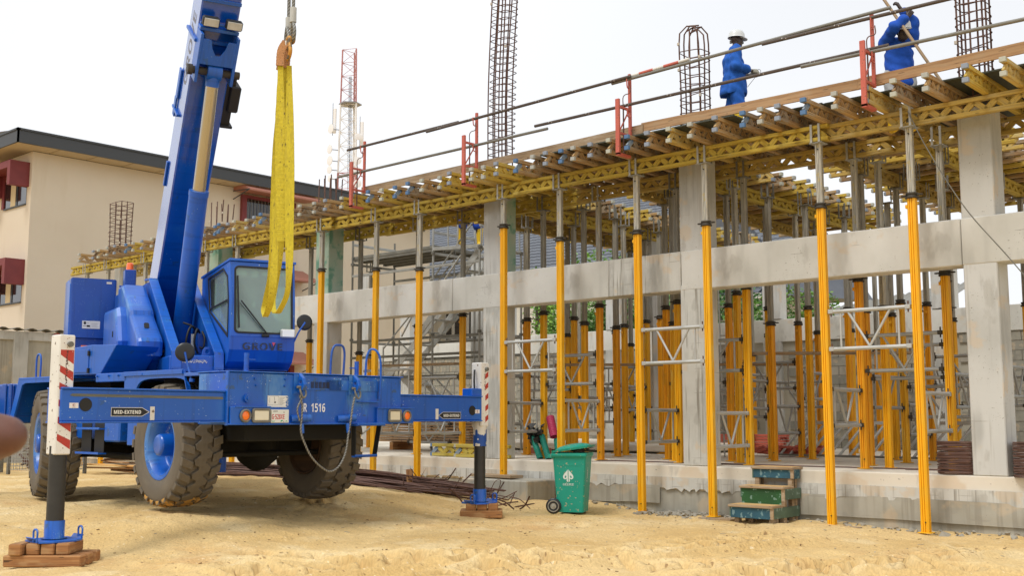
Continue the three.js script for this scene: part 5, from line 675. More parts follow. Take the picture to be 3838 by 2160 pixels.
// timber cribbing under the two outrigger feet
{
  const jl = (z, x) => V(x, 0, z).applyMatrix4(new THREE.Matrix4().makeRotationY(Math.PI / 180).setPosition(-11.2006, 0, -8.8095));
  const c = jl(3.36, -0.16), f = jl(-3.24, -0.19);
  const blk = (label, p, L, w, h, a, g) => { const b = solo('timber_block', cbox(L, h, w, 0.012, 0, 0, 0, rnd()), M.crib, label, 'timber block', g); b.position.copy(p); b.rotation.y = a; };
  const u = V(Math.cos(0.75), 0, -Math.sin(0.75)), v = V(Math.sin(0.75), 0, Math.cos(0.75)), near = 'timber blocks under the near outrigger foot', far = 'timber blocks under the far outrigger foot';
  for (let i = 0; i < 4; i++) blk('brown timber block in the upper layer under the near outrigger foot, ' + ['rear left', 'middle left', 'middle right', 'right end'][i], c.clone().addScaledVector(u, -0.24 + i * 0.145).setY(0.168), 0.5 - (i === 0 ? -0.06 : 0.05), 0.135, 0.115, 0.75 + Math.PI / 2 + (i - 1.5) * 0.03, near);
  for (let i = 0; i < 3; i++) blk('brown timber block in the lower layer under the near outrigger foot, ' + ['front one', 'middle one', 'rear one'][i], c.clone().addScaledVector(v, 0.2 - i * 0.2).addScaledVector(u, 0.02).setY(0.052), 0.8, 0.13, 0.115, 0.75 + (i - 1) * 0.05, near);
  for (let i = 0; i < 3; i++) blk('brown timber block in the upper layer under the far outrigger foot, ' + ['left', 'middle', 'right'][i], f.clone().addScaledVector(u, -0.15 + i * 0.16).setY(0.19), 0.46, 0.15, 0.1, 0.75 + Math.PI / 2, far);
  for (let i = 0; i < 2; i++) blk('brown timber block in the lower layer under the far outrigger foot, ' + ['front one', 'rear one'][i], f.clone().addScaledVector(v, 0.14 - i * 0.24).setY(0.085), 0.62, 0.2, 0.11, 0.75, far);
}
// ---------- surroundings ----------
{ // beige three-storey house behind, its corner towards the camera
  const H = thing('beige_house', 'large beige rendered house with dark fascia and maroon window surrounds behind the crane', 'house', [-34, 0, -15.2]);
  const beige = mat({ map: tex(512, 6, (x, y) => { let c = mixc([218, 206, 186], [208, 194, 172], fbm(x, y, 4, 4, 1001, 5)); return mixc(c, [202, 186, 160], 0.35 * step(0.6, 0.8, fbm(x, y, 14, 2, 1010, 4))); }), roughness: 0.9 });
  const dark = mat({ color: col('#3d4043'), roughness: 0.5 }), maroon = mat({ map: tex(128, 1, (x, y) => mixc([128, 52, 52], [110, 42, 44], fbm(x, y, 4, 4, 1020, 4))), roughness: 0.6 }), soffit = mat({ color: col('#b8a688'), roughness: 0.8 }), gl = phys({ color: col('#241f1c'), roughness: 0.08, clearcoat: 1 });
  part('wall', [bx(-14, 0, -0.5, 9.84, -17.3, 0)], beige, H);
  const R = part('roof', [ext([[-15, 9.98], [0.75, 9.98], [0.75, 10.26], [-7, 11.2], [-15, 10.8]], 19.9).translate(0, 0, -19.1)], mat({ color: col('#5a5650'), roughness: 0.8 }), H);
  part('fascia', [bx(0.75, 0.8, 9.86, 10.24, -19.15, 0.85), bx(-15, 0.8, 9.86, 10.24, 0.801, 0.85), bx(0.74, 0.84, 10.24, 10.3, -19.2, 0.88), bx(-15, 0.84, 10.24, 10.3, 0.79, 0.88)], dark, R);
  for (let i = 0; i < 16; i++) part('soffit_board', bx(0.0, 0.748, 9.855, 9.88, -19.1 + i * 1.24, -17.88 + i * 1.24 - 0.02), soffit, R);
  part('soffit_board', bx(-14, 0.748, 9.85, 9.875, 0.003, 0.8), soffit, R);
  for (const [y0, y1] of [[8.2, 9.0], [5.08, 5.9], [1.9, 2.8]]) { // windows on the short side
    const w = part('window', [bx(-1.85, -0.3, y0, y1 + 0.1, 0.002, 0.012)], gl, H);
    part('surround', [bx(-2.4, -0.16, y1 + 0.28, y1 + 0.5, 0.0, 0.62), bx(-0.36, -0.16, y0 + 0.52, y1 + 0.28, 0.0, 0.62), bx(-2.4, -2.0, y0 + 0.4, y1 + 0.28, 0.0, 0.6), bx(-2.0, -1.84, y0, y1 + 0.28, 0.0, 0.05)], maroon, w);
    part('mullion', [bx(-0.95, -0.91, y0, y1 + 0.1, 0.012, 0.03), bx(-1.85, -0.3, y0 - 0.04, y0, 0.0, 0.05)], dark, w); part('curtain', tri(bx(-1.4, -1.05, y0 + 0.02, y1 + 0.08, 0.013, 0.02)), mat({ color: col('#c9b48c') }), w);
  }
  for (const [z, y] of [[-7.9, 8.2], [-7.9, 5.1], [-8.0, 2.0]]) { // barred windows with awnings on the long side
    const w = part('window', bx(0.002, 0.012, y, y + 1.3, z - 2.0, z), gl, H);
    part('surround', [bx(0, 0.14, y - 0.15, y + 1.42, z, z + 0.2), bx(0, 0.14, y - 0.15, y + 1.42, z - 2.2, z - 2.0), bx(0, 0.14, y + 1.3, y + 1.42, z - 2, z), bx(0, 0.16, y - 0.15, y, z - 2, z)], maroon, w);
    for (let i = 0; i < 13; i++) part('bar', cyl([0.06, y, z - 0.1 - i * 0.15], [0.06, y + 1.3, z - 0.1 - i * 0.15], 0.011, 5), M.galvDark, w);
    part('awning', ext([[0, y + 1.5], [1.0, y + 1.42], [1.0, y + 1.48], [0, y + 1.95]], 3.2).translate(0, 0, z - 2.7), mat({ color: col('#a8705e'), roughness: 0.6 }), w);
    part('awning_bracket', [cyl([0, y + 1.2, z + 0.5], [1.0, y + 1.45, z + 0.5], 0.02), cyl([0, y + 1.5, z + 0.5], [1.0, y + 1.45, z + 0.5], 0.02)], dark, w); part('awning_bracket', cyl([0, y + 1.2, z - 2.7], [1.0, y + 1.45, z - 2.7], 0.02), dark, w);
  }
}
const tileRoof = (w, rows, pitch, rise) => { // stamped tile sheets: waves across, a step at every course
  const p = [], uv = [], id = [], nx = Math.round(w / 0.075), run = 0.36; let k = 0;
  for (let r = 0; r < rows; r++) for (const e of [0, 1]) { for (let i = 0; i <= nx; i++) { const x = i * w / nx, wv = 0.03 * Math.abs(Math.sin(x / 0.3 * Math.PI)); p.push(x, r * rise + e * (rise - 0.045) + wv + (e ? 0 : 0.0), -(r + e) * run); uv.push(x, r + e); } k++; }
  for (let r = 0; r + 1 < k; r++) for (let i = 0; i < nx; i++) { const a = r * (nx + 1) + i, b = a + nx + 1; id.push(a, a + 1, b, b, a + 1, b + 1); }
  const g = new THREE.BufferGeometry(); g.setAttribute('position', new THREE.Float32BufferAttribute(p, 3)); g.setAttribute('uv', new THREE.Float32BufferAttribute(uv, 2)); g.setIndex(id); const q = g.toNonIndexed(); q.computeVertexNormals(); return q;
};
const slate = mat({ map: tex(256, 3, (x, y) => mixc([104, 108, 114], [82, 86, 94], fbm(x, y, 5, 5, 1100, 5))), roughness: 0.55, side: THREE.DoubleSide });
const cream = mat({ map: tex(256, 4, (x, y) => mixc([232, 228, 214], [216, 210, 194], fbm(x, y, 4, 4, 1110, 4))), roughness: 0.9 });
{
  const H = thing('white_house', 'cream house with dark grey tile roof and white framed windows seen through the frame', 'house', [-38.6, 0, -36]);
  part('wall', [bx(-13, 11.8, -0.5, 7.8, -8, 0)], cream, H);
  const r = part('roof', [tileRoof(26.2, 23, 0.36, 0.205).translate(-13.9, 7.78, 0.6)], slate, H); part('gable', ext([[0, 0], [8.2, 4.6], [16, 0]], 26).rotateY(Math.PI / 2).translate(-13.8, 7.68, 0.5), slate, r);
  part('fascia', bx(-13.9, 12.35, 7.55, 7.76, 0.55, 0.62), M.white, r);
  for (const [x, y] of [[2.1, 5.05], [3.6, 5.05], [7.6, 5.05], [2.1, 1.7], [3.6, 1.7]]) { const w = part('window', bx(x, x + 0.98, y, y + 1.6, 0.002, 0.02), phys({ color: col('#2a2320'), roughness: 0.1, clearcoat: 1 }), H); part('frame', [bx(x - 0.1, x, y - 0.08, y + 1.7, 0, 0.06), bx(x + 0.98, x + 1.08, y - 0.08, y + 1.7, 0, 0.06), bx(x, x + 0.98, y + 1.6, y + 1.7, 0, 0.06), bx(x, x + 0.98, y - 0.08, y, 0, 0.06), bx(x + 0.41, x + 0.57, y, y + 1.6, 0, 0.06)], M.white, w); for (let i = 0; i < 3; i++) part('bar', bx(x, x + 0.98, y + 0.25 + i * 0.3, y + 0.265 + i * 0.3, 0.021, 0.03), M.black, w); }
}
{
  const H = thing('tiled_house', 'far house with dark tiled hip roof behind the right half of the frame', 'house', [-30.4, 0, -44]);
  part('wall', bx(0, 5.6, -0.5, 7.0, -7, 0), cream, H); const r = part('roof', [tileRoof(6.4, 16, 0.36, 0.26).translate(-0.4, 7.0, 0.5)], slate, H); part('hip', tri(new ConvexGeometry([V(-0.4, 6.95, 0.4), V(6, 6.95, 0.4), V(8.6, 6.95, -5.6), V(-0.4, 6.95, -5.6), V(-0.4, 11, -5.4), V(6.1, 11, -5.4)])), slate, r); part('fascia', bx(-0.4, 6.1, 6.75, 6.98, 0.45, 0.55), M.white, r);
}
{
  const H = thing('shed', 'low building with grey corrugated roof beyond the rear wall on the right', 'shed', [-22.4, 0, -42]);
  part('wall', bx(0, 6.4, -0.5, 5.3, -8, -0.2), cream, H); const g = new THREE.PlaneGeometry(7.2, 6, 200, 1), p = g.attributes.position; for (let i = 0; i < p.count; i++) p.setZ(i, 0.045 * Math.sin(p.getX(i) * 2 * Math.PI / 0.3)); g.rotateX(-1.28).translate(3.4, 5.6, -2.2); g.rotateZ(0.11); g.computeVertexNormals(); part('roof', g, mat({ map: tex(256, 2, (x, y) => mixc([150, 150, 142], [112, 108, 100], fbm(x, y, 3, 5, 1120, 5))), roughness: 0.7, side: THREE.DoubleSide }), H);
}
{ const H = thing('pink_house', 'pale pink gable roof glimpsed behind the bushy tree', 'house', [-43.5, 0, -50]); part('wall', bx(0, 5, 0, 10.2, -5, 0), mat({ color: col('#dcb8b4') }), H); part('roof', ext([[-0.3, 10.2], [5.3, 10.2], [2.5, 12.2]], 5.4).translate(0, 0, -5.2), mat({ color: col('#d8a8a6') }), H); }
// leafy trees behind the rear wall
function tree(label, x, z, h, r, n, s, c) {
  seed = s; const t = thing('tree', label, 'tree', [x, 0, z], 0, 'trees behind the rear wall');
  const limbs = [cyl([0, -0.3, 0], [0.1, h * 0.5, 0], 0.16, 8, 0.11)]; const tips = [];
  for (let i = 0; i < 16; i++) { const a = rr(0, 6.28), q = r * rr(0.4, 0.95), y = h * rr(0.45, 0.98), tip = V(q * Math.cos(a), y, q * Math.sin(a)); limbs.push(tube([[0.05, h * rr(0.25, 0.45), 0], [tip.x * 0.5, y * 0.85, tip.z * 0.5], tip], 0.04, 5)); tips.push(tip); }
  part('trunk', limbs, mat({ color: col('#5b4a38'), roughness: 1 }), t);
  const leaf = []; for (let k = 0; k < 3; k++) { const P = [], U = []; for (let i = 0; i < n; i++) { const c0 = pick(tips).clone().add(V(rr(-1, 1), rr(-0.8, 0.8), rr(-1, 1)).multiplyScalar(r * 0.36)); const L = rr(0.1, 0.2), a = V(rr(-1, 1), rr(-0.7, 0.5), rr(-1, 1)).normalize(), b = a.clone().cross(V(rr(-1, 1), rr(0, 1), rr(-1, 1))).normalize(); const p = [c0, c0.clone().addScaledVector(a, L * 0.5).addScaledVector(b, L * 0.24), c0.clone().addScaledVector(a, L), c0.clone().addScaledVector(a, L * 0.5).addScaledVector(b, -L * 0.24)]; for (const j of [0, 1, 2, 0, 2, 3]) { P.push(p[j].x, p[j].y, p[j].z); U.push(0, 0); } } const g = new THREE.BufferGeometry(); g.setAttribute('position', new THREE.Float32BufferAttribute(P, 3)); g.setAttribute('uv', new THREE.Float32BufferAttribute(U, 2)); g.computeVertexNormals(); leaf.push(g); part('crown', g, phys({ color: col(c[k]), roughness: 0.6, transmission: 0, side: THREE.DoubleSide }), t).userData.kind = 'stuff'; }
}
tree('bright green bushy tree seen above and below the beam left of the nearer column', -24.2, -32.2, 7.2, 2.6, 3400, 71, ['#6f9a34', '#557f2a', '#84ad44']);
tree('darker green tree standing in front of the white house wall', -22.6, -29.6, 5.4, 2.1, 3000, 72, ['#4c7428', '#3c6022', '#63893a']);
tree('dark green tree behind the nearer column, right of the bushy one', -19.0, -30.4, 5.8, 2.3, 3200, 73, ['#3f6a2c', '#345a26', '#557f3a']);
tree('green shrub with pale leaf tips at the right of the tree group', -16.0, -30.2, 5.2, 1.5, 1800, 74, ['#57822e', '#486f28', '#74963f']);
{ // red and white radio mast far behind
  seed = 90; const T = thing('radio_mast', 'tall red and white lattice radio mast with white dishes far behind the house', 'radio mast', [-72.9, 0, -60], 0.35);
  const red = mat({ color: col('#b27a76'), roughness: 0.7 }), wh = mat({ color: col('#e6e4e2'), roughness: 0.6 }), gy = mat({ color: col('#8d8f96'), roughness: 0.6 });
  const leg = (k, y) => { const w = 1.75 - (y - 15) * 0.03, a = k * 2 * Math.PI / 3 + 0.4; return V(w * 0.62 * Math.cos(a), y, w * 0.62 * Math.sin(a)); };
  const bands = [[0, 15, wh, 0.09], [15, 22.4, red, 0.09], [22.4, 28.6, wh, 0.085], [28.6, 33.4, red, 0.07]];
  for (const [a, b, m, r] of bands) { for (let k = 0; k < 3; k++) part('leg', cyl(leg(k, a), leg(k, b), r, 6), m, T); const g = []; for (let y = a; y < b - 0.1; y += 1.2) for (let k = 0; k < 3; k++) { const y1 = Math.min(b, y + 1.2); g.push(cyl(leg(k, y), leg((k + 1) % 3, y1), 0.024, 4), cyl(leg(k, y1), leg((k + 1) % 3, y1), 0.024, 4)); if (m === wh) g.push(cyl(leg((k + 1) % 3, y), leg(k, y1), 0.022, 4)); } part('lattice', g, m === red ? red : wh, T); }
  part('cable_run', [0, 1, 2, 3].map((i) => tube([[0.1 * i - 0.15, 0, 0.1], [0.1 * i - 0.1 + 0.05 * (i % 2), 18, 0.05], [0.08 * i - 0.1, 31, 0.1]], 0.025, 5)), gy, T);
  part('platform', [cyl([0, 28.5, 0], [0, 28.58, 0], 1.0, 6)], gy, T);
  for (const [k, y, o, r] of [[1, 26.2, -0.5, 0.42], [1, 24.4, -0.55, 0.4], [1, 23.4, -0.5, 0.42], [1, 22.6, -0.5, 0.36], [1, 21.8, -0.4, 0.3], [0, 25.3, 0.6, 0.3], [0, 23.2, 0.55, 0.33], [0, 22.3, 0.55, 0.34], [0, 21.2, 0.55, 0.34]]) { const p = leg(k, y), q = p.clone().add(V(o * 0.9, 0, 0.55)); const d = part('dish', lathe([[0, -0.08], [r * 0.6, -0.03], [r, 0.08], [r, 0.12], [0, 0.12]], 18).rotateX(Math.PI / 2).rotateY(o * 0.9).translate(q.x, q.y, q.z), wh, T); part('mount', cyl(p, q, 0.04, 5), gy, d); }
  for (const [k, y, o] of [[0, 19.2, 0.5], [1, 19.2, -0.5], [1, 27, -0.4], [0, 25.6, 0.7]]) { const p = leg(k, y).add(V(o, 0, 0.2)); part('antenna', cbox(0.28, 2.2, 0.16, 0.03, p.x, p.y, p.z), wh, T); part('antenna_pole', cyl([p.x - 0.2, p.y - 1.3, p.z], [p.x - 0.2, p.y + 1.6, p.z], 0.03, 5), gy, T); }
}
{ // concrete yard wall at the far left with a corrugated sheet edge on top
  const F = thing('yard_wall', 'grey concrete yard wall with corrugated sheet edge at the far left', 'wall', [-30.6, 0, -10]);
  part('panel', bx(-0.2, 0, -0.5, 3.72, -6.2, 9), M.concDark, F);
  for (let i = 0; i < 8; i++) { const z = -5.6 + i * 2.0; part('pillar', cb(-0.22, 0.08, -0.5, 3.86, z - 0.2, z + 0.2, 0.01), M.concCol, F); }
  part('coping', cb(-0.24, 0.07, 3.62, 3.86, -6.2, 9, 0.01), M.concCol, F);
  const pts = []; for (let i = 0; i <= 200; i++) pts.push([i * 0.076, 0.03 * Math.sin(i * 1.2)]); part('sheet_edge', ext([...pts, ...pts.slice().reverse().map(([a, b]) => [a, b + 0.012])], 0.5).rotateY(Math.PI / 2).translate(-0.3, 3.92, 9), M.galvDark, F);
  part('red_ring', tube(circle(0, 0, 0.13, 16).map(([a, b]) => [0.088, 3.73 + b, -4.6 + a]), 0.016, 6, 32, true), mat({ color: col('#b03844') }), F);
}
{ // steel mesh crate with boards, behind the rear wheel
  const t = thing('mesh_crate', 'galvanised mesh crate filled with dark scrap standing behind the rear wheel', 'crate', [-23.6, 0.28, -11.2], 0.2), g = [];
  for (const x of [-0.6, 0.6]) for (const z of [-0.5, 0.5]) part('corner_post', box(0.06, 0.95, 0.06, x, 0.47, z), M.galvDark, t);
  for (const z of [-0.5, 0.5]) { for (let i = 0; i < 17; i++) g.push(cyl([-0.57 + i * 0.071, 0.08, z], [-0.57 + i * 0.071, 0.92, z], 0.005, 4)); for (let i = 0; i < 12; i++) g.push(cyl([-0.57, 0.1 + i * 0.072, z], [0.57, 0.1 + i * 0.072, z], 0.005, 4)); }
  for (const x of [-0.6, 0.6]) { for (let i = 0; i < 13; i++) g.push(cyl([x, 0.08, -0.46 + i * 0.077], [x, 0.92, -0.46 + i * 0.077], 0.005, 4)); for (let i = 0; i < 12; i++) g.push(cyl([x, 0.1 + i * 0.072, -0.46], [x, 0.1 + i * 0.072, 0.46], 0.005, 4)); }
  part('mesh', g, M.galv, t); const s = []; seed = 33; for (let i = 0; i < 60; i++) s.push(bar([rr(-0.5, 0.5), rr(0.1, 0.7), rr(-0.4, 0.4)], [rr(-0.5, 0.5), rr(0.1, 0.75), rr(-0.4, 0.4)], 0.03, 0.04)); part('scrap', s, M.rebarDark, t).userData.kind = 'stuff';
  copy(t, 'second mesh crate with scrap at the left edge of the photo behind the arm', [-25.6, 0.28, -10.3], 0.1);
  seed = 35; const P = thing('board_pile', 'loose pile of sawn boards beside the mesh crate', 'timber pile', [-22.6, 0.3, -12.4]);
  for (let i = 0; i < 16; i++) { const a = rr(-0.3, 0.3); part('board', cbox(rr(1.2, 2.2), 0.03, rr(0.12, 0.24), 0.004, 0, 0, 0, rnd()), pick([M.pine, M.plankGrey, M.plank]), P).position.set(rr(-0.4, 0.4), 0.03 + i * 0.034, rr(-0.3, 0.3)); P.children[i].rotation.y = a; }
  const R = thing('board_pile', 'red painted scrap boards at the left edge below the arm', 'timber pile', [-21.0, 0.26, -7.6]); for (let i = 0; i < 5; i++) part('board', cbox(1.6, 0.05, 0.14, 0.004), i === 3 ? M.red : M.crib, R).position.set(rr(-0.2, 0.2), 0.04 + i * 0.055, rr(-0.1, 0.1));
}
{ // long heap of rusty bars between crane and building
  seed = 44; const t = thing('rebar_pile', 'long heap of rusty reinforcing bars on the sand between crane and building', 'rebar pile'); const dir = V(7.6, 0, -0.15).normalize();
  for (let i = 0; i < 95; i++) { const s = rr(0, 1), z = -13.55 + rr(-0.55, 0.55), x0 = -21.5 + rr(-0.6, 0.8), x1 = -12.9 + rr(-1.8, 0.6), lay = 0.02 + 0.24 * rnd() * (1 - Math.abs(z + 13.55) / 0.7); const dz = rr(-0.3, 0.3); const pts = []; for (let k = 0; k <= 6; k++) { const f = k / 6, x = x0 + (x1 - x0) * f, zz = z + dz * (f - 0.5); pts.push([x, groundY(x, zz) + lay + 0.02 * Math.sin(f * 9 + i), zz]); } if (rnd() > 0.9) pts.push([x1 + 0.12, groundY(x1, z) + lay + 0.1, z + rr(-0.2, 0.2)], [x1 + 0.02, groundY(x1, z) + lay + 0.2, z + rr(-0.2, 0.2)]); part('bar', tube(pts, rr(0.008, 0.016), 5, 16), i % 3 ? M.rebarDark : M.rebar, t); }
  const s = thing('rebar_scrap', 'tangled bent bars and stirrups beside the far outrigger foot', 'rebar scrap');
  const g = (x, z) => groundY(x, z) + 0.03;
  for (let i = 0; i < 14; i++) { const x = rr(-12.7, -11.6), z = rr(-13.6, -12.6), a = rr(0, 6.28), L = rr(0.2, 0.5); part('bar', tube([[x, g(x, z), z], [x + L * 0.5 * Math.cos(a), g(x, z) + rr(0.02, 0.14), z + L * 0.5 * Math.sin(a)], [x + L * Math.cos(a), g(x, z) + rr(0, 0.24), z + L * Math.sin(a)]], rr(0.008, 0.014), 5, 12), M.rebar, s); }
  for (const [x, z, y, q] of [[-12.25, -13.2, 0.22, 1.1], [-11.7, -13.3, 0.05, 0.2], [-12.4, -12.9, 0.1, 0.5]]) part('stirrup', tube([[-0.16, 0, -0.06], [0.16, 0, -0.06], [0.16, 0, 0.06], [-0.16, 0, 0.06]].map((p) => { const v = V(...p).applyAxisAngle(V(0, 0, 1), q); return [x + v.x, g(x, z) + y + v.y, z + v.z]; }), 0.006, 4, 30, true), M.rebar, s);
  for (const [x, z, a, b, l] of [[-14.55, -13.5, 0.36, 0.12, 'short board stuck upright in the rebar heap'], [-16.0, -13.0, 0.05, 0.5, 'short timber offcut under the rebar heap']]) solo('timber_offcut', bar([x, groundY(x, z), z], [x - (a > 0.2 ? 0.08 : 0.3), groundY(x, z) + a, z - 0.03], 0.12, 0.04), M.crib, l, 'timber');
  solo('timber_plank', bar([-13.9, 0.47, -14.5], [-12.8, 0.475, -14.35], 0.3, 0.05), M.plankGrey, 'weathered plank on the concrete block under the prop foot', 'plank');
  for (const [i, [x, z, y]] of [[-8.96, -14.4, 0.0], [-7.06, -14.4, 0.0]].entries()) solo('timber_plank', cbox(0.55, 0.03, 0.26, 0.004).translate(x + 0.12, y + 0.0, z), M.plankGrey, 'flat board under the foot of the outer prop ' + ['left of the wooden steps', 'right of the wooden steps'][i], 'plank', 'boards under prop feet');
}
{ // wooden steps with painted form-ply fronts
  const t = thing('wooden_steps', 'rough wooden steps with teal and green painted fronts against the plinth', 'steps');
  const pt = (a, s) => mat({ map: tex(256, 0.6, (x, y) => { let c = mixc(a, a.map((v) => v * 0.75), fbm(x, y, 4, 4, s, 4)); if (fbm(x, y, 9, 9, s + 5, 4) > 0.66) c = mixc(c, [150, 172, 168], 0.65); if (vn(x, y, 60, 60, s + 9) > 0.975) c = [186, 190, 170]; return c; }), roughness: 0.7 });
  const teal = pt([48, 98, 116], 1201), grn = pt([40, 92, 46], 1211), pale = pt([96, 122, 104], 1221), sand = mat({ color: col('#c9a46c'), roughness: 1 });
  const x0 = -8.42, x1 = -7.78;
  for (const [i, [yt, zf, h, m, xa, xb]] of [[0.255, -14.08, 0.15, teal, x0 - 0.02, x1], [0.51, -14.36, 0.235, grn, x0 + 0.0, x1 + 0.03], [0.775, -14.66, 0.125, teal, x0 + 0.03, x1 + 0.02]].entries()) {
    part('tread', cb(xa - 0.03, xb + 0.02, yt - 0.035, yt, zf - 0.3, zf + 0.03, 0.006), M.plankGrey, t); part('sand_film', bx(xa, xb, yt + 0.001, yt + 0.005, zf - 0.28, zf + 0.0), sand, t);
    part('front_panel', cb(xa, xb, yt - 0.035 - h, yt - 0.036, zf - 0.02, zf, 0.003), m, t); part('side_panel', cb(xb + 0.001, xb + 0.02, yt - 0.04 - Math.min(h, 0.14), yt - 0.03, -14.86, zf, 0.003), i === 2 ? teal : pale, t); part('side_panel', cb(xa - 0.02, xa - 0.001, yt - 0.17, yt - 0.03, -14.86, zf, 0.003), pale, t); part('corner_strip', cb(xb - 0.03, xb + 0.022, yt - 0.035 - h, yt - 0.037, zf - 0.018, zf + 0.004, 0.003), M.plankGrey, t);
  }
  for (const [x, z, y] of [[x0 + 0.04, -14.18, 0.1], [x1 - 0.05, -14.18, 0.1], [x0 + 0.2, -14.3, 0.1], [x0 + 0.05, -14.46, 0.47], [x1 - 0.03, -14.46, 0.47], [x1 - 0.03, -14.72, 0.74], [x1 - 0.03, -14.78, 0.74], [x0 + 0.08, -14.78, 0.74], [x0 + 0.08, -14.72, 0.74], [x1 - 0.05, -14.25, 0.2]]) part('leg', cb(x - 0.035, x + 0.035, -0.1, y, z - 0.045, z + 0.045, 0.005), M.plankGrey, t);
}
{ // wheeled bin
  const t = thing('wheelie_bin', 'green plastic wheeled bin with half open lid and white print in front of the plinth', 'bin', [-10.93, 0.02, -13.56], 0.5); t.scale.setScalar(0.93);
  const g1 = mat({ map: tex(512, 1, (x, y) => { let c = mixc([18, 160, 138], [14, 144, 124], fbm(x, y, 4, 4, 1301, 4)); if (fbm(x, y, 30, 30, 1305, 3) > 0.77) c = [176, 166, 134]; if (fbm(x, y, 6, 3, 1310, 4) > 0.76) c = mixc(c, [150, 150, 116], 0.6); return c; }), roughness: 0.45 });
  const hull = (a, b, y0, y1) => { const r = 0.04, q = []; for (const [w, d, y] of [[a[0], a[1], y0], [b[0], b[1], y1]]) for (const p of rrect(-w / 2, -d / 2, w / 2, d / 2, r, 3)) q.push(V(p[0], y, p[1])); return new ConvexGeometry(q); };
  part('body', [tri(hull([0.44, 0.5], [0.56, 0.66], 0.03, 0.96))], g1, t);
  part('rim', [tri(hull([0.58, 0.7], [0.6, 0.74], 0.93, 0.955)), tri(hull([0.6, 0.74], [0.6, 0.74], 0.956, 1.0))], g1, t);
  part('panel', [ext(rrect(-0.2, 0.79, 0.2, 0.9, 0.03), 0.012, 0.004).applyMatrix4(_m.makeRotationX(0.086)).translate(0, 0.0, 0.239)], g1, t);
  const lid = new THREE.SphereGeometry(1, 28, 8, 0, 6.29, 0, 1.57).scale(0.315, 0.09, 0.39); const L = part('lid', [tri(hull([0.62, 0.76], [0.63, 0.78], -0.01, 0.025)), tri(lid)], g1, t); L.position.set(-0.29, 1.01, 0); L.geometry.translate(0.31, 0.0, 0); L.rotation.z = 0.15;
  part('rubbish', (() => { seed = 61; const o = []; for (let i = 0; i < 22; i++) { const q = []; for (let k = 0; k < 8; k++) q.push(V(rr(-1, 1), rr(-0.5, 0.5), rr(-1, 1)).multiplyScalar(rr(0.03, 0.06))); o.push(tri(new ConvexGeometry(q)).translate(rr(-0.05, 0.24), 1.01 + rr(0, 0.05), rr(-0.28, 0.28))); } for (let i = 0; i < 26; i++) { const z = rr(-0.3, 0.3); o.push(bar([rr(-0.1, 0.1), 1.02, z], [rr(0.2, 0.36), rr(1.02, 1.09), z + rr(-0.1, 0.1)], 0.02, 0.006)); } return o; })(), mat({ color: col('#4d4a40'), roughness: 0.8 }), t);
  part('handle', [cyl([-0.33, 0.95, -0.25], [-0.33, 0.95, 0.25], 0.018, 10), bar([-0.24, 0.93, 0.28], [-0.36, 0.95, 0.28], 0.03, 0.06), bar([-0.24, 0.93, -0.28], [-0.36, 0.95, -0.28], 0.03, 0.06)], g1, t);
  for (const s of [-1, 1]) { const w = part('wheel', lathe([[0.05, 0.025], [0.1, 0.028], [0.125, 0.02], [0.13, 0], [0.125, -0.02], [0.1, -0.028], [0.05, -0.025]], 26).rotateX(Math.PI / 2).translate(-0.27, 0.13, s * 0.29), M.blackGloss, t); part('wheel_disc', lathe([[0, 0.03], [0.02, 0.032], [0.03, 0.022], [0.06, 0.02], [0.09, 0.03], [0.1, 0.026], [0.1, -0.026], [0, -0.03]], 26).rotateX(Math.PI / 2).translate(-0.27, 0.13, s * 0.29), M.concDark, w); }
  const pr = decalMat(textTex(256, 320, (x, w, h) => { x.clearRect(0, 0, w, h); x.fillStyle = 'rgba(226,236,230,0.92)'; for (const s of [-1, 1]) { x.save(); x.translate(w / 2, 0); x.scale(s, 1); x.beginPath(); x.moveTo(6, 14); x.bezierCurveTo(30, 60, 96, 100, 96, 150); x.bezierCurveTo(96, 196, 50, 206, 30, 180); x.lineTo(30, 226); x.lineTo(6, 250); x.closePath(); x.fill(); x.globalCompositeOperation = 'destination-out'; x.beginPath(); x.ellipse(50, 150, 15, 24, -0.35, 0, 7); x.fill(); x.globalCompositeOperation = 'source-over'; x.restore(); } x.font = 'bold 52px serif'; x.textAlign = 'center'; x.fillText('GEEPEE', w / 2, 306); }));
  part('print', new THREE.PlaneGeometry(0.23, 0.29).rotateX(0.086).translate(-0.02, 0.6, 0.302), pr, t);
  part('print', new THREE.PlaneGeometry(0.13, 0.26).rotateY(Math.PI / 2).rotateZ(-0.065).translate(0.2655, 0.64, 0.1), decalMat(textTex(128, 256, (x, w, h) => { x.clearRect(0, 0, w, h); x.fillStyle = 'rgba(226,236,230,0.85)'; x.beginPath(); x.arc(84, 24, 14, 0, 7); x.fill(); x.fillRect(70, 42, 28, 80); x.fillRect(72, 120, 10, 76); x.fillRect(88, 120, 10, 76); x.fillRect(36, 60, 40, 9); for (let i = 0; i < 4; i++) x.fillRect(16 + i * 11, 110, 6, 84); x.fillRect(12, 98, 48, 8); x.font = 'bold 34px sans-serif'; x.fillText('USE ME', 0, 244, 124); })), t);
}
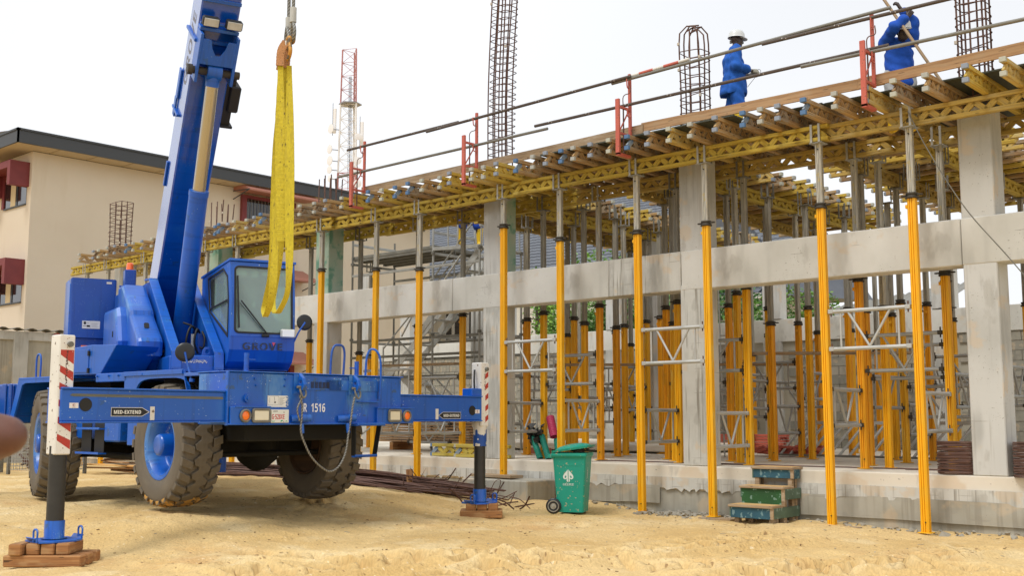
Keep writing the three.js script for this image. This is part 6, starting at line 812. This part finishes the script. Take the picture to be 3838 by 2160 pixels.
{ // corrugated conduits in a black bag behind the bin
  const t = thing('conduit_bundle', 'green and pink corrugated pipes with a torn black bag leaning behind the bin', 'pipes'); const ribs = (a, b, r, m, n) => { const p = []; for (let i = 0; i <= n * 4; i++) p.push([r + 0.006 * Math.sin(i / 4 * 6.283), (i / (n * 4) - 0.5)]); const L = V(...a).distanceTo(V(...b)); const g = lathe(p.map(([x, y]) => [x, y * L]), 14); part('pipe', along(g, V(...a), V(...b)), m, t); };
  const gm = mat({ color: col('#1b8a76'), roughness: 0.5 }), pm = mat({ color: col('#b5345c'), roughness: 0.5 });
  ribs([-13.25, 0.74, -15.5], [-13.55, 1.2, -15.6], 0.055, gm, 16); ribs([-13.05, 0.74, -15.5], [-13.3, 1.16, -15.6], 0.055, gm, 16); ribs([-12.85, 0.74, -15.55], [-12.98, 1.1, -15.65], 0.055, gm, 16); ribs([-13.0, 1.14, -15.6], [-13.18, 1.5, -15.7], 0.075, pm, 12);
  seed = 66; const q = []; for (let i = 0; i < 26; i++) { const z = []; for (let k = 0; k < 7; k++) z.push(V(rr(-1, 1), rr(-1, 1), rr(-1, 1)).multiplyScalar(0.07)); q.push(tri(new ConvexGeometry(z)).translate(-13.4 + rr(-0.14, 0.14), 1.22 + rr(-0.2, 0.14), -15.55 + rr(-0.07, 0.07))); } part('bag', q, M.blackGloss, t);
}
{ // things standing about on the slab
  seed = 77; const coil = (label, x, z, w) => { const t = thing('stirrup_stack', label, 'rebar stack', [x, 0.74, z], rr(0, 0.3), 'stacks of bent stirrups on the slab'); for (let i = 0; i < 26; i++) { const a = rr(-0.12, 0.12), y = 0.012 + i * 0.0165, d = 0.2; part('stirrup', tube([[-w / 2, y, -d], [w / 2, y + rr(-0.01, 0.015), -d], [w / 2, y, d], [-w / 2, y + rr(-0.01, 0.015), d]].map(([p, q, r]) => [p * Math.cos(a) - r * Math.sin(a), q, p * Math.sin(a) + r * Math.cos(a)]), 0.008, 5, 26, true), i % 3 ? M.rebarDark : M.rebar, t); } };
  coil('tall stack of rusty stirrups left of the right column', -5.55, -15.15, 0.42); coil('tall stack of rusty stirrups right of the right column at the photo edge', -4.5, -15.05, 0.5);
  const R = thing('steel_parts', 'heap of red painted steel clamps on the slab behind the wooden steps', 'steel parts', [-10.6, 0.74, -19.6]); for (let i = 0; i < 26; i++) part('clamp', bar([rr(-0.9, 0.9), rr(0.03, 0.2), rr(-0.3, 0.3)], [rr(-0.9, 0.9), rr(0.03, 0.22), rr(-0.3, 0.3)], 0.06, 0.05), M.red, R);
  const R2 = thing('steel_parts', 'red painted steel bars stacked beyond the nearer column', 'steel parts', [-12.8, 0.74, -22.3]); for (let i = 0; i < 18; i++) part('bar', cbox(1.8, 0.05, 0.07, 0.004).translate(rr(-0.1, 0.1), 0.05 + (i / 3 | 0) * 0.06, (i % 3) * 0.1), M.red, R2);
  const A = thing('ladder_rack', 'aluminium frame with slanted rungs lying at the back of the slab on the right', 'ladder', [-9.0, 0.74, -19.9], 0.0); part('rail', bx(-1.6, 2.4, 0.02, 0.06, 0.5, 0.54), M.galvDark, A); part('rail', bx(-1.0, 2.6, 0.62, 0.68, 0, 0.08), M.galvLight, A); for (let i = 0; i < 19; i++) part('rung', bar([-1.5 + i * 0.2, 0.05, 0.5], [-1.2 + i * 0.2, 0.62, 0.05], 0.06, 0.03), M.galvLight, A);
  const S = thing('timber_stack', 'stack of fresh sawn boards behind the far outrigger beam', 'timber stack', [-18.2, 0.95, -17.6], 0.05); for (let r = 0; r < 9; r++) for (let i = 0; i < 3; i++) part('board', cbox(3.6 + rr(-0.15, 0.15), 0.038, 0.2, 0.004, 0, 0, 0, rnd()), i % 3 ? M.pine : M.plank, S).position.set(rr(-0.1, 0.1), r * 0.06, -i * 0.24);
  for (const [x, z] of [[-19.5, -17.6], [-17, -17.6]]) solo('timber_block', cb(x - 0.06, x + 0.06, 0.74, 0.925, z - 0.5, z + 0.15, 0.006), M.crib, 'timber bearer under the stack of fresh boards, ' + (x < -18 ? 'left one' : 'right one'), 'timber block');
  girder('lattice_girder', 'short blue ended girder offcut lying on the slab left of the far outrigger jack', 'girder', 'girder offcuts on the slab', [-14.95, 0.745, -15.0], 0.1, 1.3, M.girder[2], M.cap[0], true); girder('lattice_girder', 'second short girder offcut lying behind the far outrigger jack', 'girder', 'girder offcuts on the slab', [-15.85, 0.745, -15.25], 0.06, 1.3, M.girder[2], M.cap[3], true);
  solo('hollow_brick', cbox(0.5, 0.12, 0.2, 0.006), mat({ color: col('#b06a50') }), 'red hollow brick on the slab beside the column', 'brick').position.set(-14.9, 0.81, -17.4);
  const L = thing('ladder', 'bright aluminium ladder leaning beyond the nearer column', 'ladder', [-11.2, 0.74, -18.9], 0.6); for (const x of [-0.2, 0.2]) part('rail', bar([x, 0, 0], [x, 3.4, -1.0], 0.03, 0.06, V(0, 0, 1)), M.galvLight, L); for (let i = 1; i < 11; i++) part('rung', cyl([-0.2, i * 0.3, -i * 0.088], [0.2, i * 0.3, -i * 0.088], 0.015), M.galvLight, L);
  for (const [i, [x0, z0, x1, z1]] of [[-12, -15.6, -8.4, -15.9], [-9.4, -15.7, -5.6, -16.2], [-6.6, -15.9, -5.6, -16.1]].entries()) solo('steel_strip', bar([x0, 0.745, z0], [x1, 0.745, z1], 0.12, 0.012), M.rebarDark, 'thin dark strip lying on the slab, ' + ['behind the bin', 'behind the two right props', 'by the stirrup stack'][i], 'steel strip');
}
{ // scaffold stair tower inside the left bay
  const T = thing('stair_tower', 'grey scaffold stair tower with steel platform inside the left bay', 'scaffold'); const x0 = -21.3, x1 = -18.4, x2 = -16.9, z0 = -17.7, z1 = -19.1;
  const g = M.galvDark, gl = M.galv;
  for (const x of [x0, x1, x2]) for (const z of [z0, z1]) { part('standard', cyl([x, 0.74, z], [x, x === x2 ? 5.3 : 6.0, z], 0.026, 8), x === x0 ? g : gl, T); for (const y of [1.4, 2.4, 3.4, 4.4, 5.3]) part('rosette', cyl([x, y - 0.03, z], [x, y + 0.03, z], 0.05, 8), g, T); }
  for (const y of [1.35, 2.45, 2.95, 3.35, 4.6, 5.0]) for (const z of [z0, z1]) part('ledger', bar([x0, y, z], [x2, y - 0.02, z], 0.045, 0.06), y > 4 ? gl : g, T);
  for (const y of [1.35, 2.45, 3.35, 4.6, 5.3, 5.8]) for (const x of [x0, x1, x2]) part('transom', bar([x, y, z0], [x, y, z1], 0.045, 0.06), gl, T);
  for (let i = 0; i < 4; i++) part('platform_plank', [cb(x0 - 0.1, x1, 5.42, 5.5, z1 + 0.02 + i * 0.34, z1 + 0.34 + i * 0.34, 0.006), bx(x0, x1, 5.36, 5.42, z1 + 0.03 + i * 0.34, z1 + 0.05 + i * 0.34), bx(x0, x1, 5.36, 5.42, z1 + 0.31 + i * 0.34, z1 + 0.33 + i * 0.34)], g, T);
  part('platform_frame', [bar([x1, 5.4, z0], [x2, 5.32, z0], 0.05, 0.08), bar([x1, 5.4, z1], [x2, 5.32, z1], 0.05, 0.08)], gl, T);
  const flight = (a, b, z) => { const A = V(...a, z), B = V(...b, z); for (const s of [0, 0.6]) part('stringer', bar(A.clone().setZ(z - s), B.clone().setZ(z - s), 0.03, 0.16), M.galvLight, T); for (let i = 1; i < 7; i++) { const p = A.clone().lerp(B, i / 7); part('tread', cbox(0.22, 0.03, 0.6, 0.004, p.x, p.y, z - 0.3), M.galvLight, T); } part('hand_rail', [cyl(A.clone().add(V(0, 0.8, 0.05)), B.clone().add(V(0, 0.8, 0.05)), 0.02), cyl(A.clone().setZ(z + 0.05), A.clone().add(V(0, 0.85, 0.05)), 0.02), cyl(B.clone().setZ(z + 0.05), B.clone().add(V(0, 0.85, 0.05)), 0.02)], M.galv, T); };
  flight([-18.9, 3.5], [-16.9, 5.35], z0 - 0.1); flight([-20.9, 2.4], [-18.4, 4.4], z0 - 0.75); flight([-19.6, 2.5], [-17.2, 0.75], z0 - 0.1);
  for (const [a, b] of [[[-21.3, 0.8], [-18.4, 2.4]], [[-18.4, 0.8], [-16.9, 2.4]], [[-18.4, 4.2], [-17.3, 5.3]], [[-19.4, 3.4], [-18.4, 4.7]]]) part('diagonal', cyl([...a, z0 + 0.05], [...b, z0 + 0.05], 0.02), M.galvLight, T);
  part('guard_loop', [tube([[-17.9, 5.4, z0], [-17.9, 6.0, z0], [-17.8, 6.15, z0], [-17.65, 6.1, z0], [-17.6, 5.9, z0], [-17.6, 5.4, z0]], 0.02), tube([[-16.95, 5.3, z1], [-16.95, 5.9, z1]], 0.02)], gl, T);
  frame('galvanised bracing frame in the left bay, lower one behind the crane handrail', 'frames in the left bay', [-18.68, -15.85], [-16.82, -15.8], 2.5, 1.95); frame('galvanised bracing frame in the left bay near the crane cab', 'frames in the left bay', [-20.45, -15.85], [-18.68, -15.85], 2.3, 1.78); frame('galvanised bracing frame in the left bay at slab height', 'frames in the left bay', [-18.4, -16.9], [-16.9, -16.9], 1.35, 0.95, true);
}
// ---------- people ----------
const smin = (a, b, k) => { const h = Math.max(k - Math.abs(a - b), 0) / k; return Math.min(a, b) - h * h * k * 0.25; };
function field(prims, k = 0.03) { // prims: capsules [a, b, ra, rb] or ellipsoids {c, r, cut}
  const P = prims.map((p) => Array.isArray(p) ? { a: p[0], d: [p[1][0] - p[0][0], p[1][1] - p[0][1], p[1][2] - p[0][2]], ra: p[2], rb: p[3] ?? p[2], k: p[4] ?? k } : p);
  return (x, y, z) => {
    let m = 1e3;
    for (const p of P) {
      let s;
      if (p.c) { const X = (x - p.c[0]) / p.r[0], Y = (y - p.c[1]) / p.r[1], Z = (z - p.c[2]) / p.r[2], q = Math.sqrt(X * X + Y * Y + Z * Z); s = (q - 1) * Math.min(...p.r); if (p.cut) { m = Math.max(m, -s); continue; } m = smin(m, s, p.k ?? k); continue; }
      const vx = x - p.a[0], vy = y - p.a[1], vz = z - p.a[2], dd = p.d[0] ** 2 + p.d[1] ** 2 + p.d[2] ** 2 || 1e-9; const t = Math.min(1, Math.max(0, (vx * p.d[0] + vy * p.d[1] + vz * p.d[2]) / dd));
      s = Math.hypot(vx - p.d[0] * t, vy - p.d[1] * t, vz - p.d[2] * t) - (p.ra + (p.rb - p.ra) * t); m = smin(m, s, p.k);
    }
    return m;
  };
}
function mesh(prims, cell, k, wob = 0) {
  const lo = [1e9, 1e9, 1e9], hi = [-1e9, -1e9, -1e9];
  for (const p of prims) { if (p.cut) continue; const pts = Array.isArray(p) ? [[p[0], p[2]], [p[1], p[3] ?? p[2]]] : [[p.c, Math.max(...p.r)]]; for (const [c, r] of pts) for (let i = 0; i < 3; i++) { lo[i] = Math.min(lo[i], c[i] - r - 0.03); hi[i] = Math.max(hi[i], c[i] + r + 0.03); } }
  const size = Math.max(hi[0] - lo[0], hi[1] - lo[1], hi[2] - lo[2]), n = Math.ceil(size / cell) + 4, f = field(prims, k), mc = new MarchingCubes(n, M.black, false, false, 160000); mc.isolation = 0;
  const h = size / (n - 4), o = lo.map((v) => v - 2 * h);
  mc.field.fill(-1);
  const nx = [0, 1, 2].map((i) => Math.min(n, Math.ceil((hi[i] - lo[i]) / h) + 4));
  for (let c = 0; c < nx[2]; c++) for (let b = 0; b < nx[1]; b++) for (let a = 0; a < nx[0]; a++) { const x = o[0] + a * h, y = o[1] + b * h, z = o[2] + c * h; let s = f(x, y, z); if (wob && Math.abs(s) < 0.06) s += wob * (Math.sin(x * 31 + y * 17 + 3 * Math.sin(z * 23)) * 0.5 + Math.sin(y * 43 + z * 29 + x * 11) * 0.4); mc.field[a + b * n + c * n * n] = -s; }
  mc.update(); const cnt = mc.count, p = new Float32Array(cnt * 3), q = mc.positionArray, half = n / 2;
  for (let i = 0; i < cnt; i++) for (let j = 0; j < 3; j++) p[i * 3 + j] = o[j] + (q[i * 3 + j] * half + half) * h;
  const g = new THREE.BufferGeometry(); g.setAttribute('position', new THREE.BufferAttribute(p, 3)); g.setAttribute('normal', new THREE.BufferAttribute(mc.normalArray.slice(0, cnt * 3).map((v) => v), 3));
  return tri(g);
}
const add3 = (a, b) => [a[0] + b[0], a[1] + b[1], a[2] + b[2]], mul = (a, s) => a.map((v) => v * s), nrm = (a) => mul(a, 1 / (Math.hypot(...a) || 1)), cross = (a, b) => [a[1] * b[2] - a[2] * b[1], a[2] * b[0] - a[0] * b[2], a[0] * b[1] - a[1] * b[0]];
// a hand: palm and five bent fingers; w wrist, d towards the knuckles, u back of the hand, curl 0 open .. 1 fist
function hand(w, d, u, side, curl, fat = 1) {
  d = nrm(d); u = nrm(u); const s = mul(nrm(cross(d, u)), side), at = (f, l, t) => add3(w, add3(mul(d, f), add3(mul(s, l), mul(u, t)))), o = [];
  for (const l of [-0.028, -0.01, 0.01, 0.028]) o.push([at(0.015, l * 0.7, 0), at(0.085, l, 0), 0.016 * fat, 0.0135 * fat, 0.012]);
  const L = [0.062, 0.075, 0.08, 0.07];
  [-0.032, -0.011, 0.011, 0.032].forEach((l, i) => { let p = at(0.088, l, 0), a = curl * 0.7; for (let j = 0; j < 3; j++) { const q = L[i] * [0.48, 0.3, 0.25][j], e = add3(p, add3(mul(d, q * Math.cos(a)), mul(u, -q * Math.sin(a)))); o.push([p, e, (0.0098 - j * 0.0008) * fat, (0.009 - j * 0.0008) * fat, 0.004]); p = e; a += curl * 1.25; } });
  let p = at(0.025, 0.028, -0.006); for (let j = 0; j < 2; j++) { const e = add3(p, add3(mul(d, 0.03), add3(mul(s, 0.022 - j * 0.03 * curl), mul(u, -0.012 - j * 0.018 * curl)))); o.push([p, e, (0.0125 - j * 0.002) * fat, (0.011 - j * 0.002) * fat, 0.006]); p = e; }
  return o;
}
// a head looking along f, centred on c
function head(c, f, up = [0, 1, 0]) {
  f = nrm(f); const r = nrm(cross(up, f)), u = nrm(cross(f, r)), at = (a, b, d) => add3(c, add3(mul(r, a), add3(mul(u, b), mul(f, d)))), o = [];
  o.push([at(0, 0.035, -0.02), at(0, 0.03, 0.012), 0.079, 0.074, 0.04], [at(0, -0.03, 0.03), at(0, -0.085, 0.05), 0.055, 0.034, 0.05], [at(-0.03, -0.06, 0.02), at(0.03, -0.06, 0.02), 0.045, 0.045, 0.04]);
  o.push([at(0, 0.02, 0.085), at(0, -0.022, 0.103), 0.009, 0.014, 0.018], [at(-0.012, -0.025, 0.092), at(0.012, -0.025, 0.092), 0.011, 0.011, 0.012]);
  o.push([at(-0.038, 0.03, 0.073), at(0.038, 0.03, 0.073), 0.013, 0.013, 0.015], [at(-0.02, -0.054, 0.079), at(0.02, -0.054, 0.079), 0.009, 0.009, 0.008], [at(-0.017, -0.066, 0.077), at(0.017, -0.066, 0.077), 0.009, 0.009, 0.008]);
  for (const s of [-1, 1]) o.push([at(s * 0.078, 0.015, -0.005), at(s * 0.08, -0.025, 0.0), 0.016, 0.011, 0.006], [at(s * 0.045, -0.015, 0.06), at(s * 0.04, -0.02, 0.055), 0.022, 0.022, 0.03]);
  const eyes = [-1, 1].map((s) => at(s * 0.031, 0.012, 0.076));
  return { prims: o, eyes, at, u, f };
}
const skin = (h) => mat({ map: (() => { const c = col(h), b = [c.r, c.g, c.b].map((v) => Math.pow(v, 1 / 2.2) * 255); return tex(64, 0.2, (x, y) => mixc(b, b.map((v) => v * 0.84), fbm(x, y, 6, 6, 1401, 3))); })(), roughness: 0.5 });
const cloth = (a, s) => mat({ map: tex(128, 0.4, (x, y) => mixc(a, a.map((v) => v * 0.82), fbm(x, y, 5, 7, s, 4)).map((v) => v * (0.97 + 0.05 * vn(x, y, 64, 64, s + 9)))), roughness: 0.9 });
function person(label, p, turn, J, C, cell = 0.012) {
  const t = thing('person', label, 'person', p, turn), H = head(J.head, J.look), B = [...H.prims];
  B.push([J.neck, add3(J.head, [0, -0.05, -0.01]), 0.056, 0.05, 0.03], [J.chest, J.neck, 0.12, 0.06], [J.pelvis, J.chest, 0.11, 0.13], [J.sh[0], J.sh[1], 0.055, 0.055]);
  for (const i of [0, 1]) { B.push([J.sh[i], J.el[i], J.bare ? 0.058 : 0.05, J.bare ? 0.044 : 0.04], [J.el[i], J.wr[i], J.bare ? 0.046 : 0.041, 0.027], [J.hip[i], J.kn[i], 0.085, 0.055], [J.kn[i], J.an[i], 0.055, 0.038], [J.an[i], add3(J.an[i], J.toe), 0.035, 0.03]); }
  const geo = [mesh(B, cell, 0.03)];
  if (!J.noHands) for (const i of [0, 1]) geo.push(mesh([[J.el[i].map((v, k) => v * 0.15 + J.wr[i][k] * 0.85), J.wr[i], 0.029, 0.025], ...hand(J.wr[i], J.hd[i], J.hb[i], i ? 1 : -1, J.curl, J.glove ? 1.25 : 1)], 0.0045, 0.006));
  part('body', geo.slice(0, 1).concat(J.glove || J.noHands ? [] : geo.slice(1)), C.skin, t);
  if (J.glove) part('glove', geo.slice(1), C.glove, t);
  part('eye', H.eyes.map((e) => tri(new THREE.SphereGeometry(0.011, 10, 8)).translate(...e)), mat({ color: col('#cfc6bc'), roughness: 0.2 }), t);
  const jk = [[J.sh[0], J.sh[1], 0.075, 0.075], [J.chest, J.neck, 0.15, 0.075], [add3(J.pelvis, [-0.05, 0.05, 0]), add3(J.chest, [-0.05, 0, 0]), 0.155, 0.15], [add3(J.pelvis, [0.05, 0.05, 0]), add3(J.chest, [0.05, 0, 0]), 0.155, 0.15], [add3(J.pelvis, [0, J.hem ?? -0.14, 0.0]), add3(J.pelvis, [0, 0.1, 0]), 0.2, 0.16], [add3(J.pelvis, [0, (J.hem ?? -0.14) - 0.02, -0.05]), add3(J.pelvis, [0, 0, -0.02]), 0.19, 0.16]];
  if (!J.bare) for (const i of [0, 1]) { const cuff = J.el[i].map((v, k) => v + (J.wr[i][k] - v) * (J.sleeve ?? 0.8)); jk.push([J.sh[i], J.el[i], 0.085, 0.075], [J.el[i], cuff, 0.075, 0.072]); }
  const hem = J.pelvis[1] + (J.hem ?? -0.14) - 0.02; if (!J.seated) jk.push({ c: [J.pelvis[0], hem - 0.33, J.pelvis[2]], r: [0.5, 0.3, 0.5], cut: 1 });
  if (C.jacket) part('jacket', mesh(jk, cell, 0.05, 0.011), C.jacket, t);
  if (C.trousers) { const tr = [[J.hip[0], J.hip[1], 0.12, 0.12]]; for (const i of [0, 1]) tr.push([J.hip[i], J.kn[i], 0.125, 0.1], [J.kn[i], add3(J.an[i], [0, C.tall ? 0.4 : C.boots ? 0.2 : 0.04, 0]), 0.1, 0.085]); part('trousers', mesh(tr, cell, 0.03, 0.011), C.trousers, t); }
  if (C.boots) for (const i of [0, 1]) part('boot', mesh([[add3(J.an[i], [0, C.tall ? 0.36 : 0.28, -0.01]), add3(J.an[i], [0, 0.02, 0]), C.tall ? 0.088 : 0.07, 0.062], [add3(J.an[i], [0, -0.01, -0.02]), add3(J.an[i], J.toe), 0.055, 0.045], { c: add3(J.an[i], [0, -0.58, 0]), r: [0.5, 0.5, 0.5], cut: 1, }], 0.012, 0.03), C.boots, t);
  if (C.hat) { const g = HEL(0.98), q = new THREE.Matrix4().makeBasis(V(...cross(H.u, H.f)), V(...H.u), V(...H.f)); g.scale(0.95, 1.05, 1.12); const peak = ext(circle(0, 0.075, 0.075, 20, 1.2), 0.008, 0.003).rotateX(Math.PI / 2 + 0.15).translate(0, -0.004, 0.03); const hg = merge([g, peak]); hg.applyMatrix4(q); hg.translate(...H.at(0, 0.062, -0.005)); part('hard_hat', hg, C.hat, t); }
  return t;
}
const hatW = mat({ color: col('#cfd2d2'), roughness: 0.35 }), blueW = cloth([28, 98, 196], 1411), yb = mat({ color: col('#e8c020'), roughness: 0.5 });
const dk = skin('#3a2a24');
{ // walking worker in profile
  const J = { head: [0.0, 1.585, 0.05], look: [0, -0.05, 1], neck: [0, 1.44, 0], chest: [0, 1.24, -0.02], pelvis: [0, 0.93, 0], sh: [[-0.19, 1.38, 0], [0.19, 1.38, 0]], el: [[-0.25, 1.1, -0.02], [0.25, 1.1, -0.02]], wr: [[-0.1, 1.06, 0.27], [0.12, 1.06, 0.27]], hd: [[0.35, 0.05, 1], [-0.35, 0.05, 1]], hb: [[-1, 0.5, 0.2], [1, 0.5, 0.2]], curl: 0.85, glove: true, sleeve: 0.62, hem: -0.17, hip: [[-0.09, 0.9, 0], [0.09, 0.9, 0]], kn: [[-0.1, 0.49, 0.04], [0.1, 0.49, -0.02]], an: [[-0.1, 0.09, 0.03], [0.1, 0.09, -0.09]], toe: [0, -0.04, 0.15] };
  const t = person('worker in blue overalls, white helmet and grey gloves standing in profile on the deck', [-8.83, 5.93, -15.15], 2.3, J, { skin: dk, glove: cloth([168, 164, 148], 1421), jacket: blueW, trousers: blueW, boots: yb, hat: hatW, tall: true }, 0.014);
  part('helmet_strap', tri(cbox(0.03, 0.05, 0.04, 0.006)).translate(0.075, 1.6, -0.03), M.galvLight, t);
  const w = thing('tie_wire', 'thin loop of tie wire held in the gloved hands of the worker in profile', 'wire', [-8.83, 5.93, -15.15], 2.3); part('wire', tube([[0.0, 1.1, 0.36], [0.02, 1.13, 0.4], [0.02, 1.1, 0.43], [0.0, 1.02, 0.36], [-0.02, 0.9, 0.26], [-0.03, 0.82, 0.2]], 0.004, 5, 30), M.black, w);
}
{ // worker with raised arms and pole
  const base = [-6.2, 5.55, -15.3], turn = 0.62; const J = { head: [0.03, 1.46, 0.17], look: [-0.05, -0.2, 1], neck: [0.02, 1.36, 0.05], chest: [0, 1.18, 0.0], pelvis: [0, 0.9, 0], sh: [[-0.2, 1.36, 0.02], [0.2, 1.38, 0.0]], el: [[-0.12, 1.5, 0.3], [0.22, 1.66, 0.02]], wr: [[0.08, 1.66, 0.28], [0.02, 1.84, 0.12]], hd: [[0.6, 0.8, -0.1], [-0.5, 0.8, 0.1]], hb: [[0.2, 0, 1], [0.6, 0.3, 0.7]], curl: 0.9, sleeve: 0.72, hem: -0.15, hip: [[-0.1, 0.88, 0], [0.1, 0.88, 0]], kn: [[-0.13, 0.47, 0.05], [0.13, 0.47, 0.05]], an: [[-0.13, 0.09, 0], [0.13, 0.09, 0]], toe: [0, -0.04, 0.15] };
  person('worker in blue jacket, pale trousers and white helmet raising a pole with both hands', base, turn, J, { skin: dk, jacket: cloth([22, 84, 190], 1431), trousers: cloth([186, 186, 184], 1441), boots: yb, hat: hatW }, 0.014);
}
{ // worker on the stairs, mostly hidden by the girders
  const J = { head: [0, 1.58, 0.02], look: [0.2, -0.3, 1], neck: [0, 1.44, 0], chest: [0, 1.24, 0], pelvis: [0, 0.93, 0], sh: [[-0.19, 1.38, 0], [0.19, 1.38, 0]], el: [[-0.26, 1.1, 0.02], [0.26, 1.1, 0.02]], wr: [[-0.24, 0.9, 0.2], [0.24, 0.9, 0.2]], hd: [[0, -0.6, 1], [0, -0.6, 1]], hb: [[-1, 0.3, 0], [1, 0.3, 0]], curl: 0.5, hip: [[-0.1, 0.9, 0], [0.1, 0.9, 0]], kn: [[-0.17, 0.48, 0.05], [0.17, 0.48, 0.05]], an: [[-0.2, 0.09, 0], [0.22, 0.06, 0.04]], toe: [0, -0.04, 0.15] };
  person('worker on the stair tower, only blue trousers and yellow boots visible below the girder', [-17.5, 5.4, -18.0], 0.9, J, { skin: dk, jacket: cloth([30, 120, 150], 1451), trousers: cloth([24, 70, 176], 1461), boots: yb, hat: hatW, tall: true }, 0.018);
}
{ // crane operator behind the windscreen
  const p = toWorld(0.02, 2.6, -0.7), J = { seated: true, noHands: false, head: [0.04, 0.63, 0.1], look: [0.25, 0, 1], neck: [0.02, 0.5, 0.04], chest: [0, 0.3, 0], pelvis: [0, 0.08, 0], sh: [[-0.19, 0.44, 0.02], [0.19, 0.44, 0.02]], el: [[-0.26, 0.2, 0.18], [0.26, 0.2, 0.2]], wr: [[-0.14, 0.32, 0.46], [0.16, 0.3, 0.48]], hd: [[0.2, 0.2, 1], [-0.2, 0.2, 1]], hb: [[0, 1, 0], [0, 1, 0]], curl: 0.8, hem: 0.0, hip: [[-0.1, 0.08, 0.02], [0.1, 0.08, 0.02]], kn: [[-0.14, 0.12, 0.42], [0.14, 0.12, 0.42]], an: [[-0.14, -0.3, 0.5], [0.14, -0.3, 0.5]], toe: [0, -0.04, 0.14] };
  person('crane operator in blue sitting at the wheel behind the cab windscreen', p.toArray(), Math.PI / 2 - 19.5 * Math.PI / 180, J, { skin: dk, jacket: cloth([30, 62, 120], 1471), trousers: cloth([36, 44, 60], 1481) }, 0.016);
}
{ // person beside the camera whose bent bare elbow juts in at the left edge
  const turn = 42 * Math.PI / 180 + Math.PI; // facing the same way as the camera; local +x is then the viewer's left
  const J = { head: [0, 1.68, 0.02], look: [0, 0, 1], neck: [0, 1.53, 0], chest: [0, 1.3, 0], pelvis: [0, 0.98, 0], sh: [[-0.2, 1.53, -0.02], [0.2, 1.47, 0]], el: [[-0.45, 1.42, 0.06], [0.42, 1.3, 0.12]], wr: [[-0.23, 1.28, 0.16], [0.14, 1.44, 0.24]], hd: [[1, 0.2, 0.3], [-0.8, 0.5, 0.3]], hb: [[0.1, 0.3, 1], [0.1, 0.3, 1]], curl: 0.6, bare: true, hip: [[-0.1, 0.95, 0], [0.1, 0.95, 0]], kn: [[-0.11, 0.51, 0.02], [0.11, 0.51, 0.02]], an: [[-0.12, 0.09, 0], [0.12, 0.09, 0]], toe: [0, -0.04, 0.15] };
  person('bent bare brown elbow of a person standing at the left edge of the photo', [-3.275, 0.03, -0.955], turn, J, { skin: skin('#6f4637'), jacket: cloth([190, 196, 206], 1491), trousers: cloth([60, 64, 80], 1501), boots: M.black }, 0.011);
}
{ // the pole
  const t = solo('wooden_pole', cyl([-6.6, 8.1, -15.03], [-5.46, 6.04, -15.03], 0.022, 12), M.plankGrey, 'long pale pole held slanting by the worker with raised arms', 'pole');
}
scene.updateMatrixWorld(true);
renderer.render(scene, camera);
